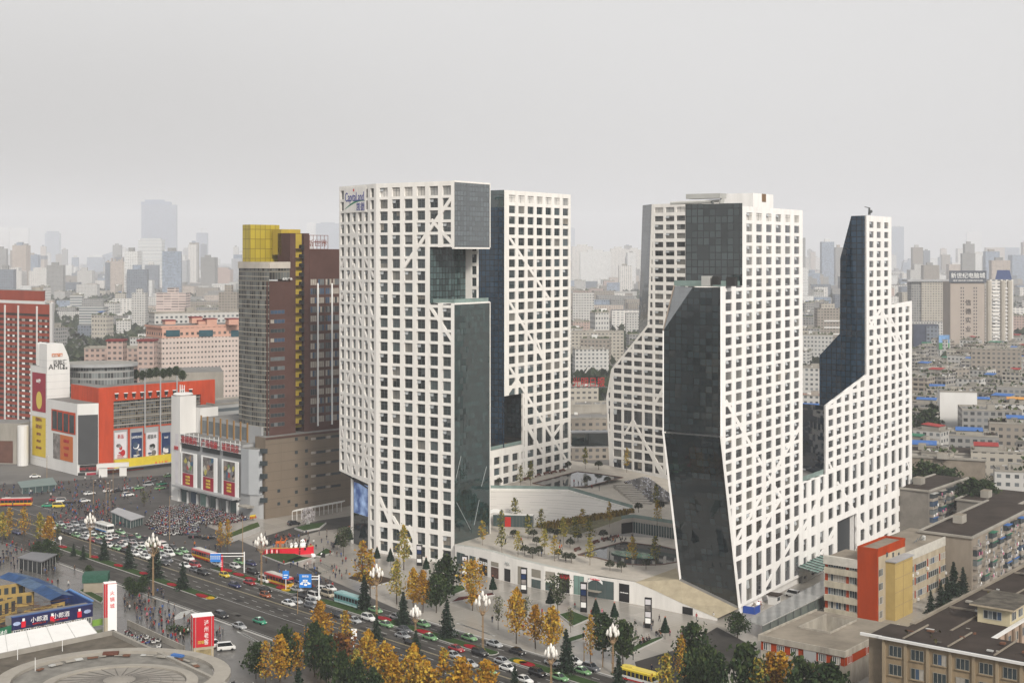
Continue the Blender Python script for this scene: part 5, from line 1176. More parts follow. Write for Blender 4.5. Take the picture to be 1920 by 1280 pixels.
for(x0,x1,k)in((38,66,2),(72,92,2),(12,31,2)):
 a_=bR-bd_*s_at(bR,-bd_,x0);L_=s_at(bR,-bd_,x0)-s_at(bR,-bd_,x1)
 windows(br,a_,bd_,z_at(bR,790)-.2,k,nfl,L_/k,pvv,L_/k*.42,1.15,L_/k*.25,mats=[M_CURTN,M_LW,M_WGL,M_LW],keep=100 if x0!=12 else 24,seed=x0,bars=1,proud=.12)
lb=gp(20,868);rt=empty('low_block','dark low building with a round column at the left edge','building',None,lb);b=MB();b.box(lb-V3((22,0,0)),V3((28,-3,0)),V3((3,14,0)),UP*z_at(lb,792),M_CONC,M_ROOF);b.build('roof_block',rt);b=MB();b.lathe(gp(43,872),[(2.4,0),(2.4,17),(2.4,18)],M_TILE,12);b.build('column',rt);b=MB();b.box(lb-V3((20,.3,0))+UP*.5,V3((22,-2.4,0)),V3((0,-.1,0)),UP*10,mat('old_brick',(.12,.06,.045),.9,.2));b.build('front',rt)

# --- pink apartment slab and its neighbours
pd_=V3((.86,.51,0));pL=V3((.62,-.785,0));pC=gp(303,792);pC.z=0
pk=empty('apartment_slab','long pink and cream apartment slab with teal glass panels under its top','apartment building',None,pC)
PINK=facade('pink_flats',(.50,.42,.38),(.10,.095,.09),2.05,2.9,.52,.36,.85,spread=.8);M_PINK=mat('pink_render',(.52,.30,.23),.8,.12,.1);zpk=z_at(pC,612);zmid=z_at(pC,634)
Lk=s_at(pC,pd_,470);ll=s_at(pC,-pL,272)
b=MB();b.box(pC,pd_*Lk,-pL*ll,UP*zmid,PINK,M_ROOF);b.build('wall',pk)
b=MB();b.box(up(pC,zmid)+V3((.3,.2,0)),pd_*(Lk-.5),-pL*(ll-.4),UP*(zpk-zmid),facade('pink_top',(.52,.31,.24),(.11,.09,.08),3.2,4.0,.5,.4,.85),M_ROOF);b.box(up(pC-V3((.2,.4,0)),zpk-1),pd_*Lk,-pL*ll,UP*1.3,M_PINK,M_ROOF);b.build('top_storeys',pk)
for x0,x1 in((311,337),(373,399),(433,452)):plate_px(pk,pC-V3((.1,.3,0)),pd_,x0,x1,619,631,glass('teal_panel',(.02,.07,.09),.2,1.5),'teal_panel',.2)
for x,y in((310,603),(360,597),(388,600),(372,603),(429,600)):
 p=at(x,y+9,pC.y+14);b=MB();b.box(p,pd_*6,V3((-.5,.86,0))*6,UP*3,M_PINK);b.box(p-pd_*.4+UP*3,pd_*6.8,V3((-.5,.86,0))*6.8,UP*.7,mat('maroon_roof',(.18,.04,.04),.8,.1));b.build('stair_head',pk)
def slab(name,label,px,base,w,dpt,top,d,m,roof=M_ROOF,cat='building',group=None,extra=None,parts=True):
 p=gp(px,base);p.z=0;d=V3((d[0],d[1],0)).normalized();n=V3((-d[1],d[0],0));h=z_at(p,top)
 if extra is None:
  rt=empty(name,label,cat,group,p)
 else:rt=extra
 b=MB();b.box(p,d*w,n*dpt,UP*h,m,roof);b.build('wall',rt)
 b=MB();r=random.Random(int(px*7+base));
 b.box(up(p-d*.2-n*.2,h),d*(w+.4),n*.5,UP*.8,M_CONC);b.box(up(p-d*.2+n*(dpt-.3),h),d*(w+.4),n*.5,UP*.8,M_CONC);b.box(up(p-d*.2+n*.3,h),d*.5,n*(dpt-.6),UP*.8,M_CONC);b.box(up(p+d*(w-.3)+n*.3,h),d*.5,n*(dpt-.6),UP*.8,M_CONC)
 b.build('parapet',rt)
 if parts:
  b=MB();a_=w*r.uniform(.2,.6);b.box(up(p+d*a_+n*dpt*.3,h),d*min(5,w*.25),n*min(4,dpt*.4),UP*r.uniform(2.2,3.4),M_CONC,M_ROOF);b.build('stair_head',rt)
 return rt,p,d,n,h
F_WHITE=facade('flats_white',(.47,.46,.44),(.09,.10,.105),3.1,3.0,.5,.45,.85);F_CREAM=facade('flats_cream',(.39,.36,.31),(.10,.10,.10),3.3,3.0,.55,.42,.85);F_GREY=facade('flats_grey',(.26,.255,.245),(.08,.085,.09),3.0,3.0,.6,.5,.85);F_TAN=facade('flats_tan',(.27,.24,.205),(.08,.08,.08),3.2,3.0,.5,.45,.85);F_BAND=facade('office_bands',(.42,.42,.41),(.10,.12,.13),60,3.2,1.0,.48,.8,spread=.3);F_BLUE=facade('office_blue',(.20,.25,.31),(.07,.10,.14),2.4,3.4,.7,.7,.5);F_PINKW=facade('flats_pinkish',(.42,.32,.28),(.11,.10,.10),3.0,3.0,.55,.45,.85);F_PIER=facade('tower_piers',(.50,.50,.50),(.10,.12,.15),2.2,80,.5,.96,.7,spread=.2);F_GRID=facade('tower_grid',(.42,.43,.45),(.12,.13,.15),3.4,3.2,.7,.6,.7)
slab('apartment_slab','white apartment slab with two lift towers behind the pink one',290,760,95,14,588,(.86,.51),F_WHITE,cat='apartment building')
slab('apartment_block','salmon pink low apartment block with maroon roofed towers beside the long slab',158,790,62,14,654,(.97,.1),F_PINKW,cat='apartment building')
for x in(200,258):p=at(x,650,760);b=MB();b.box(p-UP*30,V3((9,0,0)),V3((0,8,0)),UP*33,F_PINKW);b.box(p+UP*3+V3((-.5,-.5,0)),V3((10,0,0)),V3((0,9,0)),UP*1,mat('maroon_roof',(.18,.04,.04),.8,.1));t_=empty('stair_tower',('salmon pink stair tower with maroon cap, left one of the low block','salmon pink stair tower with maroon cap beside the long slab')[x>220],'tower',None,p);b.build('wall',t_)
slab('office_block','pale office block with a ribbon of windows between the red mall and brown tower',402,868,60,20,760,(.72,.69),F_BAND)

def leafq(b,p,s,m,r,flat=0.):
 t=V3((r.gauss(0,1),r.gauss(0,1),r.gauss(0,1)+flat)).normalized();u=t.orthogonal().normalized();v=t.cross(u);a=r.random()*3.14
 u,v=u*math.cos(a)+v*math.sin(a),v*math.cos(a)-u*math.sin(a);u*=s;v*=s*r.uniform(.5,.9)
 b.poly([p-u,p-v*.9,p+u,p+v],m)
# ---------------------------------------------------------------- low buildings in the near right corner
Ea=V3((.777,-.6295,0));Eb=V3((.6295,.777,0))
M_CREAM=mat('cream_render',(.40,.34,.25),.85,.22,.4,stretch=5);M_ORANGE=mat('orange_paint',(.33,.042,.006),.85,.18,.4,stretch=5);M_YTILE=mat('yellow_tile',(.42,.31,.12),.7,.1,.3);M_TANW=mat('tan_render',(.27,.205,.13),.9,.22,.35,stretch=4);M_RFELT=mat('roof_felt',(.050,.040,.034),.95,.3,.12);M_RCON=mat('roof_concrete',(.235,.205,.165),.95,.28,.12);M_GABLE=mat('pebble_render',(.20,.16,.115),.95,.2,.4)
S0=gp(1645,1168);S0.z=0 # foot of the orange stair tower, nearest corner
sc=empty('school_building','cream four storey building with orange stair tower and yellow lift shaft','building',None,S0)
a07=s_at(S0,-Ea,1607.5);zo=z_at(S0,1033);b92=s_at(S0,Eb,1697)
b=MB();b.box(S0,-Ea*a07,Eb*b92,UP*zo,M_ORANGE,M_RCON);b.build('stair_tower',sc)
b=MB();b.box(up(S0+Ea*.03+Eb*.6,0),Ea*.05,Eb*(b92-.6),UP*(zo-1.6),M_CREAM);b.build('cream_side',sc)
b=MB()
for q_ in((S0+Ea*.05,-Ea*(a07+.1),Eb*.35),(S0+Ea*.05+Eb*(b92-.3),-Ea*(a07+.1),Eb*.35),(S0+Ea*.1,-Ea*.3,Eb*b92),(S0-Ea*(a07-.25),-Ea*.3,Eb*b92)):b.box(up(q_[0],zo),q_[1],q_[2],UP*.6,M_ORANGE)
b.build('parapet',sc)
for x in(1661,1672.5,1683):p=onp(S0,Eb,x,1044,.1);b=MB();b.box(p,Eb*1.0,Ea*.05,UP*1.2,M_WG);b.build('window',sc)
fl=3.62;zw=[1.0+fl*i for i in range(4)]
windows(sc,S0,Eb,1.0,1,4,1,fl,2.6,1.9,.6,keep=100,seed=2,bars=3,proud=.12)
# yellow lift shaft against the right hand side
y60,y93=s_at(S0,Eb,1660),s_at(S0,Eb,1693);zy=z_at(S0+Eb*y60,1052)
ysh=MB();ysh.box(S0+Eb*y60+Ea*.1,Eb*(y93-y60),Ea*2.6,UP*zy,M_YTILE,M_RCON);ysh.build('lift_shaft',sc)
b=MB();o_=S0+Eb*y60+Ea*2.72
for z in[3.6*i for i in range(1,5)]:b.box(o_+UP*z,Eb*(y93-y60),Ea*.03,UP*.08,M_TANW)
b.box(o_+Eb*(y93-y60)*.45,Eb*.08,Ea*.03,UP*zy,M_TANW);b.box(up(S0+Eb*(y60-.3)+Ea*.1,zy),Eb*(y93-y60+.6),Ea*3.0,UP*.3,M_GPAN);b.build('shaft_joint',sc)
# left wing
Wl=S0-Ea*a07;aL=s_at(Wl,-Ea,1545);zwl=z_at(Wl,1050)
b=MB();b.box(Wl-Ea*.0+Eb*1.0,-Ea*aL,Eb*12,UP*(zwl-.5),M_CREAM,M_RCON);b.build('left_wing',sc)
for i in range(4):
 b=MB();b.box(Wl+UP*(zw[i]-1.0),-Ea*aL,Eb*1.0,UP*1.55,mat('stained_band',(.42,.38,.30),.9,.3,.5,stretch=4));b.build('balcony_band',sc)
 z=zw[i]+.55
 for s0,s1 in((0,.2),(aL*.30,.8),(aL*.93,.8)):b=MB();b.box(Wl-Ea*(s0+s1)+Eb*.85+UP*z,Ea*s1,Eb*.16,UP*(fl-1.55),M_ORANGE);b.build('orange_panel',sc)
b=MB();b.box(Wl+UP*(zwl-2.2),-Ea*(aL+.2),Eb*1.05,UP*2.2,mat('parapet_tile',(.50,.48,.43),.8,.15,.6));b.build('tiled_parapet',sc)
windows(sc,Wl+Eb*.95,-Ea,1.6,1,4,1,fl,aL*.22,1.9,.5,seed=6,bars=3);windows(sc,Wl+Eb*.95,-Ea,1.6,1,4,1,fl,aL*.55,1.9,aL*.37,seed=7,bars=7)
# right wing
Wr=S0+Eb*b92-Ea*1.0;bR_=s_at(Wr,Eb,1788);zwr=z_at(Wr,1040)
b=MB();b.box(Wr,Eb*bR_,-Ea*13,UP*zwr,M_CREAM,M_RCON);b.build('right_wing',sc)
b=MB();b.box(up(Wr+Ea*.05,zwr-2.4),Eb*(bR_-1.6),Ea*.1,UP*2.6,mat('parapet_tile',(.50,.48,.43),.8,.15,.6));b.box(Wr+Eb*(bR_-1.6)+Ea*.05,Eb*1.6,Ea*.2,UP*(zwr+.2),mat('ochre_tile',(.46,.29,.12),.8,.12));b.build('parapet_band',sc)
windows(sc,Wr,Eb,1.3,4,4,(bR_-2.2)/4,fl,(bR_-2.2)/4*.84,1.75,.6,seed=9,bars=5,skip={(i,3)for i in range(4)}if zwr<14.6 else(),proud=.1)
for i in range(4):
 for j in range(3):p=Wr+Eb*((bR_-2.2)/4*(i)+.2)+Ea*.05;b=MB();b.box(p-Eb*.15+UP*(1.3+fl*j-.1),Eb*.4,Ea*.12,UP*2,M_ORANGE);b.build('orange_panel',sc)
rr2=random.Random(3)
for k in range(6):p=Wr+Eb*rr2.uniform(2,bR_-4)+Ea*.1+UP*(1.3+fl*rr2.randrange(3)-1.0);b=MB();b.box(p,Eb*.9,Ea*.45,UP*.7,M_TILE);b.build('air_conditioner',sc)
b=MB();p=up(Wr+Eb*bR_*.42-Ea*3,zwr)
for k in range(5):b.tube(p+Eb*k*1.6+UP*.4,p+Eb*(k*1.6+1.2)-Ea*rr2.uniform(-1,1)+UP*rr2.uniform(.6,1.6),.12,.12,M_MULL,5)
b.lathe(p+Eb*7,[(.5,0),(.6,1),(.3,1.3)],M_STEEL,7);b.build('roof_pipes',sc)
# two storey block with a courtyard
Q0=gp(1583,1292);Q0.z=0;zq0=z_at(Q0,1222);qa=s_at(Q0,-Ea,1427);qb=s_at(Q0,Eb,1640)
cy_=empty('courtyard_block','low cream and orange block with a square courtyard cut in its flat roof','building',None,Q0)
M_STR=mat('stained_render',(.36,.33,.28),.95,.3,.4,stretch=3)
b=MB()
q_=lambda s,t:Q0-Ea*s+Eb*t
hq=[gp(x,y,zq0)-Q0 for x,y in((1500,1176),(1556,1187),(1604,1164),(1552,1153))]
hs_,ht_=sorted(-v.dot(Ea)for v in hq),sorted(v.dot(Eb)for v in hq);h0,h1,h2,h3=(hs_[0]+hs_[1])/2,(hs_[2]+hs_[3])/2,(ht_[0]+ht_[1])/2,(ht_[2]+ht_[3])/2;qb=max(qb,h3+3)
for s0,s1,t0,t1 in((0,qa,0,h2),(0,h0,h2,h3),(h1,qa,h2,h3),(0,qa,h3,qb)):
 b.box(q_(s0,t0)+UP*.02,-Ea*(s1-s0-.004),Eb*(t1-t0-.004),UP*(zq0-.02),M_STR,M_RCON)
b.build('wall',cy_)
b=MB()
for s0,s1,t0,t1 in((-.5,qa+.5,-.5,-.2),(-.5,-.2,-.2,qb),(h0-.3,h1+.3,h2-.35,h2-.05),(h0-.3,h0-.02,h2,h3),(h1+.02,h1+.3,h2,h3),(qa+.2,qa+.5,-.2,qb)):b.box(q_(s0,t0)+UP*(zq0-1.0 if s0<0 or t0<0 or s0>qa else zq0),-Ea*(s1-s0),Eb*(t1-t0),UP*(1.35 if s0<0 or t0<0 or s0>qa else .4),M_STR)
b.build('parapet',cy_)
zz1=zq0-3.1
b=MB();b.box(q_(0,-.06)+UP*zz1,-Ea*qa,Eb*.05,UP*1.9,M_ORANGE);b.box(q_(-.06,0)+UP*zz1,-Ea*-.05,Eb*qb,UP*1.9,M_ORANGE);b.box(q_(-.8,-.9)+UP*(zz1-1.9),-Ea*(qa+.8),Eb*.9,UP*.3,M_CREAM);b.build('orange_band',cy_)
windows(cy_,q_(qa,0),Ea,zz1+.1,6,1,qa/6,1,qa/6*.55,1.7,qa/6*.2,seed=11,bars=4,mats=[M_WGL,M_WG,M_CURTN],frame=M_TILE,proud=.1)
windows(cy_,q_(qa,0),Ea,.6,4,1,qa/4,1,2.2,2.0,2,seed=12,bars=3,proud=.1);windows(cy_,q_(0,0),Eb,zz1+.1,3,1,qb/3,1,2.2,1.7,1.4,seed=13,bars=3,mats=[M_WGL],frame=M_TILE,proud=.1)
b=MB();p=q_(qa*.42,-.15)
for k in range(9):b.box(p-Eb*1.4+Ea*(.62*k)+UP*(zz1-1.2-.4*k),Ea*.66,Eb*1.3,UP*.22,mat('rust_step',(.13,.045,.035),.8,.2))
b.box(q_(qa*.47,-.2)+UP*(zz1-.5),Ea*3,-Eb*.2,UP*2.8,M_GPAN);b.build('outside_stair',cy_)
# glass canopy walkway by the leaning tower
gw=empty('glass_walkway','grey glass roofed walkway between the leaning tower and the cream building','walkway',None,gp(1430,1180))
w_=[gp(1405,1190),gp(1500,1150),gp(1560,1095),gp(1600,1060)]
pa,pb_=gp(1432,1183),gp(1560,1118);zr_=3.6
k1,k2,k3,k4_=[gp(x,y,zr_)for x,y in((1396,1163),(1430,1171),(1580,1098),(1545,1086))]
b=MB();b.poly([k1,k2,k3,k4_],glass('walk_roof',(.16,.165,.16),.15,1.5));b.poly([k1-UP*.2,k4_-UP*.2,k3-UP*.2,k2-UP*.2],M_STEEL);b.poly([k1-UP*.2,k2-UP*.2,k2,k1],M_STEEL);b.poly([k2-UP*.2,k3-UP*.2,k3,k2],M_STEEL);b.build('roof',gw)
for i in range(12):p=k2+(k3-k2)*i/11;b=MB();b.tube(up(p,0),p-UP*.2,.12,.12,M_MULL,5);b.build('post',gw)
b=MB();a_=k2+(k3-k2)*.02;b.box(up(k2,.2)+V3((0,.3,0)),xy(k3-k2),V3((0,.06,0)),UP*2.9,glass('walk_glass',(.10,.12,.11),.15,1.4));b.build('glass_side',gw)
# entrance canopy of tower five
cn=empty('entrance_canopy','green glass entrance canopy with dark ribs on the white tower','canopy',None,gp(1500,1100));cA,cB=E4+Vv*s_at(E4,Vv,1492)+U*.3,E4+Vv*s_at(E4,Vv,1536)+U*.3;zc1=5.6
b=MB();b.poly([up(cA,zc1),up(cA+U*6,zc1-1),up(cB+U*6,zc1-1),up(cB,zc1)],M_SGREEN);b.poly([up(cA,zc1-.1),up(cB,zc1-.1),up(cB+U*6,zc1-1.1),up(cA+U*6,zc1-1.1)],M_SGREEN);b.build('glass_roof',cn)
b=MB()
for i in range(8):p=cA+(cB-cA)*i/7;b.tube(up(p,zc1+.15),up(p+U*6.3,zc1-.85),.14,.14,M_TBLK,4)
b.build('rib',cn)
e_=empty('site_booth','small white guard booth with a grey roof at the foot of the white tower','booth',None,gp(1440,1132));p=gp(1440,1132);b=MB();b.box(p,U*2.6,Vv*2.4,UP*2.5,M_TILE);b.box(p+U*2.62+UP*1.1+Vv*.3,U*.04,Vv*1.7,UP*.9,M_WG);b.build('wall',e_);b=MB();b.box(p-U*.4-Vv*.4+UP*2.5,U*3.5,Vv*3.2,UP*.3,M_RFELT);b.build('roof',e_)
p=gp(1393,1148);b=MB();b.box(p,U*3.2,Vv*.15,UP*1.9,mat('hoarding_blue',(.02,.07,.34),.5,.1));b.box(p+U*3.3,Vv*3.4,U*.15,UP*1.9,mat('hoarding_blue',(.02,.07,.34),.5,.1));tag(b.build('hoarding'),'bright blue hoarding panels at the corner of the leaning tower','hoarding')
b=MB();r_=random.Random(5)
for k in range(40):p=gp(r_.uniform(1405,1432),r_.uniform(1126,1142));leafq(b,p+UP*r_.uniform(.1,1.3),r_.uniform(.3,.7),[M_LW,M_ADRED,mat('rust_sheet',(.14,.07,.045),.9,.3),M_ADWHT,M_CONC][k%5],r_)
tag(b.build('rubbish_heap'),'heap of site rubbish and sheeting beside the blue hoarding','rubbish',None,'stuff')
# long tan building in the corner
N0=V3(at(1660,1196,256));N0.z=0;zn=z_at(N0,1196);nl=s_at(N0,Ea,1990)
tn=empty('tan_block','long tan building with a dark felt roof filling the near right corner','building',None,N0)
b=MB();b.box(N0,Ea*nl,Eb*13,UP*zn,M_TANW,M_RFELT);b.build('front_wing',tn)
gl0=N0-Ea*.0+Eb*1.2;b=MB();b.box(gl0,-Ea*s_at(gl0,-Ea,1629),Eb*10,UP*(zn-.2),M_GABLE,M_RFELT);b.build('gable',tn)
b=MB();b.box(up(N0-Ea*1.0-Eb*.9,zn),Ea*(nl+1),Eb*.5,UP*.45,M_TILE);b.box(up(N0-Ea*1.0-Eb*.4,zn+.0),Ea*(nl+1),Eb*1.0,UP*.28,M_TBLK);b.box(up(N0-Ea*5-Eb*.2,zn-.2),Ea*4.2,Eb*.5,UP*.5,M_TILE);b.build('cornice',tn)
pitch=4.25
for i in range(int(nl/pitch)+1):b=MB();b.box(N0+Ea*(pitch*i-.5)-Eb*.35,Ea*.55,Eb*.35,UP*(zn-.1),mat('pilaster_render',(.29,.23,.155),.9,.2,.35,stretch=4));b.build('pilaster',tn)
windows(tn,N0,Ea,zn-3.1-3.45*2,int(nl/pitch),3,pitch,3.45,2.5,2.05,.75,seed=21,bars=3,frame=mat('old_frame',(.28,.26,.22),.7,.1),sill=M_TANW,proud=.08)
Rw=N0+Eb*13;rx=s_at(Rw,Ea,1765)
Rs=N0+Ea*s_at(N0,Ea,1764)+Eb*13.02 # the wing that runs away from us
Lw=105
b=MB();b.box(N0+Eb*13.02-Ea*.2,Ea*15.5,Eb*Lw,UP*(zn-.4),mat('pinkish_render',(.37,.28,.22),.9,.15,.2,stretch=3),M_RFELT);b.build('rear_wing',tn)
Rr0=N0+Eb*13.02+Ea*15.3
b=MB();b.box(up(Rr0-Ea*.1,zn-.4),Ea*.7,Eb*Lw,UP*.4,M_TILE);b.box(up(N0+Eb*13-Ea*.7,zn-.4),Ea*.6,Eb*Lw,UP*.5,M_RCON);b.box(up(N0+Eb*13+Ea*7,zn-.39),Ea*.3,Eb*Lw,UP*.25,M_RCON);b.build('roof_edge',tn)
windows(tn,Rr0,Eb,zn-3.4-3.45*2,26,3,4.0,3.45,1.5,1.7,1.0,seed=22,bars=2,keep=78,frame=mat('old_frame',(.28,.26,.22),.7,.1))
for i in range(26):b=MB();b.box(Rr0+Eb*(4*i+3.0),Eb*.8,Ea*.35,UP*(zn-.4),mat('pier_brown',(.20,.15,.11),.9,.15));b.build('pier',tn)
jr=MB();jn=random.Random(6) # what has gathered on the felt roof
for k in range(90):
 p=up(N0+Eb*jn.uniform(1,95)+Ea*jn.uniform(1,14),zn-.05)if k<55 else up(N0+Eb*jn.uniform(1,11)+Ea*jn.uniform(2,60),zn+.35)
 if k%3==0:leafq(jr,p+UP*.3,jn.uniform(.2,.6),mat('roof_weed',(.06,.055,.025),.95,.3,1),jn)
 else:jr.box(p,Ea*jn.uniform(.2,1.6),Eb*jn.uniform(.2,1.2),UP*jn.uniform(.05,.35),[M_CONC,M_DKROOF,mat('rust_sheet',(.14,.07,.045),.9,.3),M_STEEL][k%4])
for t_ in(.18,.36,.55,.74):jr.box(up(N0+Eb*(12+Lw*t_)+Ea*.2,zn-.4),Ea*14.5,Eb*.3,UP*.35,M_RCON)
for k in range(7):jr.box(up(N0+Ea*(3+8.5*k)+Eb*.8,zn+.25),Ea*.25,Eb*12,UP*.25,M_RCON)
jr.build('roof_clutter',tn)['kind']='stuff'
pn=N0+Eb*24+Ea*8.6;b=MB();b.box(up(pn,zn-.4),Ea*6.4,Eb*11.5,UP*3.3,mat('cream_house',(.52,.46,.31),.85,.12));b.build('roof_house',tn)
hh=up(pn,zn+2.9);b=MB();b.box(hh-Ea*1.2-Eb*1.2,Ea*8.8,Eb*13.9,UP*.35,M_CREAM,mat('mossy_roof',(.10,.09,.075),.95,.5,.5));b.build('roof_house_roof',tn)
windows(tn,pn,Ea,zn+.5,1,1,1,1,3.6,1.7,1.2,seed=25,bars=4,name='roof_house_window',proud=.06);windows(tn,pn+Ea*6.4,Eb,zn+.5,3,1,3.8,1,2.4,1.7,.8,seed=26,bars=2,name='roof_house_window',proud=.06)

# ---------------------------------------------------------------- old apartment blocks on the right
rnd=random.Random(11)
M_BALC=mat('balcony_render',(.30,.27,.235),.9,.25,.3);M_BLUE=mat('blue_sheet',(.075,.14,.26),.8,.35,.4);M_BRED=mat('red_sheet',(.30,.04,.035),.7,.25,.4);M_GRNS=mat('green_sheet',(.04,.16,.10),.7,.25,.4);M_TARP=mat('orange_awning',(.55,.27,.07),.7,.1)
def flats(name,label,px,base,dL,wl,dR,wr,top,wall,side=None,bal=True,floors=6,seed=0,keep=60,roof=M_RFELT,group=None):
 """an old walk-up block: corner at the pixel, left face wl along -dL, right face wr along dR with balconies stacked on it"""
 c=gp(px,base);c.z=0;dL=V3(dL);dR=V3(dR);h=z_at(c,top);r=random.Random(seed)
 rt=empty(name,label,'apartment building',group,c)
 b=MB();b.box(c,-dL*wl,dR*wr,UP*h,wall,roof);b.build('wall',rt)
 b=MB();b.box(up(c+dL*.5-dR*.5,h-.2),-dL*(wl+1),dR*.7,UP*.6,M_CONC);b.box(up(c+dL*.5,h-.2),-dL*.7,dR*wr,UP*.6,M_CONC);b.box(up(c-dL*(wl-.2),h-.2),-dL*.7,dR*wr,UP*.6,M_CONC);b.build('eaves',rt)
 b=MB();b.box(up(c-dL*wl*.6+dR*wr*.3,h),-dL*2.8,dR*4,UP*2.4,M_CONC,M_RCON);b.build('stair_head',rt)
 st_=(h-1.2)/floors;nb=max(2,int(wr/6.5));cnt=0
 if bal:
  for i in range(nb):
   for j in range(floors):
    s=wr*(i+.12)/nb;L_=wr/nb*.62;o=c+dR*s+UP*(.5+st_*j)
    if cnt<keep:
     k=MB();k.box(o,dR*L_,dL*1.3,UP*.95,M_BALC);
     q=r.random()
     if q<.7:k.box(o+UP*.97+dL*.06,dR*L_,dL*1.14,UP*(st_-1.15),r.choice([M_WG,M_WGL,M_WG,M_WGB]))
     if q<.5:k.box(o+UP*(st_-.25),dR*L_,dL*1.7,UP*.08,r.choice([M_STEEL,M_GRNS,M_CONC,M_BLUE]))
     if q>.3:
      for m_ in range(3):k.box(o+dR*r.uniform(0,L_-.7)+dL*1.36+UP*r.uniform(.3,1.2),dR*r.uniform(.4,.8),dL*.12,UP*r.uniform(.4,1.0),r.choice([M_LW,M_ADWHT,M_TBLK,mat('wash_pink',(.5,.15,.25),.8,0),M_WGB,M_STEEL]))
     k.build('balcony',rt);cnt+=1
  windows(rt,c,dR,.5,nb,floors,wr/nb,st_,wr/nb*.2,1.3,wr/nb*.76,.9,seed=seed,bars=2,keep=40)
 return rt,c,h
flats('walk_up_block','grey walk-up block with a weathered flat roof right of the slender tower',1741,1003,(.777,-.63,0),12,(.63,.777,0),36,921,mat('grey_pebble',(.19,.175,.155),.95,.18,.3),floors=5,seed=1)
flats('walk_up_block','grey walk-up block with projecting eaves and a roof hut behind the orange building',1822,1108,(.80,-.6,0),15,(.6,.8,0),62,1008,mat('buff_pebble',(.25,.215,.175),.95,.16,.3,stretch=3),floors=5,seed=2)
flats('walk_up_block','pale walk-up block with a white gable in the dense quarter at the right edge',1885,924,(.93,-.37,0),52,(.37,.93,0),20,855,mat('white_gable',(.46,.43,.39),.9,.14,.3,stretch=3),bal=False,floors=6,seed=3)
p3=gp(1885,924);
k_,_,_=flats('walk_up_block','long brown walk-up block with stacked balconies just right of the slender tower',1848,935,(.37,.93,0),2,(-.93,.37,0),46,862,mat('brown_pebble',(.24,.205,.165),.95,.2,.3),floors=6,seed=4)
flats('walk_up_block','walk-up block with a roof garden and green awning at the right edge',1800,990,(.80,-.6,0),20,(.6,.8,0),40,958,mat('buff_pebble',(.25,.215,.175),.95,.16,.3,stretch=3),floors=3,seed=6)
flats('walk_up_block','walk-up block partly hidden by trees at the far right edge',1905,1010,(.80,-.6,0),20,(.6,.8,0),30,948,mat('grey_pebble',(.19,.175,.155),.95,.18,.3),floors=4,seed=16)
F_OLDA=facade('old_flats_grey',(.24,.23,.215),(.045,.045,.05),3.2,2.9,.62,.52,.9,((.33,.315,.29),.26),spread=.9);F_OLDB=facade('old_flats_brown',(.26,.225,.185),(.05,.045,.045),3.6,2.9,.7,.5,.9,((.34,.30,.25),.28),spread=.9);F_OLDC=facade('old_flats_cream',(.37,.34,.29),(.05,.055,.06),2.8,2.9,.6,.48,.9,((.43,.40,.35),.25),spread=.9)
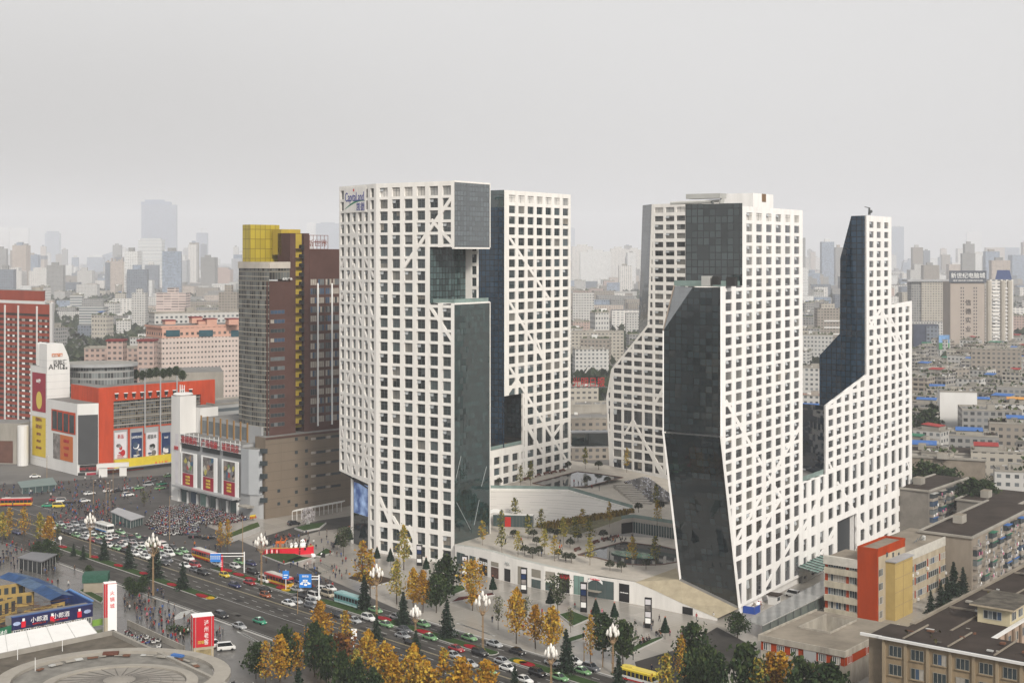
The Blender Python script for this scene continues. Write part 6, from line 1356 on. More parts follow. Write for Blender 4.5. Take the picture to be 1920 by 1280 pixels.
# the quarter of flat roofs beyond: every house a thing of its own
HOUSE=[]
ROOFS=[M_RFELT,M_ROOF,M_RCON,M_ROOF,M_DKROOF]
WALLS=[F_WHITE,F_CREAM,F_GREY,F_TAN,F_PINKW,F_BAND]
COLW={id(F_WHITE):'white',id(F_CREAM):'cream',id(F_GREY):'grey',id(F_TAN):'tan',id(F_PINKW):'pinkish',id(F_BAND):'banded'}
def house(px,py,top,w,dp,d,wall,roof,label,group=None,shed=None,name='house',cat='house',r=rnd,plants=0):
 p=gp(px,py);p.z=0;d=V3((d[0],d[1],0)).normalized();n=V3((-d[1],d[0],0));h=max(3.,z_at(p,top))
 rt=empty(name,label,cat,group,p)
 b=MB();b.box(p-d*w/2,d*w,n*dp,UP*h,wall,roof);b.build('wall',rt)
 b=MB();o=up(p-d*w/2,h)
 b.box(o-n*.2,d*w,n*.3,UP*.7,M_CONC);b.box(o+n*(dp-.2),d*w,n*.3,UP*.7,M_CONC);b.box(o+n*.1,d*.3,n*(dp-.3),UP*.7,M_CONC);b.box(o+d*(w-.3)+n*.1,d*.3,n*(dp-.3),UP*.7,M_CONC);b.build('parapet',rt)
 b=MB();b.box(o+d*w*r.uniform(.1,.6)+n*dp*r.uniform(.1,.5),d*r.uniform(2.5,5),n*3,UP*2.4,M_CONC,M_ROOF);b.build('roof_hut',rt)
 b=MB()
 for k in range(7):b.box(o+d*r.uniform(.5,w-2)+n*r.uniform(.5,dp-2),d*r.uniform(.4,2.2),n*r.uniform(.4,1.8),UP*r.uniform(.3,1.6),r.choice([M_CONC,M_STEEL,M_RFELT,M_TILE,M_BALC]))
 for k in range(3):q_=o+d*r.uniform(.5,w-1)+n*r.uniform(.5,dp-1);b.tube(q_,q_+UP*r.uniform(1.5,3),.06,.05,M_STEEL,4)
 b.build('roof_clutter',rt)['kind']='stuff'
 if shed:
  b=MB();a_,c_=r.uniform(.05,.35)*w,r.uniform(.45,.6)*w;q0,q1=dp*r.uniform(.05,.2),dp*r.uniform(.5,.8)
  pk_=[o+d*a_+n*q0+UP*2.2,o+d*(a_+c_)+n*q0+UP*2.2,o+d*(a_+c_)+n*q1+UP*2.9,o+d*a_+n*q1+UP*2.9]
  b.poly(pk_,shed);b.poly([q_-UP*.1 for q_ in pk_[::-1]],shed);b.build('roof_shed',rt)
  b=MB();b.box(pk_[0]-UP*2.2+d*.3+n*.3,d*(c_-.6),n*((q1-q0)-.6),UP*2.1,M_CONC);b.build('shed_wall',rt)
 if plants:
  b=MB()
  for i in range(plants*14):
   q_=o+d*r.uniform(0,w)+n*r.uniform(0,dp*.5)+UP*r.uniform(.4,1.8);s_=r.uniform(.3,.9);t_=V3((r.uniform(-1,1),r.uniform(-1,1),r.uniform(-.6,1))).normalized();u_=t_.orthogonal().normalized()*s_;v_=t_.cross(u_)
   b.poly([q_-u_-v_,q_+u_-v_,q_+u_+v_,q_-u_+v_],M_LEAF2[r.randrange(2)])
  o_=b.build('roof_plants',rt);o_['kind']='stuff'
 return rt
M_LEAF2=[mat('roof_leaf_a',(.035,.055,.022),.9,.3,1),mat('roof_leaf_b',(.06,.075,.03),.9,.3,1)]
qd=(.93,-.37)
for px,py,tp,w,dp,d,wl,rf,lab,sh,pl in(
 (1868,742,655,32,16,(.95,-.3),F_TAN,M_ROOF,'five storey cream school with window bands below the lettered tower',None,1),
 (1775,748,692,38,14,(.92,.39),F_TAN,M_ROOF,'long brown flat roofed block left of the cream school',None,0),
 (1797,850,735,17,22,(.97,-.25),M_TILE,M_ROOF,'blank white gabled block with two columns of windows',None,1),
 (1860,868,770,26,18,(.97,-.2),F_GREY,M_ROOF,'grey block with blue balconies beside the blank white gable',None,1),
 (1745,835,785,20,14,(.97,-.2),F_WHITE,M_BLUE,'small white house with a bright blue pitched sheet roof',M_BLUE,0),
 (1745,905,845,22,16,(.95,-.3),F_TAN,M_DKROOF,'dark roofed low block close beside the slender tower',M_BLUE,1),
 (1826,900,818,20,14,(.95,-.3),F_GREY,M_ROOF,'block with a blue penthouse shed behind the brown walk-up',M_BLUE,1),
 (1905,890,795,22,14,(.95,-.3),F_TAN,M_RFELT,'brown block with red and blue roof sheds at the right edge',M_BLUE,2),
 (1870,925,848,20,14,(.95,-.3),F_CREAM,M_RCON,'cream block with a small red hipped roof hut on top',M_BRED,1),
 (1900,860,758,18,12,(.95,-.3),F_WHITE,M_ROOF,'white block under an orange peaked awning',M_TARP,1),
 (1850,835,757,18,12,(.95,-.3),F_CREAM,M_ROOF,'cream block with a pale blue shed behind the orange awning',M_BLUE,2),
 (1905,800,726,20,12,(.95,-.3),F_GREY,M_ROOF,'grey block with planted terraces at the right edge',None,2),
 (1765,800,732,16,12,(.95,-.3),F_TAN,M_ROOF,'brown house among trees behind the slender tower',M_BLUE,2),
 (1908,962,885,16,12,(.95,-.3),F_WHITE,M_ROOF,'white walled block with a glazed roof terrace at the right edge',None,1),
 (1518,800,742,20,10,(.95,-.3),F_WHITE,mat('terracotta',(.34,.09,.05),.85,.15),'white house with a terracotta roof seen between the two right hand towers',None,0),
 (1518,845,770,18,14,(.95,-.3),F_GREY,M_ROOF,'grey house with blue roof shed seen between the two right hand towers',M_BLUE,1),
 (1516,760,690,24,14,(.95,-.3),F_WHITE,M_ROOF,'white block with window rows seen between the two right hand towers',None,0)):
 house(px,py,tp,w,dp,d,wl,rf,lab,None,sh,plants=pl)
# a few houses in the gap behind the plaza
for px,py,tp,w,dp,d,wl,rf,lab,sh in(
 (1105,862,785,34,20,(.97,.1),F_TAN,M_ROOF,'brown balconied block with a glass bridge before it, in the gap behind the pool',None),
 (1105,815,760,34,16,(.97,.15),M_CONC,M_ROOF,'low grey block in the gap behind the pool',None),
 (1090,790,725,20,12,(.97,.15),F_CREAM,M_ROOF,'cream block carrying a red lettered roof sign in the gap behind the pool',None),
 (1110,712,655,26,14,(.97,.1),F_WHITE,M_ROOF,'white and cream block with a yellow painted gable in the gap between towers',None),
 (1120,680,622,46,14,(.97,-.1),F_CREAM,M_ROOF,'long pale yellow block in the gap between towers',None)):
 house(px,py,tp,w,dp,d,wl,rf,lab,None,sh)
rs_=empty('roof_sign','red lettered roof sign on the cream block behind the pool','sign',None,at(1090,724,700));p=at(1074,724,690);text('光明日报',5.2,M_TRED,rs_,'lettering',p+V3((8,-1,.3)),V3((1,0,0)),sx=.8);b=MB();b.box(p+V3((-4,-.4,-.6)),V3((24,0,0)),V3((0,.3,0)),UP*.5,M_MULL);b.build('frame',rs_)
gb2=empty('glass_bridge','glass sided link bridge between two white towers','bridge',None,at(1105,830,560));p=at(1072,812,560);b=MB();b.box(p,V3((17,1,0)),V3((0,5,0)),UP*-5.2,CW_TEAL,M_ROOF);b.build('glass_side',gb2);b=MB();b.box(p+V3((-.2,-.3,0)),V3((17.4,1,0)),V3((0,5.6,0)),UP*.5,M_GPAN);b.box(p+V3((-.2,-.3,-5.9)),V3((17.4,1,0)),V3((0,5.6,0)),UP*.5,M_WHITE);b.build('trim',gb2)

BUSY=[(o.location.copy(),12)for o in COL.objects if o.parent is None and o.get('category')and o.location.x>60 and o.location.y>380]
n_=0
for i in range(5000):
 px,py=rnd.uniform(1716,2050),rnd.uniform(655,945)
 p=gp(px,py);p.z=0
 if any((p-q_).length<r_+(5 if len(BUSY)>0 else 8)for q_,r_ in BUSY)or px<1740 and py>900:continue
 wi=rnd.randrange(5);wl=[F_OLDA,F_OLDB,F_OLDC,F_WHITE,F_OLDA][wi];sh=rnd.choice([None,None,M_BLUE,None,M_BRED,M_GRNS,None,None]);h=rnd.uniform(11,20);top=HY+(H-h)*F/p[1];w_=rnd.uniform(10,20)
 nm=['grey','brownish','cream','white','ash grey'][wi];sn={id(M_BLUE):' with a blue sheet roof shed',id(M_BRED):' with a red sheet roof shed',id(M_GRNS):' with a green sheet roof shed'}.get(id(sh),'')
 house(px,py,top,w_,rnd.uniform(9,14),rnd.choice([(.78,-.63),(.80,-.6),(.93,-.37),(.63,.78),(.70,-.71)]),wl,rnd.choice(ROOFS),'small %s block%s in the old quarter'%(nm,sn),'small %s blocks%s in the old quarter'%(nm,sn),sh,plants=rnd.choice([0,1,2,1]));BUSY.append((p,11));n_+=1
 if n_>150:break

# ---------------------------------------------------------------- the city behind: tall towers one by one
FW2=facade('far_white',(.60,.60,.59),(.20,.21,.22),3.6,3.1,.5,.42,.85);FB2=facade('far_blue',(.24,.28,.34),(.13,.16,.21),3.4,3.4,.7,.6,.6);FD2=facade('far_dark',(.16,.18,.21),(.07,.08,.10),3.4,3.4,.6,.55,.6)
F_CONS=facade('bare_frame',(.26,.30,.37),(.10,.12,.17),6,4.2,.82,.62,.8,spread=.5);F_CONSTOP=facade('netted_frame',(.16,.20,.29),(.12,.15,.22),5,4.2,.7,.5,.9)
F_RESB=facade('resi_beige',(.42,.36,.31),(.16,.15,.15),3.2,3.0,.55,.5,.85);F_RESW=facade('resi_white',(.58,.56,.53),(.15,.16,.17),5.2,3.0,.6,.42,.85);F_BANDW=facade('white_bands',(.62,.62,.60),(.22,.25,.28),400,4.6,1,.42,.7,spread=.2);F_PINKB=facade('pink_bands',(.56,.46,.42),(.22,.18,.17),9,3.1,.93,.5,.85)
def tower(x0,x1,top,Z,wall,label,crown=None,lean=0,name='tower_block',cat='tower',dp=None,top2=None,roofm=M_ROOF,side=None):
 Z=Z*1.8 if Z>=4000 else Z*1.4 if Z>1900 else Z
 a,c=at((x0+x1)/2,top,Z),None;w_=(x1-x0)/F*Z;h=a[2];dp=dp or min(40,w_*.7)
 p=V3((a[0],Z,0));rt=empty(name,label,cat,None,p)
 o=V3((a[0]-w_/2,Z,0));b=MB()
 b.box(o,V3((w_,0,0)),V3((0,dp,0)),UP*h,wall,roofm);b.build('wall',rt)
 if crown:
  b=MB();m_,hh,fr=crown;b.box(up(o+V3((w_*(1-fr)/2,dp*.15,0)),h),V3((w_*fr,0,0)),V3((0,dp*.6,0)),UP*hh,m_,roofm);b.build('crown',rt)
 return rt,o,w_,dp,h
def crane(rt,x,y,Z,arm0,arm1,ay,m=None):
 Z*=1.8 if Z>=4000 else 1.4;b=MB();m=M_STEEL;p,t_=at(x,y,Z),at(x,ay,Z);b.tube(p,t_,1.6,1.6,m,4);b.tube(at(arm0,ay+1.5,Z),at(arm1,ay+1.5,Z),1.3,1.3,m,4);b.build('crane',rt)
tower(-20,17,426,6500,FW2,'very pale white slab tower at the left edge of the skyline');tower(18,53,427,6400,FW2,'very pale white slab tower right of the outermost one')
r_,o_,w_,d_,h_=tower(33,83,486,3900,F_RESB,'broad greyish tower with a dark teal crown before the pale white slabs');b=MB();b.box(up(o_,h_),V3((w_,0,0)),V3((0,d_,0)),UP*14,FD2,M_ROOF);b.box(up(o_+V3((w_*.4,2,0)),h_+14),V3((w_*.25,0,0)),V3((0,d_*.6,0)),UP*7,FD2);b.build('teal_crown',r_)
tower(84,111,437,5600,FB2,'slim blue-grey tower standing clear above the left rooftops',(FB2,14,.8))
tower(-6,40,508,2500,F_RESW,'white residential tower with curved top just behind the brick tower, left of a pair',(F_RESW,9,.7));tower(54,96,508,2500,F_RESW,'white residential tower with curved top, right of a pair behind the brick tower',(F_RESW,9,.7))
tower(100,112,500,4200,F_RESB,'narrow beige tower beside the slim blue-grey one');tower(117,134,497,3600,FW2,'narrow white tower with faint windows left of the dark hazy block');tower(134,161,512,3500,FD2,'dark hazy block with a flat top',(FD2,8,.5))
tower(163,193,482,4300,FB2,'blue office tower with pale stepped crown',(FW2,12,.8));r_,o_,w_,d_,h_=tower(193,217,478,4400,FB2,'blue office tower with a slanted blade roof');b=MB();a_=up(o_,h_);b.poly([a_,a_+V3((w_,0,0)),a_+V3((w_,0,26))],FB2);b.poly([a_,a_+V3((w_,0,26)),a_+V3((w_,d_,26)),a_+V3((0,d_,0))],M_ROOF);b.build('blade_roof',r_)
r_,o_,w_,d_,h_=tower(198,246,490,2350,F_RESB,'twin shafted beige residential tower with a ragged top');b=MB();b.box(o_-V3((0,3,0)),V3((w_*.18,0,0)),V3((0,3,0)),UP*h_*.97,FD2);b.box(o_+V3((w_*.55,-2,0)),V3((w_*.12,0,0)),V3((0,2,0)),UP*(h_+4),F_RESB);b.build('shaft',r_)
for i in range(7):b=MB();b.box(up(o_+V3((w_*(.05+.14*i),3,0)),h_),V3((2.5,0,0)),V3((0,8,0)),UP*(3+(i*5)%7),F_RESB);b.build('roof_fin',r_)
r_,o_,w_,d_,h_=tower(265,330,384,5000,F_CONS,'giant tower under construction with netted top and cranes');b=MB();b.box(up(o_-V3((1,1,0)),h_),V3((w_*.84,0,0)),V3((0,d_,0)),UP*20,F_CONSTOP,M_ROOF);b.box(up(o_+V3((w_*.1,2,0)),h_+20),V3((w_*.55,0,0)),V3((0,d_*.7,0)),UP*13,F_CONSTOP,M_ROOF);b.build('netted_top',r_)
crane(r_,296,372,5000,256,311,355);crane(r_,329,384,5000,302,352,363)
tower(259,303,450,3200,F_BANDW,'white banded office tower in front of the giant unfinished one',(F_BANDW,6,.86))
tower(306,350,487,2900,F_PIER,'pale tower with vertical blue piers and a stepped crown',(FW2,14,.8));tower(349,369,479,6200,FB2,'hazy blue tower with no detail left of the craned one')
r_,*_=tower(368,388,437,5000,F_CONS,'slender concrete tower with a T shaped crane on its head',(F_CONSTOP,2,.9));crane(r_,378,437,5000,369,388,428)
tower(393,432,505,2800,F_PINKW,'pinkish hotel tower with a broad flat top',(F_PINKW,5,.7));r_,*_=tower(434,455,485,2900,F_GRID,'gridded tower with a mast on a drum left of the brown tower',(FB2,12,.7));crane(r_,455,486,2900,449,461,470)
tower(457,484,441,7200,FW2,'almost vanished pale tower above the grey glazed wing',(FW2,10,.9))
tower(350,393,530,3300,F_RESB,'low beige hazy block between the pier tower and the pink hotel');tower(410,444,548,1500,F_TAN,'tan slab with a lift tower just left of the brown tower',(F_TAN,8,.4));tower(293,348,549,1650,F_PINKB,'pink and white banded apartment block above the long slab',(F_PINKB,6,.3));tower(247,273,549,1700,F_WHITE,'small white apartment tower left of the pink banded block',(F_WHITE,5,.4));tower(259,285,525,2300,FW2,'pale cream edged tower behind the small white one')
tower(148,194,575,1650,F_BAND,'long white office block with gridded windows at the foot of the beige tower');tower(146,198,545,2300,F_CREAM,'cream L shaped block in the haze');tower(352,392,536,2300,F_WHITE,'white block with a step in its roof below the craned tower')
tower(592,636,419,5600,FB2,'pale blue glass tower showing between the brown and the white tower',(FB2,8,.6));tower(575,594,417,5800,FW2,'thin pale tower edge beside the brown tower crown')
for x0,x1,t_,z_,m_,l_ in((1072,1112,462,3500,F_RESW,'leftmost white residential tower in the gap between the white towers'),(1088,1145,472,3300,FW2,'broad white residential tower in the gap between the white towers'),(1145,1174,466,3600,F_RESW,'third white residential tower in the gap, right of the broad one'),(1174,1204,468,3700,F_RESW,'rightmost white residential tower in the gap, beside the leaning glass edge'),(1068,1078,428,6800,FB2,'faint thin spire of a tower at the edge of the gap')):tower(x0,x1,t_,z_,m_,l_,(m_,7,.5))
tower(1074,1114,549,1550,F_WHITE,'white gridded apartment slab close behind the second tower');tower(1112,1200,568,2000,F_GREY,'grey blue office block low in the gap between the towers');
tower(1505,1532,522,2500,F_GREY,'grey apartment tower between the two right hand white towers',(F_GREY,5,.4));tower(1528,1552,538,2100,F_RESW,'small white tower behind the blue glass flank');tower(1504,1526,490,5200,FB2,'faint blue towers cluster between the right hand white towers')
r_,o_,w_,d_,h_=tower(1533,1574,578,1450,F_TAN,'tan office block with white sunshades left of the blue glass flank',(F_CREAM,5,.6));b=MB()
for i in range(3):b.box(up(o_+V3((w_*.3,-.8,0)),h_-14-7*i),V3((w_*.7,0,0)),V3((0,.8,0)),UP*1.4,M_TILE)
b.build('sunshade',r_)
tower(1672,1695,425,5000,FB2,'tall thin blue tower right of the slender white one',(FW2,6,.4));tower(1697,1722,488,4300,FB2,'blue hazy tower with stepped shoulders',(FB2,10,.4));tower(1722,1740,482,4500,FB2,'second blue hazy tower, touching the stepped one');tower(1742,1762,484,4700,FW2,'pale tower in the haze with a flat top');tower(1762,1785,482,4400,FB2,'blue tower in the haze left of the lettered tower',(FW2,6,.5));tower(1744,1800,500,4000,FD2,'row of dark blue blocks low in the haze')
tower(1707,1741,506,2600,F_WHITE,'white punched window block standing before the blue towers',(F_WHITE,16,.5));tower(1692,1716,512,3000,F_RESW,'pale residential block just right of the slender white tower')
r_,o_,w_,d_,h_=tower(1728,1776,528,1700,F_CREAM,'cream tower with grey glazed bays under an overhanging flat roof');b=MB();b.box(up(o_-V3((18,2,0)),h_),V3((w_+24,0,0)),V3((0,d_+3,0)),UP*2.5,M_GPAN);b.build('roof_slab',r_);b=MB();b.box(o_+V3((-12,2,0)),V3((12,0,0)),V3((0,d_*.8,0)),UP*(h_-.1),F_GREY);b.build('side_wing',r_)
tower(1692,1728,548,1900,F_CREAM,'cream block with stepped roof behind the dark glass one');r_,o_,w_,d_,h_=tower(1713,1760,608,1250,glass('dark_office',(.05,.06,.09),.25,1.5),'dark blue-grey glass office block right of the slender tower');b=MB();b.box(o_+V3((w_*.5,-1,0)),V3((w_*.5,0,0)),V3((0,1,0)),UP*(h_*.95),FD2);b.build('bay',r_)
bb_=empty('billboard','large green and blue landscape billboard left of the lettered tower','billboard',None,at(1770,655,1240));p=at(1760.5,655,1235);b=MB();b.box(p,V3((9.6,0,0)),V3((0,.5,0)),UP*6,mat('board_green',(.06,.22,.08),.6,.3,.2));b.build('lower_board',bb_);b=MB();b.box(p+UP*6,V3((9.6,0,0)),V3((0,.5,0)),UP*7,mat('board_sky',(.16,.30,.52),.6,.5,.15));b.build('upper_board',bb_);b=MB();b.box(p-UP*40+V3((1,.6,0)),V3((8,0,0)),V3((0,.5,0)),UP*40,M_STEEL);b.build('stand',bb_)
# lettered tower and its cream neighbour
r_,o_,w_,d_,h_=tower(1782,1846,528,1300,facade('lettered_wall',(.37,.32,.28),(.07,.065,.065),33,3.1,.0,.0,.85),'taupe tower with big characters down its face');
F_NAR=facade('narrow_windows',(.37,.32,.28),(.05,.05,.055),2.2,3.1,.5,.5,.85)
b=MB()
for q_ in(.28,.66):b.box(o_+V3((w_*q_,-.12,0)),V3((4.4,0,0)),V3((0,.1,0)),UP*(h_-4),F_NAR)
b.build('window_strip',r_)
for i,c_ in enumerate('信德实业'):text(c_,6.0,M_TBLK,r_,'lettering',o_+V3((w_*.52,-.3,0))+UP*(h_-22-8.4*i),V3((1,0,0)),ext=.1)
b=MB();b.lathe(V3((0,0,0)),[(2.6,-.1),(2.6,.1)],mat('roundel',(.2,.15,.14),.6,0),14);o2=b.build('roundel',r_);o2.matrix_world=Matrix.Translation(o_+V3((w_*.52,-.3,0))+UP*(h_-11))@Matrix.Rotation(math.pi/2,4,'X');
fr=MB();fr.box(up(o_-V3((1.5,1.2,0)),h_-1),V3((w_+3,0,0)),V3((0,.5,0)),UP*11.5,mat('sign_slate',(.10,.11,.13),.6,.1));sfr=fr.build('roof_sign',r_)
text('新世纪电脑城',5.6,M_LW,sfr,'lettering',up(o_+V3((w_/2,-1.6,0)),h_+3.8),V3((1,0,0)),sx=.98);text('NEW CENTURY COMPUTER PLAZA',2.1,M_LW,sfr,'lettering',up(o_+V3((w_/2,-1.6,0)),h_+.4),V3((1,0,0)),sx=.86)
r_,o_,w_,d_,h_=tower(1848,1900,524,1320,F_RESW,'cream residential tower with round bays and a navy sloped roof');b=MB();q0=up(o_,h_)
b.poly([q0+V3((w_*.35,0,0)),q0+V3((w_*.95,0,0)),q0+V3((w_*.95,6,9)),q0+V3((w_*.5,6,9))],mat('navy_slate',(.02,.04,.12),.5,.1));b.poly([q0+V3((w_*.35,0,0)),q0+V3((w_*.5,6,9)),q0+V3((w_*.5,12,0))],mat('navy_slate',(.02,.04,.12),.5,.1));b.build('sloped_roof',r_)
for q_ in(.12,.62,.86):b=MB();b.lathe(o_+V3((w_*q_,0,0)),[(2.6,0),(2.6,h_-2),(2.2,h_-1)],F_CREAM,8);b.build('round_bay',r_)
for i in range(16):b=MB();b.box(up(o_+V3((w_*.25,-1.2,0)),8+3.6*i),V3((6,0,0)),V3((0,1.2,0)),UP*1.3,M_TILE);b.box(up(o_+V3((w_*.70,-1.2,0)),8+3.6*i),V3((6.5,0,0)),V3((0,1.2,0)),UP*1.3,M_TILE);b.build('balcony',r_)
tower(1796,1822,466,4300,F_RESW,'left block of the pale slab row above the lettered tower');tower(1820,1850,476,3600,FW2,'ornate white tower with an arched crown above the lettered tower',(F_RESW,8,.6));tower(1848,1876,480,3500,F_RESW,'white tower with a pointed crown above the cream neighbour',(FW2,12,.3));tower(1850,1884,464,4400,F_RESB,'wide hazy slab behind the pointed crown');tower(1884,1912,464,4500,FB2,'blue-white striped slab near the right edge');tower(1898,1930,478,3200,FB2,'blue tower cut by the right edge of the view');tower(1813,1841,436,7600,FW2,'almost vanished tower above the slab row',(FW2,8,.7));tower(1886,1925,545,2000,F_TAN,'tan block behind the cream tower at the right edge')
# ---- the carpet of ordinary blocks: copies of a few kinds, out to the haze
rnd=random.Random(21)
PB=[]
for i in range(14):
 wl=[F_WHITE,F_CREAM,F_GREY,F_TAN,F_BAND,F_GREY,F_CREAM,F_WHITE,F_PINKW,F_TAN,F_GREY,F_CREAM,F_WHITE,F_GREY][i];b=MB()
 w_,d_,h_=rnd.uniform(13,32),rnd.uniform(11,17),rnd.uniform(13,24);rf=ROOFS[i%5]
 b.box(V3((-w_/2,0,0)),V3((w_,0,0)),V3((0,d_,0)),UP*h_,wl,rf)
 for q_ in((-w_/2,-.2,w_,.4),(-w_/2,d_-.2,w_,.4)):b.box(V3((q_[0],q_[1],h_)),V3((q_[2],0,0)),V3((0,q_[3],0)),UP*.8,M_CONC)
 for k in range(rnd.randint(2,5)):b.box(V3((rnd.uniform(-w_/2+2,w_/2-8),rnd.uniform(1,d_-6),h_)),V3((rnd.uniform(3,7),0,0)),V3((0,rnd.uniform(3,5),0)),UP*rnd.uniform(2,3.6),[M_CONC,M_TILE,F_CREAM,M_CONC][k%4],M_ROOF)
 if i in(2,6,11):x_=rnd.uniform(-w_/2+2,0);b.poly([V3((x_,1,h_+2.6)),V3((x_+w_*.3,1,h_+2.6)),V3((x_+w_*.3,d_-3,h_+3.2)),V3((x_,d_-3,h_+3.2))],[M_BLUE,M_BRED,M_BLUE][i%3])
 for k in range(26):q_=V3((rnd.uniform(-w_/2,w_/2),rnd.choice([.6,d_-.6]),h_+rnd.uniform(.4,1.5)));s_=rnd.uniform(.5,1.3);b.poly([q_-V3((s_,0,s_*.6)),q_+V3((s_,0,-s_*.6)),q_+V3((s_,.3,s_*.6)),q_+V3((-s_,.3,s_*.6))],M_LEAF2[k%2])
 o=b.build('city_block');PB.append((o,w_,h_,['white','cream','grey','tan','window banded','long grey','long cream','plain white','pinkish','brownish','dull grey','pale cream','bright white','ash grey'][i]))
taken=[]
def free(p,r):
 for q_,rr_ in taken:
  if(q_[0]-p[0])**2+(q_[1]-p[1])**2<(r+rr_)**2:return False
 return True
for o in list(COL.objects):
 if o.parent is None and o.get('category')and o.location.y>560:taken.append((o.location.copy(),26))
ZONE=[((-260,470),'left of the brown tower'),((1040,1230),'in the gap between the white towers'),((1500,1545),'between the right hand white towers'),((1660,2140),'right of the slender tower'),((470,1040),'behind the left hand white towers'),((1230,1500),'behind the leaning tower')]
cnt=0
for i in range(2600):
 zi_=rnd.choices(range(6),(10,5,3,10,1.2,.8))[0];(xa,xb),zn_=ZONE[zi_]
 py=497+(rnd.random()**1.5)*215;px=rnd.uniform(xa,xb)
 Zc=F*H/(py-HY)
 if px<480 and Zc<860 or 470<px<1520 and Zc<760 or px>1500 and Zc<1010:continue
 if 60<px<300 and Zc<900:continue
 p=gp(px,py);p.z=0
 if not free(p,19):continue
 o,w_,h_,cn_=PB[rnd.randrange(14)]
 ang=rnd.choice([-.36,-.2,.15,.3,1.2,-.36]);sc_=(1,1,rnd.uniform(.75,1.25)*(1.4 if rnd.random()<.12 else 1))
 put(o,p,ang,sc_,'ordinary %s city block in the hazy quarter %s'%(cn_,zn_),'building','ordinary %s blocks %s'%(cn_,zn_));taken.append((p,19));cnt+=1
 if cnt>270:break
for x,y in((-210,190),(-300,235),(-330,120),(-260,60),(-420,190),(-480,80),(-400,290),(-180,110),(-560,160),(-620,300),(-640,40)):  # unseen blocks, put in for the dark tower glass to reflect
 o,w_,h_,cn_=PB[rnd.randrange(14)];put(o,V3((x,y,0)),rnd.choice([-.3,.9,1.2]),(1,1,rnd.uniform(1.2,2.6)),'ordinary %s city block outside the frame on the near side'%cn_,'building','ordinary %s blocks on the near side'%cn_)
print('blocks',cnt)
b=MB();r=random.Random(77);FARW=[F_WHITE,F_GREY,F_TAN,FW2,FB2,F_RESB,F_RESW,FD2,F_GREY]
for i in range(1500): # what lies too far off to count
 Y=1500+9000*r.random()**1.15;px=r.uniform(-300,2220);X=(px-CX)/F*Y;hh=r.uniform(14,32)if r.random()<.8 or Y<2700 else r.uniform(40,105 if Y<3500 else 150);w_=r.uniform(18,55)if hh<35 else r.uniform(24,44)
 if any((X-q_[0])**2+(Y-q_[1])**2<3000 for q_,_ in taken):continue
 b.box(V3((X,Y,0)),V3((w_,r.uniform(-6,6),0)),V3((r.uniform(-3,3),r.uniform(16,30),0)),UP*hh,FARW[r.randrange(9)],M_ROOF)
 if hh>35:b.box(V3((X+w_*.25,Y+5,hh)),V3((w_*.4,0,0)),V3((0,9,0)),UP*r.uniform(4,9),FARW[r.randrange(9)],M_ROOF)
tag(b.build('distant_city'),'mass of distant blocks dissolving in the smog','city',None,'stuff')
b=MB();FT=[mat('far_trees_a',(.03,.042,.022),.95,.4,.2),mat('far_trees_b',(.045,.055,.03),.95,.4,.2)]
for i in range(5200):
 Y=900+2600*r.random()**1.4;px=r.uniform(-300,2220);X=(px-CX)/F*Y;c_=V3((X,Y,0));s_=r.uniform(3,7)
 for k in range(4):leafless=c_+V3((r.gauss(0,6),r.gauss(0,6),r.uniform(3,9)));t_=V3((r.gauss(0,1),r.gauss(0,1),r.gauss(0,1))).normalized();u_=t_.orthogonal().normalized()*s_*.6;v_=t_.cross(u_);b.poly([leafless-u_-v_,leafless+u_-v_,leafless+u_+v_,leafless-u_+v_],FT[k%2])
tag(b.build('distant_trees'),'distant street greenery between the far blocks','trees',None,'stuff')
for o,*_ in PB:bpy.data.objects.remove(o)

# ---------------------------------------------------------------- trees and plants
rnd=random.Random(33)
def lm(n,c):return mat('leaf_'+n,c,.85,.35,.9)
GOLD=[lm('gold',(.40,.21,.020)),lm('amber',(.33,.155,.016)),lm('yellow',(.44,.29,.04)),lm('rust',(.20,.09,.014))]
YGRN=[lm('yellow_green',(.27,.23,.04)),lm('pale_yellow',(.38,.29,.06)),lm('olive',(.15,.15,.03))]
GREEN=[lm('dark_green',(.018,.032,.014)),lm('green',(.032,.052,.02)),lm('mid_green',(.05,.07,.024))]
CONIF=[lm('fir',(.014,.028,.018)),lm('fir_light',(.03,.048,.028)),lm('fir_grey',(.035,.05,.036))]
DUSK=[lm('dusty',(.045,.052,.03)),lm('dusty_dark',(.022,.028,.018)),lm('dusty_pale',(.09,.10,.055))]
RUST=[lm('russet',(.14,.055,.022)),lm('russet_dark',(.08,.035,.018))]
M_BARK=mat('bark',(.075,.058,.045),.95,.3,1);M_BARKP=mat('pale_bark',(.17,.14,.11),.95,.3,1)
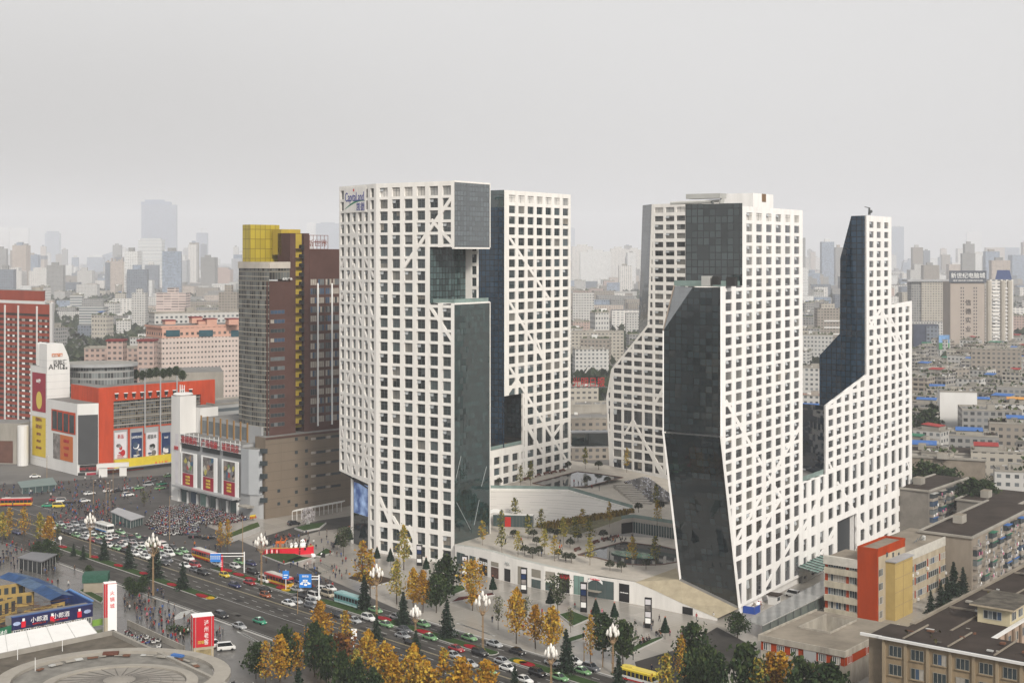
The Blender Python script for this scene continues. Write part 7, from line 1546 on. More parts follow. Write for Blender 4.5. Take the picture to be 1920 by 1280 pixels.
def tree_proto(name,h,crown,leaves,nleaf,ls,seed,trunk_r=.16,bark=M_BARK,base=.25,clump=.22,limbs=9,weights=None,bare=False):
 """crown(t) = radius at height share t of the crown; clumps of leaves sit at the ends of limbs so that sky shows between them"""
 r=random.Random(seed);tk=MB()
 x0=V3((r.uniform(-.2,.2),r.uniform(-.2,.2),h*.5));top=V3((x0[0]*1.6,x0[1]*1.6,h*.93))
 tk.tube((0,0,0),x0,trunk_r,trunk_r*.6,bark,6);tk.tube(x0,top,trunk_r*.6,.03,bark,5)
 zb=h*base;cl=[]
 for i in range(limbs*3):
  t=(i+.5)/(limbs*3);t=t**.9;a=i*2.4+r.uniform(-.5,.5);R=crown(t)*r.uniform(.42,1.22);z=zb+(h-zb)*t
  e=V3((math.cos(a)*R,math.sin(a)*R,z+r.uniform(-.3,.3)));s=V3((0,0,max(zb*.8,z-R*.55)))
  if i%3==0 or bare:tk.tube(s,e,trunk_r*.32,.03,bark,4,cap=False)
  cl.append((e,crown(t)*clump*2+.25));cl.append((e*.5+V3((0,0,z*.5)),crown(t)*clump*2+.2))
 cl.append((V3((0,0,h*.98)),.35))
 cr=MB()
 for k in range(nleaf):
  c,q=r.choice(cl);p=c+V3((r.gauss(0,.5)*q,r.gauss(0,.5)*q,r.gauss(0,.42)*q))
  ci=r.choices(range(len(leaves)),weights or[1]*len(leaves))[0]
  leafq(cr,p,ls*r.uniform(.6,1.35),leaves[ci],r)
 t_=tk.build(name);c_=cr.build('crown');t2=t_
 e=empty(name,None,None);t_.name='trunk';adopt(t_,e);adopt(c_,e);e.name=name
 return e
def conifer_proto(name,h,R,seed,leaves=CONIF):
 r=random.Random(seed);tk=MB();tk.tube((0,0,0),(0,0,h*.96),.17,.03,M_BARK,6);cr=MB();n=17
 for i in range(n):
  t=i/(n-1);z=h*(.10+.86*t);rad=R*(1-t)**.85*r.uniform(.8,1.15)+.15
  for k in range(int(9-5*t)):
   a=k*6.283/int(9-5*t)+i*1.1+r.uniform(-.3,.3);L_=rad*r.uniform(.7,1.15)
   for q in range(int(7+L_*5)):
    s=r.uniform(.12,1)*L_;p=V3((math.cos(a)*s,math.sin(a)*s,z-.28*s+r.uniform(-.14,.14)))+V3((r.gauss(0,.16),r.gauss(0,.16),0))*(.4+s*.5)
    leafq(cr,p,r.uniform(.2,.42),leaves[r.choices(range(3),(4,3,2))[0]],r,1.4)
 e=empty(name,None,None);t_=tk.build('trunk');c_=cr.build('crown');adopt(t_,e);adopt(c_,e)
 return e
oval_=lambda R,lo=.5:(lambda t:R*(math.sin(math.pi*min(1,.12+.86*t))**.8))
conic=lambda R:(lambda t:R*(1.05-t)**.75*min(1,.45+t*2.2))
vase=lambda R:(lambda t:R*(.3+.75*t)if t<.8 else R*(.9-(t-.8)*1.6))
TP={}
TP['gold']=[tree_proto('ginkgo_tree',10.5,conic(3.0),GOLD,1300,.30,1+i,weights=((4,3,2,1),(2,4,1,2),(3,1,4,1))[i],limbs=11)for i in range(3)]
TP['goldthin']=[tree_proto('ginkgo_tree',10.5,conic(2.4),GOLD+YGRN[:1],520,.26,11+i,weights=(2,3,2,2,2),limbs=10,bare=True)for i in range(2)]
TP['ygreen']=[tree_proto('ginkgo_tree',9,conic(2.2),YGRN+GOLD[:1],620,.26,21+i,weights=(3,3,2,1),limbs=9)for i in range(2)]
TP['flared']=[tree_proto('flared_tree',12,lambda t:1.2+4.6*max(0,t-.2)if t<.8 else 4.2*(1.12-t)*2.6,GOLD+YGRN[:2],1500,.32,31,weights=(4,2,3,.5,1,1),limbs=12,base=.16)]
TP['broad']=[tree_proto('camphor_tree',8.5,oval_(2.9),GREEN,1250,.38,41+i,weights=((3,3,1),(4,2,1),(2,3,2))[i],limbs=10,clump=.26)for i in range(3)]
TP['conifer']=[conifer_proto('cedar_tree',9.0,2.2,51+i)for i in range(3)]
TP['bare']=[tree_proto('thinning_tree',9,vase(3.0),DUSK+YGRN[2:],420,.26,61+i,limbs=13,bare=True,base=.3)for i in range(2)]
TP['vase']=[tree_proto('vase_tree',10.5,vase(3.7),GREEN[1:]+DUSK,900,.30,65,limbs=14,bare=True,base=.35)]
TP['russet']=[tree_proto('russet_tree',6,oval_(2.4),RUST+GOLD[3:],620,.28,71,limbs=8)]
TP['deck']=[tree_proto('young_ginkgo',6.4,conic(1.15),L_,330,.19,81+i,trunk_r=.06,limbs=8,base=.28,bark=M_BARKP)for i,L_ in enumerate((YGRN,YGRN+GOLD[:1],[YGRN[0],GREEN[2]],GOLD[:1]+YGRN[:2]))]
def dome_proto(seed):
 r=random.Random(seed);tk=MB();tk.tube((0,0,0),(0,0,1.7),.09,.07,M_BARK,5);cr=MB()
 for k in range(8):a=k*.785;tk.tube((0,0,1.5),(math.cos(a)*1.0,math.sin(a)*1.0,2.2),.04,.02,M_BARK,4)
 for k in range(430):
  a=r.random()*6.283;el=math.asin(r.uniform(-.12,1));R=1.45*r.uniform(.62,1.03);leafq(cr,V3((math.cos(a)*math.cos(el)*R,math.sin(a)*math.cos(el)*R,1.65+math.sin(el)*R*1.02)),r.uniform(.13,.24),DUSK[r.choices(range(3),(3,4,1))[0]],r)
 e=empty('dome_tree',None,None);adopt(tk.build('trunk'),e);adopt(cr.build('crown'),e);return e
TP['dome']=[dome_proto(90+i)for i in range(2)]
def xmas_proto():
 e=empty('cone_tree',None,None);b=MB();g_=[mat('tinsel_green',(.012,.032,.016),.8,.5,3),mat('tinsel_dark',(.008,.02,.011),.8,.4,3)];r=random.Random(4)
 b.lathe((0,0,0),[(1.25,1.9),(.62,3.6),(.08,5.6)],g_[1],10)
 for k in range(260):t=r.random()**.8;a=r.random()*6.28;R=1.3*(1-t)+.05;leafq(b,V3((math.cos(a)*R,math.sin(a)*R,1.8+3.8*t)),.2,g_[k%2],r)
 adopt(b.build('cone'),e);b=MB();b.tube((0,0,0),(0,0,2),.07,.07,M_MULL,5);adopt(b.build('post'),e)
 b=MB();m_=mat('star_red',(.45,.12,.06),.5,0)
 for k in range(5):a=k*1.2566;b.tube((0,0,5.7),(math.cos(a)*.05,math.sin(a)*.32,5.7+math.cos(a)*.32),.08,.02,m_,4)
 adopt(b.build('star'),e);return e
TP['xmas']=[xmas_proto()]
def plant(kind,px,py,top,label,group=None,z=0.,wide=1.,cat='tree'):
 p=gp(px,py,z);hs_k=1.25 if kind=='deck' else 1;hh={'gold':10.5,'goldthin':10.5,'ygreen':9,'flared':12,'broad':8.5,'conifer':9,'bare':9,'vase':10.5,'russet':6,'deck':6.4,'dome':3.15,'xmas':6.0}[kind]
 h=(py-top)/F*p[1]if top else hh*rnd.uniform(.9,1.1)*hs_k;s=h/hh;pr=rnd.choice(TP[kind])
 put(pr,p,rnd.random()*6.28,(s*wide,s*wide,s),label,cat,group)
# the golden ginkgos of the plaza
for x,y,t,k,w,l in(
 (680,1112,1012,'goldthin',1,'thin golden ginkgo left of the lawn square, first by the teal coach'),(694,1122,1030,'goldthin',1,'thin golden ginkgo right behind the first by the teal coach'),
 (744,1132,1050,'ygreen',.9,'slim yellow ginkgo beside the red shrub bed'),(775,1145,1066,'gold',.85,'dense golden ginkgo, left one of a close pair before the white tower'),(793,1148,1070,'gold',.85,'dense golden ginkgo, right one of a close pair before the white tower'),
 (886,1144,1052,'flared',.9,'large flared golden tree spreading like a fan in front of the shops'),(968,1206,1104,'gold',.8,'tall orange ginkgo at the kerb, leftmost of the group before the shops'),(1004,1215,1135,'gold',1,'orange ginkgo in the middle of the group before the shops'),(1036,1228,1138,'gold',1,'orange ginkgo at the right of the group before the shops'),
 (757,1068,985,'ygreen',.8,'yellow green ginkgo growing up the corner of the white tower'),(1107,1246,1152,'goldthin',.7,'bare stemmed golden ginkgo at the kerb before the black lamp'),
 (1278,1292,1190,'goldthin',.8,'half bare golden ginkgo at the side street corner'),(413,1036,978,'goldthin',.8,'yellow ginkgo in front of the scooter park, left one'),(427,1036,972,'goldthin',.8,'yellow ginkgo in front of the scooter park, right one')):
 plant(k,x,y,t,l,None,0,w)
for x,y,t,k in((600,1222,1128,'gold'),(556,1268,1186,'gold'),(525,1285,1190,'gold'),(498,1290,1200,'goldthin'),(648,1245,1145,'goldthin'),(690,1268,1182,'gold'),(668,1300,1218,'ygreen'),(722,1305,1205,'gold'),(737,1322,1226,'gold'),(775,1325,1210,'gold'),(800,1345,1240,'gold'),(832,1350,1215,'goldthin'),(865,1365,1232,'gold'),(912,1385,1238,'gold'),(1445,1340,1224,'gold'),(1466,1345,1222,'gold'),(1420,1350,1236,'ygreen'),(1250,1330,1225,'ygreen')):
 plant(k,x,y,t,'autumn gold ginkgo in the belt along the near pavement','gold ginkgos in the belt along the near pavement')
for x,y,t,k in((18,1012,952,'goldthin'),(45,1014,950,'goldthin'),(75,1020,962,'ygreen'),(92,1024,968,'gold'),(4,1020,960,'ygreen'),(108,1016,985,'bare')):
 plant(k,x,y,t,'golden street tree on the near pavement by the junction','golden street trees by the junction')
for x,y,t,l in((195,1050,1004,'leftmost small dark cedar on the near median'),(242,1066,1016,'dark cedar second from the left on the near median'),(291,1084,1012,'large dark cedar third from the left on the near median'),(343,1105,1052,'slender dark cedar near the end of the near median'),
 (683,1142,1076,'dark cedar in front of the teal coach'),(756,1172,1108,'dark cedar behind the silver car on the far pavement'),(838,1196,1122,'big dark cedar at the kerb below the camphor trees'),(706,1200,1150,'small dark cedar in the far median among taxis'),(780,1232,1180,'small dark cedar in the far median by the yellow and red bed'),(1062,1262,1178,'big dark cedar at the kerb under the golden group'),(1160,1312,1228,'dark cedar by the yellow bus at the bottom'),(138,1042,1018,'little round topped conifer first in the near median'),(156,1048,1022,'little conifer second in the near median'),(965,1290,1245,'dark cedar at the bottom of the far median'),(560,1352,1250,'dark cedar standing among the belt of gold ginkgos')):
 plant('conifer',x,y,t,l)
for x,y,t in((1764,1140,1088),(1788,1118,1052),(1806,1112,1062),(1745,1150,1105),(1776,1130,1080)):plant('conifer',x,y,t,'dark cedar squeezed in beside the school building','cedars beside the school building')
for x,y,t,k,w,l in((838,1126,1043,'broad',.8,'tall dark camphor tree before the white tower corner'),(818,1148,1080,'broad',.9,'dark camphor tree left of the big cedar'),(1131,1232,1152,'broad',.9,'dark camphor tree with a gold ginkgo in front, before the shops'),(1168,1245,1165,'broad',.9,'dark camphor tree behind the ornate lamp before the shops'),(1300,1262,1170,'broad',.9,'dusty green tree at the side street corner'),(1383,1195,1149,'broad',1.15,'round clipped dark tree at the end of the glass walkway'),(644,1042,990,'vase',1,'broad vase shaped tree beside the lawn square'),(1046,1155,1082,'vase',.9,'willowy half bare tree in front of the beige shutters'),(985,1170,1120,'bare',.8,'small bare tree with dark twigs before the shops'),(934,1180,1120,'bare',.6,'thin bare young tree at the empty square'),(640,1275,1190,'russet',1.1,'russet tree in the lawn of the near belt'),(166,1082,1060,'broad',1,'small round tree left of the green topped kiosk'),(270,950,922,'bare',1.2,'tree hung with white blossom in the middle of the junction'),(1070,1185,1140,'bare',.6,'slight bare tree at the right of the orange group')):
 plant(k,x,y,t,l,None,0,w)
for x,y,t,w_ in((590,1268,1170,.62),(535,1272,1178,.62),(612,1290,1194,.6),(642,1318,1224,.6),(480,1272,1206,.8),(700,1345,1256,.6),(1300,1330,1220,.6),(1345,1345,1228,.6),(1500,1375,1236,.65),(1555,1395,1248,.9),(672,1338,1238,.55),(1400,1345,1210,.7),(1330,1300,1215,.7)):
 plant('broad',x,y,t,'dark rounded evergreen in the belt along the near pavement','dark evergreens in the belt along the near pavement',0,w_)
for x,y,t in((70,1050,1016),(90,1052,1012),(100,1058,1024),(266,1116,1082),(243,1112,1082),(252,1122,1092)):plant('broad',x,y,t,'dusty green tree on the near square by the metro entrance','dusty green trees on the near square')
for x,y in((707,1056),(732,1062),(799,1076),(924,1116),(1032,1143),(1117,1164),(1152,1168),(1247,1198),(633,1030),(655,1022)):plant('xmas',x,y,None,'artificial dark green Christmas cone with a red star on the forecourt','Christmas cones on the forecourt',cat='Christmas tree')
for x,y in((458,205),(575,598),(720,600),(655,722),(715,745),(760,728),(745,655),(845,590),(905,600),(995,668),(1055,620),(910,750),(965,775),(1005,780),(1245,605),(1295,838),(1380,850),(1565,825)):plant('dome',820+x/4,860+y/4,None,'clipped dome shaped tree on the lower plaza deck','dome trees on the lower deck',DCK if y>300 else UZ)
for x,y,z in((1510,400,12.4),(1670,395,12.0),(1125,190,UZ),(1275,190,UZ),(980,75,UZ),(1210,80,UZ)):plant('dome',820+x/4,860+y/4,None,'clipped dome shaped tree on the upper plaza deck','dome trees on the upper deck',z)
for x,y in((340,645),(485,705),(605,730),(680,600),(580,495),(805,715),(880,765),(945,640),(1030,635),(1140,640),(1145,795),(1465,805),(1635,800),(780,560),(1090,560),(480,560)):plant('deck',820+x/4,860+y/4,None,'slender young ginkgo in a tree pit on the lower deck','young ginkgos on the lower deck',DCK,1.25)
for x,y,z in((625,215,UZ),(700,205,UZ),(1110,75,UZ),(1420,100,14.5),(1640,375,12.2),(1290,510,11.3),(1650,500,11.2),(520,150,UZ)):plant('deck',820+x/4,860+y/4,None,'slender young ginkgo on the upper deck','young ginkgos on the upper deck',z)
# green between the old blocks
for i in range(125):
 x,y=rnd.uniform(1712,1960),rnd.uniform(672,990)
 if x<1745 and y>900:continue
 plant(rnd.choice(['broad','broad','broad','bare']),x,y,None,'dark tree crown between the old flat roofed blocks','trees between the old flat roofed blocks',0,1.2)
for x,y,t in((1732,945,868),(1752,940,872),(1778,950,880),(1822,985,900),(1845,980,905),(1740,850,770),(1752,842,762)):plant('broad',x,y,t,'big dark tree beside the walk-up blocks','big trees beside the walk-up blocks',0,1.1)
plant('russet',1736,832,772,'large russet tree right of the slender tower',None,0,1.3)
for i in range(46):plant('broad',rnd.uniform(1072,1215),rnd.uniform(655,800),None,'dark tree in the wooded gap behind the pool','trees in the wooded gap behind the pool',0,1.2)
for i in range(16):plant('broad',rnd.uniform(112,160),rnd.uniform(668,730),None,'dark tree in the park behind the sign tower','trees in the park behind the sign tower',0,1.3)
for i in range(10):plant('broad',rnd.uniform(252,345),0,None,'x')if False else None
for x,y in((255,704),(268,706),(281,702),(293,700),(306,703),(318,700),(330,698),(342,706)):
 p=at(x,y,640);put(rnd.choice(TP['broad']),p-UP*2.5,rnd.random()*6,.62,'dark shrub in the roof garden behind the orange mall','shrub','shrubs of the roof garden')
for i in range(30):x,y=rnd.uniform(1500,1545),rnd.uniform(640,860);plant('broad',x,y,None,'dark tree seen between the right hand white towers','trees between the right hand white towers',0,1.1)
def kill(e):
 for c in list(e.children):bpy.data.objects.remove(c)
 bpy.data.objects.remove(e)
# shrubs and ground cover under the belt
gc=MB();r=random.Random(9)
for i in range(2600):
 n_,q=r.uniform(168,189.5),r.uniform(-215,-40);p=V3(rn(q,n_)+(0,));px_=CX+F*p[0]/p[1]
 if px_<470 or 1190<px_<1290:continue
 leafq(gc,p+UP*r.uniform(.1,.9),r.uniform(.3,.6),r.choice(GREEN+RUST[:1]+DUSK[:1]),r,.5)
tag(gc.build('ground_cover'),'low dark shrubs and ground cover under the belt of trees','ground cover',None,'stuff')
sheet('belt_lawn',[rn(-222,166),rn(-60,166),rn(-60,189.8),rn(-222,189.8)],.012,M_GRASS,'dark lawn under the belt of trees','lawn')

# ---------------------------------------------------------------- vehicles
rnd=random.Random(55)
RZ=math.atan2(Rr[1],Rr[0])
M_TYRE=mat('tyre',(.012,.012,.012),.8,0);M_CGL=glass('car_glass',(.012,.015,.018),.06,1.6,0);M_HUB=mat('hub',(.35,.35,.36),.3,0,metal=.6);M_TAIL=mat('tail_light',(.35,.01,.01),.3,0);M_HEAD=mat('head_light',(.75,.75,.72),.2,0)
def paint(n,c):
 m=mat('paint_'+n,c,.22,0,spec=.6);m.node_tree.nodes['Principled BSDF'].inputs['Coat Weight'].default_value=.6;return m
PAINT={'white':paint('white',(.72,.72,.70)),'silver':paint('silver',(.36,.37,.38)),'black':paint('black',(.010,.010,.012)),'red':paint('red',(.30,.010,.016)),'blue':paint('blue',(.015,.022,.09)),'grey':paint('grey',(.11,.115,.125)),'taxi':paint('taxi',(.15,.31,.14)),'jade':paint('jade',(.02,.25,.14)),'yellow':paint('yellow',(.65,.48,.03)),'orange':paint('orange',(.30,.08,.025)),'beige':paint('beige',(.42,.37,.28))}
def loft(b,secs,mb,mg=None):
 """secs: cross sections along x, each a list of (y, z) half outline from sill to roof centre; mirrored and skinned"""
 R=[]
 for x,half in secs:
  l=[V3((x,y,z))for y,z in half];R.append(l+[V3((x,-y,z))for y,z in half[::-1]])
 n=len(R[0])
 for k in range(len(R)-1):
  for i in range(n-1):b.poly([R[k][i],R[k][i+1],R[k+1][i+1],R[k+1][i]],mb)
 b.poly(R[0],mb);b.poly(R[-1][::-1],mb)
def wheels(root,xs,y,r,m=M_TYRE):
 for x in xs:
  for s in(-1,1):
   b=MB();b.tube((x,s*(y-.18),r),(x,s*y,r),r,r,M_TYRE,10);o=b.build('wheel');adopt(o,root)
   b=MB();b.tube((x,s*y,r),(x,s*(y+.015),r),r*.55,r*.5,M_HUB,8);adopt(b.build('hub'),o)if False else None
def car_proto(kind,pm,taxi=False):
 L_,W_,hh,roof={'sedan':(4.6,.86,.92,1.46),'hatch':(3.9,.83,.95,1.5),'suv':(4.6,.92,1.08,1.72),'van':(4.4,.85,1.05,1.95)}[kind]
 e=empty(kind,None,None);a=L_/2;b=MB()
 sill=.28
 def sec(x,w,z):return(x,[(w*.92,sill),(w,sill+.25),(w,z-.12),(w*.88,z)])
 if kind=='van':S=[sec(-a,W_*.94,hh),sec(-a+.1,W_,hh+.1),sec(a-.7,W_,hh+.05),sec(a-.1,W_*.95,hh-.15),sec(a,W_*.86,hh-.35)]
 else:S=[sec(-a,W_*.86,hh-.12),sec(-a+.18,W_*.97,hh),sec(-.2,W_,hh),sec(a-1.15,W_,hh-.02),sec(a-.25,W_*.93,hh-.18),sec(a,W_*.80,hh-.38)]
 loft(b,S,pm);adopt(b.build('body',smooth=False),e)
 g=MB();f0,f1,r0,r1={'sedan':(a-1.25,a-2.05,-a+.55,-a+1.25),'hatch':(a-1.0,a-1.75,-a+.12,-a+.5),'suv':(a-1.2,a-1.9,-a+.12,-a+.5),'van':(a-.55,a-1.15,-a+.05,-a+.12)}[kind]
 h0=hh-.03;y0,y1=W_*.90,W_*.72
 g.poly([(f0,-y0,h0),(f0,y0,h0),(f1,y1,roof),(f1,-y1,roof)],M_CGL);g.poly([(r0,y0,h0),(r0,-y0,h0),(r1,-y1,roof),(r1,y1,roof)],M_CGL)
 for s in(1,-1):q=[(r0,s*y0,h0),(r1,s*y1,roof),(f1,s*y1,roof),(f0,s*y0,h0)];g.poly(q if s>0 else q[::-1],M_CGL)
 adopt(g.build('window'),e)
 r=MB();r.poly([(r1-.05,-y1,roof+.02),(f1+.05,-y1,roof+.02),(f1+.05,y1,roof+.02),(r1-.05,y1,roof+.02)],pm)
 for s in(1,-1):
  for x0,x1 in((f0,f1),(r0,r1)):r.tube((x0,s*y0,h0),(x1,s*y1,roof),.05,.05,pm,4)
  xm=(f0+r0)/2;r.tube((xm,s*y0,h0),((f1+r1)/2,s*y1,roof),.05,.05,M_TBLK,4)
 adopt(r.build('roof'),e)
 for s in(1,-1):
  l=MB();l.box((a-.10,s*W_*.62-.17,hh-.42),(.10,0,0),(0,.34,0),(0,0,.16),M_HEAD);adopt(l.build('headlight'),e)
  l=MB();l.box((-a-.01,s*W_*.66-.15,hh-.35),(.08,0,0),(0,.3,0),(0,0,.2),M_TAIL);adopt(l.build('tail_light'),e)
 wheels(e,(-a+.85,a-.85),W_,.31)
 if taxi:l=MB();l.box((-.35,-.3,roof+.03),(.22,0,0),(0,.6,0),(0,0,.16),M_LW);adopt(l.build('taxi_light'),e)
 e['k']=1;del e['k'];PROTO.append(e);return e
CARS={}
def car(kind,col):
 k=(kind,col)
 if k not in CARS:CARS[k]=car_proto(kind,PAINT[col],col in('taxi','jade'));CARS[k].name={'sedan':'taxi' if col in('taxi','jade')else 'sedan_car','hatch':'hatchback_car','suv':'offroad_car','van':'minivan'}[kind]
 return CARS[k]
used_xy=[]
CNAME={'taxi':'light green taxi','jade':'jade green taxi','sedan':'sedan','hatch':'hatchback','suv':'tall estate car','van':'minivan'}
def park(kind,col,p,label,group=None,back=False,rz=None):
 p=V3((p[0],p[1],.013));put(car(kind,col),p,(RZ if rz is None else rz)+(math.pi if back else 0),1,label,'taxi' if col in('taxi','jade')else 'car',group);used_xy.append(p)
def cn(kind,col):return CNAME[col]if col in('taxi','jade')else '%s %s'%({'blue':'dark blue','grey':'dark grey'}.get(col,col),CNAME[kind])
LISTED=[(421,1081,'hatch','yellow','yellow hatchback alone in the far carriageway'),(440,1100,'sedan','blue','dark blue sedan in the middle of the boulevard beyond the yellow hatchback'),(468,1095,'sedan','red','dark red sedan beside the grass median'),(498,1109,'sedan','black','black sedan driving just behind the orange brown one'),(498,1119,'hatch','orange','orange brown hatchback on the boulevard'),(541,1134,'sedan','white','white sedan side by side with a silver one'),(555,1130,'sedan','silver','silver sedan side by side with a white one'),(487,1168,'sedan','jade','jade green taxi alone in the near carriageway'),(415,1157,'suv','black','black estate car behind the red advertising tower'),(449,1177,'sedan','silver','silver sedan waiting at the near zebra crossing'),
 (407,1060,'sedan','silver','silver sedan beside the red and yellow bus'),(366,1062,'suv','red','bright red car at the front of the jam'),(354,1050,'suv','white','white estate car behind the red and yellow bus'),(381,1077,'suv','black','black car at the head of the jam'),(365,1071,'sedan','grey','dark grey sedan second in the queue at the head of the jam'),(347,1063,'sedan','white','white sedan third in the queue at the head of the jam'),(449,1056,'sedan','taxi','light green taxi in the service lane by the red bed'),(441,1064,'hatch','white','white hatchback in the service lane by the red bed'),(470,1059,'sedan','blue','dark blue car in the service lane under the dark red awning'),(474,1075,'suv','black','black car in the service lane behind the round lamp'),(496,1091,'van','white','white van stopped at the tip of the grass median'),(556,1091,'hatch','blue','blue hatchback half hidden behind the second bus'),(556,1108,'sedan','silver','silver car at the end of the red bed'),(580,1103,'sedan','red','dark red sedan right of the second bus'),(588,1112,'suv','black','black car in the service lane beside the big blue sign'),(606,1110,'suv','white','white estate car right of the gantry pole'),(619,1106,'sedan','white','white sedan next to the white estate car at the gantry'),(614,1118,'van','beige','beige minivan beside the gantry pole'),(568,1120,'sedan','black','black sedan under the big blue sign'),(589,1122,'van','white','cream roofed van in front of the gantry pole'),(584,1131,'hatch','silver','silver hatchback in front of the golden tree'),(582,1139,'sedan','grey','grey sedan behind the golden tree'),(632,1156,'sedan','black','black sedan between two golden trees'),
 (691,1162,'suv','white','white estate car by the long grass median'),(664,1166,'sedan','silver','silver sedan behind the white estate car'),(704,1147,'sedan','taxi','light green taxi beyond the long grass median'),(744,1160,'sedan','silver','silver sedan in the far service lane by the cedar'),(724,1174,'sedan','taxi','light green taxi behind the ornate lamp'),(793,1173,'sedan','taxi','light green taxi in the far service lane right of the lamp'),(758,1184,'sedan','grey','grey sedan beside the second red bed'),(755,1195,'sedan','silver','silver sedan in the middle lane below the second red bed'),(806,1198,'sedan','taxi','light green taxi beside the second red bed'),(772,1208,'sedan','black','black sedan half hidden by the lamp post'),(842,1190,'suv','silver','silver estate car behind the big cedar'),(880,1199,'sedan','taxi','light green taxi under the tall ornate lamp'),(927,1211,'sedan','silver','silver sedan at the corner of the long median'),(970,1225,'sedan','black','black sedan on the far lane below the orange ginkgos'),(900,1228,'suv','black','black estate car beside the yellow bed'),(850,1232,'sedan','silver','silver sedan at the bottom of the boulevard'),(856,1220,'sedan','red','dark red sedan at the bottom of the boulevard'),(1037,1246,'sedan','silver','silver sedan behind the near lamp post'),(1076,1243,'sedan','white','white sedan beyond the kerbside cedar'),(1092,1262,'sedan','taxi','light green taxi on the far lane by the yellow bus'),(1108,1256,'suv','grey','dark grey estate car behind the green taxi by the yellow bus'),(1049,1274,'sedan','taxi','light green taxi at the bottom edge'),(1008,1266,'suv','black','black estate car at the bottom edge'),(952,1256,'sedan','white','white sedan at the bottom edge'),(942,1243,'sedan','silver','silver sedan in the near lane by the end of the median'),(983,1278,'sedan','white','white sedan cut by the bottom edge'),(915,1262,'sedan','taxi','light green taxi near the bottom edge'),(880,1248,'sedan','silver','silver sedan near the bottom edge between trees')]
for x,y,k,c,l in LISTED:park(k,c,gp(x,y),l)
for x,y,k,c,l,rz in((424,1218,'van','white','white minibus parked behind the near square',.35),(398,1214,'van','white','white van behind the red advertising tower',.6),(1486,1118,'van','white','white minivan beside the glass canopy of the tower',2.3),(82,1004,'van','white','white minivan among golden trees',RZ),(32,1001,'sedan','blue','dark blue sedan left of the golden trees',RZ),(110,951,'van','yellow','yellow van crossing the junction',.2),(90,950,'sedan','jade','jade green taxi beside the yellow van',.2),(116,942,'van','white','white van behind the yellow van',.3),(104,939,'sedan','red','dark red sedan left of the white van at the junction',.3),(128,944,'sedan','black','black sedan right of the yellow van',.3),(168,927,'sedan','white','white sedan crossing towards the orange mall',.8),(204,922,'sedan','white','white sedan before the mall entrance porch',.8),(220,922,'sedan','black','black sedan before the mall entrance porch',.7),(242,917,'sedan','silver','silver sedan on the side street of the mall',.8),(260,917,'sedan','taxi','light green taxi on the side street of the mall',.8),(278,911,'van','silver','silver minivan on the side street of the mall',.8),(303,909,'sedan','jade','jade green taxi beside the grey mall',.8),(300,917,'sedan','taxi','light green taxi by the corner of the grey mall',.8),(158,941,'sedan','white','white sedan in the middle of the junction',.5),(240,930,'suv','white','white estate car left of the blossom tree',.7),(316,894,'sedan','taxi','light green taxi far down the mall side street',.8),(285,902,'sedan','grey','dark grey sedan far down the mall side street',.8),(366,1008,'suv','black','black car at the corner of the scooter park',.2),(392,1010,'sedan','black','black sedan behind the yellow ginkgos',.2),(551,984,'suv','black','black car on the access lane by the podium',.6),(656,1004,'sedan','black','black sedan by the dark entrance of the tower',.5),(66,895,'sedan','white','white sedan before the sign tower',.3),(1003,1300,'sedan','white','white sedan just below the view',RZ)):
 park(k,c,gp(x,y),l,None,False,rz)
COLS=['white']*9+['silver']*6+['black']*3+['taxi']*6+['red']+['blue']+['grey']*2
jam=0
for n_ in(213.4,215.9,218.4,221.2,224.0,226.8):
 r0_,r1_=rp(98,985)[0],{213.4:rp(330,1062)[0],215.9:rp(345,1060)[0]}.get(n_,rp(352,1042)[0])
 q=r0_+rnd.uniform(0,3)
 while q<r1_:
  p=V3(rn(q,n_+rnd.uniform(-.25,.25))+(0,));px_,py_=CX+F*p[0]/p[1],HY+F*H/p[1]
  if rnd.random()<.96 and all(abs((p-u_).dot(Rr))>5 or abs((p-u_).dot(Nn))>1.9 for u_ in used_xy)and not(175<px_<222 and 975<py_<1003):
   c=rnd.choice(COLS);k='sedan' if c in('taxi','jade')or rnd.random()<.7 else rnd.choice(['suv','hatch','suv','van']);k='sedan' if c=='black' and k=='van' else k
   park(k,c,p,'%s standing in the traffic jam left of the red bus'%cn(k,c),'%ss in the traffic jam'%cn(k,c));jam+=1
  q+=rnd.uniform(5.2,6.6)
print('jam',jam)
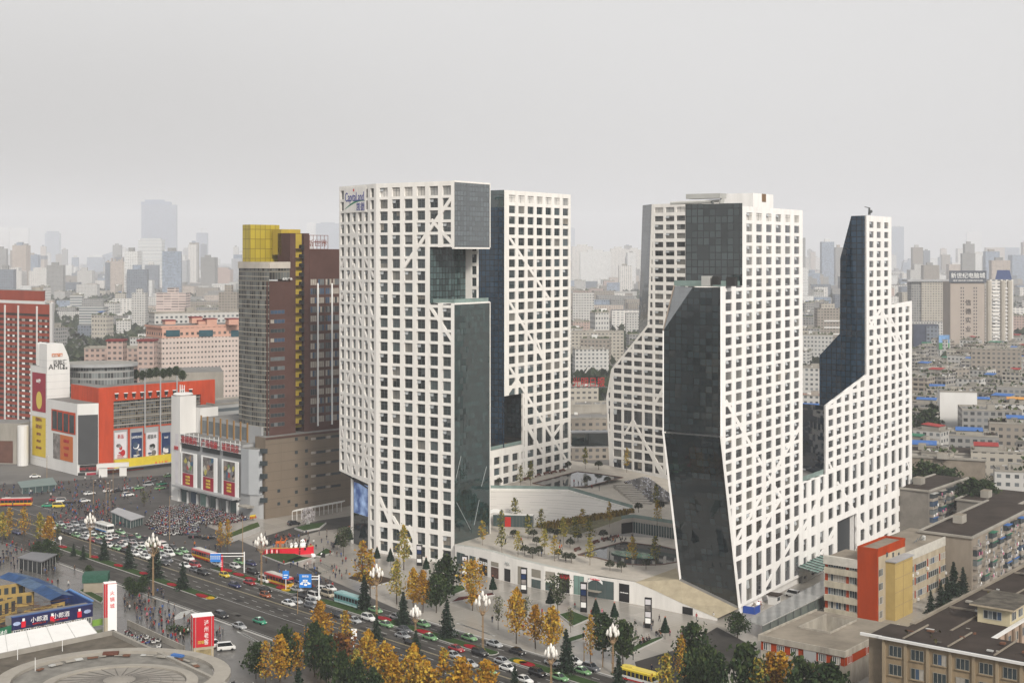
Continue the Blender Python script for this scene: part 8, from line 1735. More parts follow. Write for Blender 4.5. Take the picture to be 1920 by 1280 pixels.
# buses
def bus(px,py,body,lower,roofm,label,L_=11.5,rz=None,stripe=None,coach=False):
 p=gp(px,py,0);e=empty('bus' if not coach else 'coach',label,'bus',None,V3((p[0],p[1],.013)),RZ if rz is None else rz)
 def ob(b,n,par=e):
  o=b.build(n);o.parent=par;return o
 a=L_/2;W_=1.25;b=MB();loft(b,[(-a,[(W_*.95,.35),(W_,.7),(W_,1.35),(W_,1.36)]),(a-.3,[(W_,.35),(W_,.7),(W_,1.35),(W_,1.36)]),(a,[(W_*.9,.4),(W_*.93,.7),(W_*.93,1.35),(W_*.9,1.36)])],lower);ob(b,'body')
 b=MB();b.box((-a+.05,-W_*.98,1.34),(L_-.2,0,0),(0,W_*1.96,0),(0,0,1.1),M_CGL);ob(b,'window')
 b=MB()
 for i in range(9):
  for s in(-1,1):b.box((-a+.1+i*(L_-.3)/8,s*W_*.985-.02,1.34),(.14,0,0),(0,.04,0),(0,0,1.1),body)
 ob(b,'pillar')
 b=MB();loft(b,[(-a,[(W_*.98,2.42),(W_,2.55),(W_,2.8),(W_*.85,3.0)]),(a-.2,[(W_*.98,2.42),(W_,2.55),(W_,2.8),(W_*.85,3.0)]),(a,[(W_*.9,2.42),(W_*.92,2.55),(W_*.9,2.7),(W_*.7,2.8)])],body);ob(b,'roof_side')
 b=MB();b.box((-a+.4,-W_*.8,2.98),(L_-1,0,0),(0,W_*1.6,0),(0,0,.12),roofm);b.box((-a+1.5,-.7,3.1),(2,0,0),(0,1.4,0),(0,0,.2),roofm);ob(b,'roof')
 if stripe:
  b=MB();b.box((-a+.2,-W_-.012,.42),(L_-.6,0,0),(0,W_*2+.024,0),(0,0,.36),stripe);ob(b,'stripe')
 for x in(-a+2.2,a-2.4):
  for s in(-1,1):b=MB();b.tube((x,s*(W_-.25),.48),(x,s*(W_+.01),.48),.48,.48,M_TYRE,10);ob(b,'wheel')
 for s in(-1,1):b=MB();b.box((a-.02,s*.85-.2,.75),(.05,0,0),(0,.4,0),(0,0,.2),M_HEAD);ob(b,'headlight')
 return e
B_RED,B_YEL,B_WR=paint('bus_red',(.42,.02,.02)),paint('bus_yellow',(.60,.34,.02)),mat('bus_roof',(.50,.49,.46),.5,.1)
bus(384,1049,B_RED,B_YEL,B_WR,'red and yellow city bus behind the small blue road sign',stripe=B_RED);bus(523,1096,B_RED,B_YEL,B_WR,'red and yellow city bus by the small blue post sign',stripe=B_RED);bus(31,948,B_RED,B_YEL,B_WR,'red and yellow bus crossing the junction at the left edge',rz=.12,stripe=B_RED)
bus(196,996,PAINT['white'],PAINT['white'],B_WR,'white coach with a blue tail in the traffic jam',9,coach=True,stripe=paint('coach_blue',(.03,.20,.50)))
bus(655,1134,paint('teal_coach',(.16,.33,.34)),paint('teal_coach',(.16,.33,.34)),mat('teal_roof',(.28,.42,.42),.5,.1),'teal coach with pale swirls before the plaza',10.5,coach=True,stripe=paint('swirl',(.45,.6,.6)))
bus(1197,1279,paint('bus_bright_yellow',(.68,.52,.04)),PAINT['white'],mat('yellow_roof',(.62,.50,.10),.5,.1),'yellow bus at the bottom edge by the side street',9.5,rz=RZ+.05,stripe=B_RED)
# pickup in the jam
pk_=gp(300,1024);e=empty('pickup_truck','white open pickup truck beyond the traffic jam','truck',None,V3((pk_[0],pk_[1],.013)),RZ)
for nm,bx in(('cab',[((.9,-.85,.4),(1.7,0,0),(0,1.7,0),(0,0,1.5))]),('cargo_bed',[((-2.3,-.9,.6),(3.1,0,0),(0,1.8,0),(0,0,.25)),((-2.3,-.9,.85),(3.1,0,0),(0,.08,0),(0,0,.45)),((-2.3,.82,.85),(3.1,0,0),(0,.08,0),(0,0,.45))])):
 b=MB();[b.box(*q,PAINT['white'])for q in bx];b.build(nm).parent=e
b=MB();b.box((1.2,-.87,1.2),(1.42,0,0),(0,1.74,0),(0,0,.55),M_CGL);b.build('window').parent=e
for x in(-1.5,1.6):
 for s in(-1,1):b=MB();b.tube((x,s*.65,.33),(x,s*.88,.33),.33,.33,M_TYRE,10);b.build('wheel').parent=e

# ---------------------------------------------------------------- people: one continuous skin each, in a few poses and coats
SKIN=mat('skin',(.42,.26,.18),.6,0);HAIR=mat('hair',(.012,.010,.009),.6,0)
CLOTH={n:mat('cloth_'+n,c,.9,.15,3)for n,c in(('black',(.012,.012,.014)),('navy',(.015,.02,.045)),('red',(.28,.015,.02)),('grey',(.10,.10,.105)),('white',(.55,.54,.52)),('brown',(.08,.05,.032)),('blue',(.04,.09,.24)),('orange',(.45,.13,.02)),('pink',(.42,.14,.18)),('denim',(.035,.05,.085)))}
def ring(c,rx,ry,n=8):return[V3((c[0]+rx*math.cos(2*math.pi*i/n),c[1]+ry*math.sin(2*math.pi*i/n),c[2]))for i in range(n)]
def skin(b,rings,mats):
 n=len(rings[0])
 for k in range(len(rings)-1):
  m=mats[k]if isinstance(mats,list)else mats
  for i in range(n):j=(i+1)%n;b.poly([rings[k][i],rings[k][j],rings[k+1][j],rings[k+1][i]],m)
 b.poly(rings[0][::-1],mats[0]if isinstance(mats,list)else mats);b.poly(rings[-1],mats[-1]if isinstance(mats,list)else mats)
def person_proto(coat,legs,pose,coatlen=.9):
 b=MB();st=.26 if pose=='walk' else .02;sit=pose=='sit'
 hz=.50 if sit else .88
 for s,f in((1,st),(-1,-st)): # legs rise out of the pelvis
  if sit:skin(b,[ring((.48,s*.10,.03),.11,.05),ring((.44,s*.10,.10),.06,.06),ring((.42,s*.10,.42),.065,.065),ring((.30,s*.10,.50),.08,.085),ring((.05,s*.09,.54),.10,.10)],[CLOTH['black'],legs,legs,legs])
  else:skin(b,[ring((f+.04,s*.09,.02),.12,.05),ring((f,s*.09,.10),.055,.055),ring((f*.55+(.05 if f>0 else .03),s*.095,.47),.068,.068),ring((0,s*.09,.86),.10,.10)],[CLOTH['black'],legs,legs])
 skin(b,[ring((0,0,hz-.10),.13,.18),ring((0,0,hz+.02),.14,.19),ring((.01,0,hz+.22),.12,.165),ring((.01,0,hz+.44),.13,.20),ring((0,0,hz+.56),.09,.17),ring((0,0,hz+.61),.055,.06),ring((.01,0,hz+.68),.05,.05),ring((.015,0,hz+.71),.075,.065),ring((.02,0,hz+.80),.095,.078),ring((.01,0,hz+.88),.085,.07),ring((0,0,hz+.92),.03,.03)],[coat]*5+[SKIN]*2+[SKIN,SKIN,HAIR])
 for s,f in((1,-st),(-1,st)):
  e_=(.18,s*.24,hz+.18)if sit else(f*.35,s*.245,hz+.24);h_=(.34,s*.16,hz+.14)if sit else(f*.9+.06,s*.25,hz-.02)
  skin(b,[ring((0,s*.19,hz+.53),.055,.055),ring(e_,.045,.045),ring(h_,.033,.033)],coat)
  b.lathe((h_[0],h_[1],h_[2]-.13),[(.02,0),(.038,.05),(.035,.12)],SKIN,6)
 b.lathe((-.012,0,hz+.78),[(.092,0),(.095,.07),(.05,.15)],HAIR,8,1,.9)
 o=b.build('person');PROTO2.append(o);return o
PROTO2=[]
PP={}
def person(px,py,z,coat,label,group,pose=None,p=None,rz=None):
 pose=pose or('walk' if rnd.random()<.6 else 'stand');leg=rnd.choice(['black','navy','denim','grey','black'])
 k=(coat,leg,pose)
 if k not in PP:PP[k]=person_proto(CLOTH[coat],CLOTH[leg],pose)
 p=p or gp(px,py,z);o=put(PP[k],V3((p[0],p[1],z+.02)),rnd.random()*6.28 if rz is None else rz,rnd.uniform(.94,1.06),label,'person',group);return o
DARK=['black']*12+['navy']*6+['red']*4+['grey']*6+['white']*2+['brown']*4+['blue','orange','pink','blue']
def crowd(n,poly,where,z=0.,cols=DARK,pose=None):
 xs,ys=[q[0]for q in poly],[q[1]for q in poly];c=0
 hull=poly if area(poly)>0 else poly[::-1]
 while c<n:
  x,y=rnd.uniform(min(xs),max(xs)),rnd.uniform(min(ys),max(ys))
  if len(clip_convex([(x-.1,y-.1),(x+.1,y-.1),(x+.1,y+.1),(x-.1,y+.1)],hull))<3:continue
  p=gp(x,y,z)
  if z==0 and any((V3((p[0],p[1],0))-u_).length<2.1 for u_ in used_xy):continue
  col=rnd.choice(cols);person(x,y,z,col,'person in %s %s%s'%(col,'sitting ' if pose=='sit' else '',where),'people in %s %s'%(col,where),pose,p=p);c+=1
crowd(62,[(95,975),(140,940),(215,950),(240,985),(150,985)],'in the crowd crossing the junction')
crowd(16,[(0,915),(120,905),(150,930),(20,950)],'at the far side of the junction')
crowd(20,[(150,900),(320,893),(320,905),(160,912)],'before the orange mall')
crowd(18,[(0,1005),(110,1030),(120,1055),(0,1060)],'on the near square by the metro entrance')
crowd(14,[(0,1065),(150,1070),(140,1110),(0,1085)],'on the near square left of the green topped kiosk')
crowd(44,[(220,1115),(300,1105),(345,1165),(300,1190),(235,1150)],'at the near zebra crossing')
crowd(22,[(330,1180),(420,1180),(425,1200),(325,1215)],'around the red advertising tower')
crowd(14,[(360,990),(440,1000),(430,1040),(320,1030)],'in front of the scooter park')
crowd(22,[(500,1010),(600,1005),(640,1030),(500,1030)],'around the red stage')
crowd(22,[(560,1060),(690,1040),(720,1090),(600,1110)],'on the forecourt left of the tower')
crowd(12,[(900,1110),(1180,1140),(1100,1200),(920,1180)],'on the forecourt before the shops')
crowd(12,[(1180,1165),(1340,1150),(1290,1210),(1200,1235)],'on the forecourt by the ramp roof')
crowd(18,[(1196,1207),(1238,1186),(1242,1190),(1200,1212)],'on the curved bed edge',0,DARK,'sit')
crowd(12,[(930,1000),(1080,1010),(1060,1055),(960,1035)],'among the trees of the lower deck',DCK)
crowd(14,[(1125,1010),(1205,1005),(1200,1012),(1130,1022)],'at the cafe by the lower pool',DCK,DARK,'sit')
crowd(9,[(1020,908),(1130,905),(1140,925),(1060,915)],'on the upper deck by the pool',UZ)
for x,y,c,l in((923,1166,'black','lone person in black standing on the empty square'),(1338,1160,'white','person in white top beside the end of the ramp roof'),(1187,1236,'black','lone person in black by the small white panel'),(1222,1258,'navy','person crossing the side street by the yellow bus')):person(x,y,0,c,l,None,'stand')
b=MB() # the rest of the throng, past counting
keys=[k for k in PP if k[2]!='sit' and k[0]not in('orange','pink','white')]
for hull,n in(([(90,978),(135,938),(215,945),(250,988),(150,990)],120),([(300,1002),(430,985),(480,960),(300,955),(275,985)],90),([(160,905),(322,896),(318,925),(180,930)],40),([(0,912),(150,903),(140,930),(0,930)],60),([(100,905),(300,915),(270,975),(90,970)],110),([(0,1005),(120,1030),(110,1062),(0,1062)],45),([(225,1112),(420,1185),(420,1210),(330,1210),(240,1150)],70),([(470,1000),(640,1000),(640,1045),(480,1045)],40),([(480,1050),(700,1050),(700,1100),(560,1105)],35)):
 hull=hull if area(hull)>0 else hull[::-1];c=0
 while c<n:
  x,y=rnd.uniform(0,705),rnd.uniform(895,1212)
  if len(clip_convex([(x-.1,y-.1),(x+.1,y-.1),(x+.1,y+.1),(x-.1,y+.1)],hull))<3:continue
  p=gp(x,y);c+=1
  if any((p-u_).length<2.2 for u_ in used_xy):continue
  src=PP[rnd.choice(keys)].data;M_=Matrix.Translation(p+UP*.02)@Matrix.Rotation(rnd.random()*6.28,4,'Z')
  for f in src.polygons:b.poly([M_@src.vertices[v].co for v in f.vertices],src.materials[f.material_index])
tag(b.build('crowd'),'dense throng on foot filling the junction and squares','crowd',None,'stuff')
for o in PROTO2:bpy.data.objects.remove(o)
# ---------------------------------------------------------------- parked scooters
def scooter_proto(m):
 b=MB()
 for x in(-.62,.62):b.tube((x,-.06,.24),(x,.06,.24),.24,.24,M_TYRE,9)
 b.box((-.75,-.16,.34),(.75,0,0),(0,.32,0),(0,0,.3),m);b.box((-.7,-.14,.64),(.8,0,0),(0,.28,0),(0,0,.12),M_TBLK);b.box((-.05,-.17,.26),(.45,0,0),(0,.34,0),(0,0,.06),m)
 b.poly([(.36,-.2,.3),(.36,.2,.3),(.52,.16,.95),(.52,-.16,.95)],m);b.tube((.6,0,.25),(.46,0,1.02),.04,.04,M_STEEL,5);b.tube((.44,-.33,1.02),(.44,.33,1.02),.03,.03,M_TBLK,5);b.box((.48,-.09,.86),(.1,0,0),(0,.18,0),(0,0,.14),M_HEAD);b.tube((-.8,-.14,.72),(-.86,-.14,.95),.12,.1,M_STEEL,5)
 return b.build('scooter')
SCM={'red':paint('scooter_red',(.26,.012,.02)),'black':PAINT['black'],'silver':PAINT['silver'],'white':PAINT['white'],'blue':paint('scooter_blue',(.03,.06,.22)),'maroon':paint('scooter_maroon',(.12,.012,.02))}
SCP={c:scooter_proto(m)for c,m in SCM.items()}
hullS=[(272,985),(300,952),(420,940),(482,962),(478,975),(400,992),(355,1004),(300,1004)]
hs=hullS if area(hullS)>0 else hullS[::-1]
rows=[]
for i in range(24):
 for j in range(62):
  q_,n_=-466+j*.95,233.5+i*2.25
  rows.append((q_,n_))
cand=[]
for q_,n_ in rows:
 p=V3(rn(q_,n_)+(0,));x,y=CX+F*p[0]/p[1],HY+F*H/p[1]
 if len(clip_convex([(x-.2,y-.2),(x+.2,y-.2),(x+.2,y+.2),(x-.2,y+.2)],hs))>2 and not(375<x<420 and 984<y<1000):cand.append(p)
rnd.shuffle(cand);print('scooter spots',len(cand))
cand.sort(key=lambda p:p.y)
cand=[p for p in cand if rnd.random()<.86]
for k_,p in enumerate(cand[:285]):
 c=rnd.choice(['red','maroon','maroon','black','black','black','black','silver','white','blue']);put(SCP[c],p+V3((rnd.uniform(-.2,.2),rnd.uniform(-.2,.2),.012)),RZ+math.pi/2+rnd.uniform(-.35,.35),1,'%s scooter in the packed scooter park before the grey mall'%c,'scooter','%s scooters in the scooter park'%c)
if cand[285:]:
 b=MB()
 for p in cand[285:]:
  src=SCP[rnd.choice(['red','maroon','maroon','black','black','black','silver','blue'])].data;M_=Matrix.Translation(p)@Matrix.Rotation(RZ+math.pi/2+rnd.uniform(-.35,.35),4,'Z')
  for f in src.polygons:b.poly([M_@src.vertices[v].co for v in f.vertices],src.materials[f.material_index])
 tag(b.build('scooters_far'),'farther rows of parked scooters packed before the grey mall','scooters',None,'stuff');bpy.data.objects['scooters_far'].name='parked_scooters'
for x,y,c in((420,1278,'red'),(436,1276,'black'),(452,1280,'white'),(470,1279,'maroon'),(488,1281,'black'),(510,1283,'red'),(530,1284,'blue')):put(SCP[c],gp(x,y+8),rnd.random(),1,'%s scooter in the row at the bottom edge by the lawn'%c,'scooter','%s scooters by the lawn'%c)
for i in range(26):c=rnd.choice(list(SCP));x=236+i*2.6+rnd.uniform(-3,3);y=1188+(x-236)*.30+rnd.uniform(-4,8);put(SCP[c],gp(x,y),rnd.uniform(.4,1.2),1,'%s scooter parked behind the wall of the arched hall'%c,'scooter','%s scooters by the arched hall'%c)
for o in SCP.values():bpy.data.objects.remove(o)
# ---------------------------------------------------------------- lamps, signs, kiosks
M_LAMPB=mat('lamp_bronze',(.30,.20,.11),.5,.15,1,metal=.2);M_GLOBE=mat('lamp_globe',(.72,.69,.64),.3,0)
def ornate(px,base,top,label):
 p=gp(px,base);h=(base-top)/F*p[1];k=h/14.5;e=empty('ornate_lamp',label,'street lamp','ornate many globed lamps along the boulevard',p)
 b=MB()
 for a in(0,2.09,4.19):b.tube(p+V3((.22*math.cos(a),.22*math.sin(a),0)),p+V3((.13*math.cos(a),.13*math.sin(a),9.2*k)),.11,.09,M_LAMPB,5)
 for z in(0.2,3,6,9):b.lathe(p+UP*z*k,[(.34,0),(.34,.25)],M_LAMPB,8)
 adopt(b.build('post'),e)
 tips=[(V3((0,0,13.0)),0)]+[(V3((1.55*math.cos(a),1.55*math.sin(a),11.1)),a)for a in[i*1.047 for i in range(6)]]+[(V3((.85*math.cos(a),.85*math.sin(a),12.1)),a)for a in[i*1.571+.4 for i in range(4)]]
 b=MB()
 for t,a in tips:c=p+V3((t[0]*k,t[1]*k,t[2]*k));b.tube(p+UP*9.0*k,p+V3((t[0]*k*.75,t[1]*k*.75,(9.8+.2*t.length*0)*k)),.09,.07,M_LAMPB,4);b.tube(p+V3((t[0]*k*.75,t[1]*k*.75,9.8*k)),c,.07,.06,M_LAMPB,4)
 b.lathe(p+UP*8.6*k,[(.3,0),(.6,.5),(.25,1.0)],M_LAMPB,8);adopt(b.build('bracket'),e)
 for t,a in tips:b=MB();c=p+V3((t[0]*k,t[1]*k,t[2]*k));b.lathe(c,[(.12,0),(.33,.25),(.38,.6),(.24,1.15),(.05,1.5)],M_GLOBE,7);adopt(b.build('globe',smooth=True),e)
for x,y,t,l in((169,1046,960,'ornate lamp by the jam, farthest one'),(287,1116,995,'ornate lamp rising between the cedars of the near median'),(490,1096,998,'ornate lamp before the red stage'),(706,1158,1056,'ornate lamp left of the golden pair'),(779,1214,1136,'ornate lamp among the green taxis'),(905,1222,1106,'tall ornate lamp on the empty square side of the median'),(1033,1300,1208,'ornate lamp before the kerbside cedar'),(1149,1262,1170,'ornate lamp between camphor and cedar'),(1388,1330,1228,'ornate lamp in front of the low courtyard block')):ornate(x,y,t,l)
def pole(px,base,top,label,arm=0):
 p=gp(px,base);h=(base-top)/F*p[1];e=empty('lamp_post',label,'lamp post','plain lamp posts',p);b=MB();b.tube(p,p+UP*h,.13,.08,M_LAMPB,6);adopt(b.build('post'),e);b=MB();b.tube(p+UP*h,p+UP*(h+.2)+Rr*1.4,.07,.06,M_LAMPB,5);b.lathe(p+UP*(h)+Rr*1.5,[(.1,0),(.25,.15),(.1,.3)],M_GLOBE,6);adopt(b.build('lantern'),e)
for x,y,t in((199,965,905),(206,952,900),(318,1012,930),(455,1058,968),(175,945,900),(212,925,880),(88,900,855),(558,1150,1105),(1095,1240,1205),(1130,1250,1215)):pole(x,y,t,'plain slim lamp post beside the road')
def gantry(px,base,top,x0,x1,y0,y1,label,lines):
 p=gp(px,base);e=empty('sign_gantry',label,'road sign',None,p);zt_=z_at(p,top);b=MB();b.tube(p,p+UP*zt_,.2,.17,M_LW,8)
 d=-Nn*.0+V3((1,0,0));d.normalize();za_,zb__=z_at(p,y0),z_at(p,y1)
 q0,q1=at(x0,y0,p.y-.5),at(x1,y0,p.y-.5)
 for z in(zt_-.4,(za_+zb__)/2+.4):b.tube(p+UP*z,V3((q0[0],p[1]-.2,z)),.12,.1,M_LW,6)
 adopt(b.build('pole'),e)
 b=MB();b.box(V3((q0[0],p[1]-.55,zb__)),V3((q1[0]-q0[0],0,0)),V3((0,.12,0)),UP*(za_-zb__),mat('sign_sky_blue',(.02,.20,.62),.4,.05));pn_=b.build('panel');adopt(pn_,e)
 w_=q1[0]-q0[0];b=MB()
 for u_,v_,s_,t_ in lines:b.box(V3((q0[0]+w_*u_,p[1]-.60,zb__+(za_-zb__)*v_)),V3((w_*s_,0,0)),V3((0,.04,0)),UP*(za_-zb__)*t_,M_LW)
 adopt(b.build('marking'),pn_);return pn_,q0,w_,p,za_,zb__
pn_,q0,w_,p,za_,zb__=gantry(458,1073,1034,394,414,1037,1052,'white gantry carrying a small blue lane sign',[(.06+.19*i,.3,.05,.5)for i in range(5)]+[(.03+.19*i,.65,.11,.12)for i in range(5)])
pn_,q0,w_,p,za_,zb__=gantry(598,1126,1077,561,584,1075,1100,'white gantry carrying the big blue direction sign',[(.08,.22,.24,.13),(.40,.14,.24,.13),(.68,.24,.24,.13),(.30,.46,.38,.13),(.18,.38,.60,.05),(.46,.3,.06,.3)])
text('春熙路',.62,M_LW,pn_,'lettering',V3((q0[0]+w_*.5,p[1]-.6,zb__+(za_-zb__)*.78)),V3((1,0,0)))
p=gp(536,1107);e=empty('post_sign','blue square sign on a white post in the yellow flowers','road sign',None,p);b=MB();b.tube(p,p+UP*6,.1,.1,M_LW,6);adopt(b.build('post'),e);b=MB();b.box(p+V3((-.9,-.2,3.4)),V3((1.8,0,0)),V3((0,.1,0)),UP*2.3,mat('sign_sky_blue',(.02,.20,.62),.4,.05));o=b.build('panel');adopt(o,e);b=MB();b.box(p+V3((-.6,-.24,4.4)),V3((1.2,0,0)),V3((0,.03,0)),UP*.25,M_LW);b.box(p+V3((-.6,-.24,3.8)),V3((.9,0,0)),V3((0,.03,0)),UP*.25,M_LW);adopt(b.build('marking'),o)
p=gp(416,1072);e=empty('post_sign','red lettered column beside the small gantry','sign',None,p);b=MB();b.box(p+V3((-.3,0,0)),V3((.6,0,0)),V3((0,.4,0)),UP*5.2,M_LR);adopt(b.build('column'),e);text('5101',1.1,M_LW,e,'lettering',p+V3((.1,-.06,2.6)),UP,V3((-1,0,0)))
p=gp(113,1024);e=empty('round_sign','white round sign on a post at the tip of the near median','road sign',None,p);b=MB();b.tube(p,p+UP*2.6,.06,.06,M_LW,6);adopt(b.build('post'),e);b=MB();b.tube(p+V3((0,-.1,2.8)),p+V3((0,-.05,2.8)),.6,.6,M_LW,14);adopt(b.build('disc'),e)
p=gp(676,1180);p=gp(663,1212);e=empty('post_sign','white panel on a post among the golden trees','sign',None,p);b=MB();b.tube(p,p+UP*4,.08,.08,M_LW,6);adopt(b.build('post'),e);b=MB();b.box(p+V3((-.6,-.1,2)),V3((1.4,0,0)),V3((0,.1,0)),UP*2.4,M_LW);adopt(b.build('panel'),e)
def totem(px,base,top,label):
 p=gp(px,base);h=(base-top)/F*p[1];d=V3((.94,-.34,0));n_=V3((d[1],-d[0],0));e=empty('advert_totem',label,'totem sign','black advertising totems before the shops',p)
 b=MB();b.box(p-d*.9,d*1.8,-n_*.5,UP*h,M_BLK);adopt(b.build('frame'),e)
 for k in range(4):b=MB();b.box(p-d*.7+n_*.03+UP*(h*.16+k*h*.205),d*1.4,n_*.03,UP*h*.17,[M_LW,M_ADWHT,M_ADPHO,M_ADWHT][k]if px%2 else[M_LW,M_ADPHO,M_ADBLUE,M_ADWHT][k]);adopt(b.build('panel'),e)
for x,y,t,l in((786,1060,1021,'black totem at the foot of the white tower'),(871,1082,1041,'black totem behind the flared golden tree'),(982,1112,1064,'black totem before the beige shutters'),(1094,1147,1091,'black totem left of the arched sign shop'),(1215,1177,1120,'black totem by the ramp wall')):totem(x,y,t,l)
def shelter(name,pts,z0,z1,label,roofm,wallm=None):
 P_=[gp(*q)for q in pts];e=empty(name,label,'metro entrance',None,P_[0]);ar_=area([(q[0],q[1])for q in P_]);P_=P_ if ar_>0 else P_[::-1]
 n=len(P_);hs_=[z0 if i in(0,1)else z1 for i in range(n)];hs_=hs_ if ar_>0 else hs_[::-1]
 b=MB()
 for i in range(n):j=(i+1)%n;b.poly([P_[i],P_[j],up(P_[j],hs_[j]),up(P_[i],hs_[i])],wallm or M_SG)
 adopt(b.build('glass_wall'),e);c_=sum(P_,V3((0,0,0)))/n;b=MB();T_=[up(c_+(q-c_)*1.1,h_+.05)for q,h_ in zip(P_,hs_)];b.poly([q+UP*.3 for q in T_],roofm);b.poly(T_[::-1],roofm)
 for i in range(n):j=(i+1)%n;b.poly([T_[i],T_[j],T_[j]+UP*.3,T_[i]+UP*.3],roofm)
 adopt(b.build('roof'),e);b=MB()
 for i in range(n):
  j=(i+1)%n
  for k in range(5):q=P_[i]+(P_[j]-P_[i])*k/5;b.tube(q,up(q,hs_[i]+(hs_[j]-hs_[i])*k/5),.07,.07,M_STEEL,4)
 adopt(b.build('mullion'),e)
shelter('metro_entrance',[(210,982),(222,975),(268,983),(245,990)],4.2,2.6,'grey roofed metro entrance beside the traffic jam',mat('metro_roof',(.33,.33,.34),.5,.1))
shelter('metro_entrance',[(36,1066),(60,1056),(104,1062),(78,1076)],3.2,3.6,'dark glass metro entrance on the near square',mat('metro_roof_dark',(.16,.16,.17),.5,.1),M_CGL)
shelter('metro_entrance',[(36,921),(96,913),(104,920),(42,926)],3.6,2.4,'long glass metro entrance at the far side of the junction',mat('metro_roof_green',(.14,.19,.18),.4,.1))
# small kiosk with green railing top
p=gp(178,1112);e=empty('vent_kiosk','small beige kiosk with a green railed top on the near square','kiosk',None,p);b=MB();o_=p-V3((3.2,0,0));b.box(o_,V3((6.2,1.2,0)),V3((-.8,4.5,0)),UP*2.9,mat('kiosk_stone',(.30,.26,.20),.85,.15));adopt(b.build('wall'),e);b=MB();b.box(o_+UP*2.9-V3((.3,.3,0)),V3((6.8,1.3,0)),V3((-.9,5.1,0)),UP*2.2,mat('green_mesh',(.035,.10,.07),.7,.3,2));adopt(b.build('railed_top'),e)
# red stage with panda figures
st0=gp(545,1040);e=empty('red_stage','red and gold crescent stage with white panda figures on it','stage',None,st0);b=MB()
arc=[st0+V3((7.2*math.cos(t),2.4*math.sin(t)+3.0,0))for t in[math.pi*(1.08+.84*i/14)for i in range(15)]];ain=[st0+V3((6.2*math.cos(t),1.4*math.sin(t)+3.6,0))for t in[math.pi*(1.0+1.0*i/14)for i in range(15)]]
for i in range(14):
 b.poly([arc[i],arc[i+1],up(arc[i+1],1.6+.06*i),up(arc[i],1.6+.06*i)],M_LR);b.poly([up(arc[i],1.6+.06*i),up(arc[i+1],1.66+.06*i),up(ain[i+1],1.66+.06*i),up(ain[i],1.6+.06*i)],mat('stage_gold',(.5,.3,.05),.5,.1));b.poly([ain[i+1],ain[i],up(ain[i],1.6),up(ain[i+1],1.6)],M_LR)
adopt(b.build('crescent'),e)
b=MB();
for k in range(22):q=st0+V3((-9+k*.32,1.0+.1*(k%4),0));b.lathe(q,[(.16,0),(.2,.8),(.1,1.6)],[M_LR,M_TBLK,M_TRED,M_LR,M_LW][k%5],5)
adopt(b.build('figure_row'),e)
for k,(dx,s_)in enumerate(((3.6,1.5),(1.4,1.0),(.0,.9))):
 q=st0+V3((dx,2.2,1.6));pd=MB();pd.lathe(q,[(.35*s_,0),(.8*s_,.35*s_),(.85*s_,.8*s_),(.5*s_,1.3*s_)],M_LW,10);pd.lathe(q+V3((-.1,-.25,1.2*s_)),[(.3*s_,0),(.52*s_,.3*s_),(.45*s_,.65*s_),(.1,.85*s_)],M_LW,10)
 for s2 in(-1,1):pd.lathe(q+V3((s2*.35*s_,-.2,1.95*s_)),[(.12*s_,0),(.18*s_,.12*s_),(.05,.25*s_)],M_TBLK,7);pd.tube(q+V3((s2*.7*s_,-.3,1.0*s_)),q+V3((s2*.9*s_,-.8*s_,.5*s_)),.24*s_,.2*s_,M_TBLK,7);pd.tube(q+V3((s2*.4*s_,-.3,.2*s_)),q+V3((s2*.6*s_,-1.0*s_,.15)),.28*s_,.24*s_,M_TBLK,7);pd.lathe(q+V3((s2*.2*s_,-.72*s_,1.55*s_)),[(.04,0),(.12*s_,.1*s_),(.04,.2*s_)],M_TBLK,6)
 tag(pd.build('panda_figure'),('big panda figure at the right end of the red stage','middle panda figure on the red stage','left panda figure on the red stage')[k],'figure')
for k,x in enumerate((521,530)):
 q=gp(x,1026);b=MB();m_=mat('deer_orange',(.52,.12,.02),.6,.1)
 skin(b,[ring(q+V3((0,0,1.3)),.5,.35),ring(q+V3((0,0,1.7)),.9,.4),ring(q+V3((0,0,2.1)),.5,.3)],m_)
 for dx in(-.6,.6):
  for dy in(-.2,.2):b.tube(q+V3((dx,dy,0)),q+V3((dx*.9,dy,1.5)),.09,.14,m_,5)
 b.tube(q+V3((.7,0,1.9)),q+V3((1.2,0,2.9)),.2,.14,m_,6);b.tube(q+V3((1.1,0,2.9)),q+V3((1.7,0,2.8)),.17,.1,m_,6)
 for s2 in(-1,1):b.tube(q+V3((1.15,s2*.1,3.0)),q+V3((1.0,s2*.5,3.8)),.05,.03,m_,4)
 tag(b.build('deer_figure'),('orange deer figure left of the red stage, outer one','orange deer figure nearer to the red stage')[k],'figure')
# wire cloud sculpture and gate house by the podium
b=MB();q=gp(578,985);r=random.Random(3)
for k in range(420):a,el=r.random()*6.28,math.asin(r.uniform(-.7,1));R=r.uniform(.8,1.05);leafq(b,q+V3((math.cos(a)*math.cos(el)*2.4*R,math.sin(a)*math.cos(el)*2.0*R,3.4+math.sin(el)*3.0*R)),.32,mat('netting_silver',(.42,.39,.40),.5,.2,2),r)
b.tube(q,q+UP*2.2,.8,.4,M_STEEL,6);tag(b.build('net_sculpture'),'silvery netted cloud sculpture beside the access lane','sculpture')
q=gp(618,976);e=empty('porch','low white colonnade under the brown podium','colonnade',None,q);b=MB();b.box(gp(548,976)+UP*3.2,gp(640,958)-gp(548,976),V3((1,3,0)),UP*.4,M_TILE);adopt(b.build('roof'),e);b=MB()
for k in range(12):w0_=gp(548,976)+(gp(640,958)-gp(548,976))*k/11;b.tube(w0_,w0_+UP*3.2,.12,.12,M_TILE,5)
adopt(b.build('column'),e)
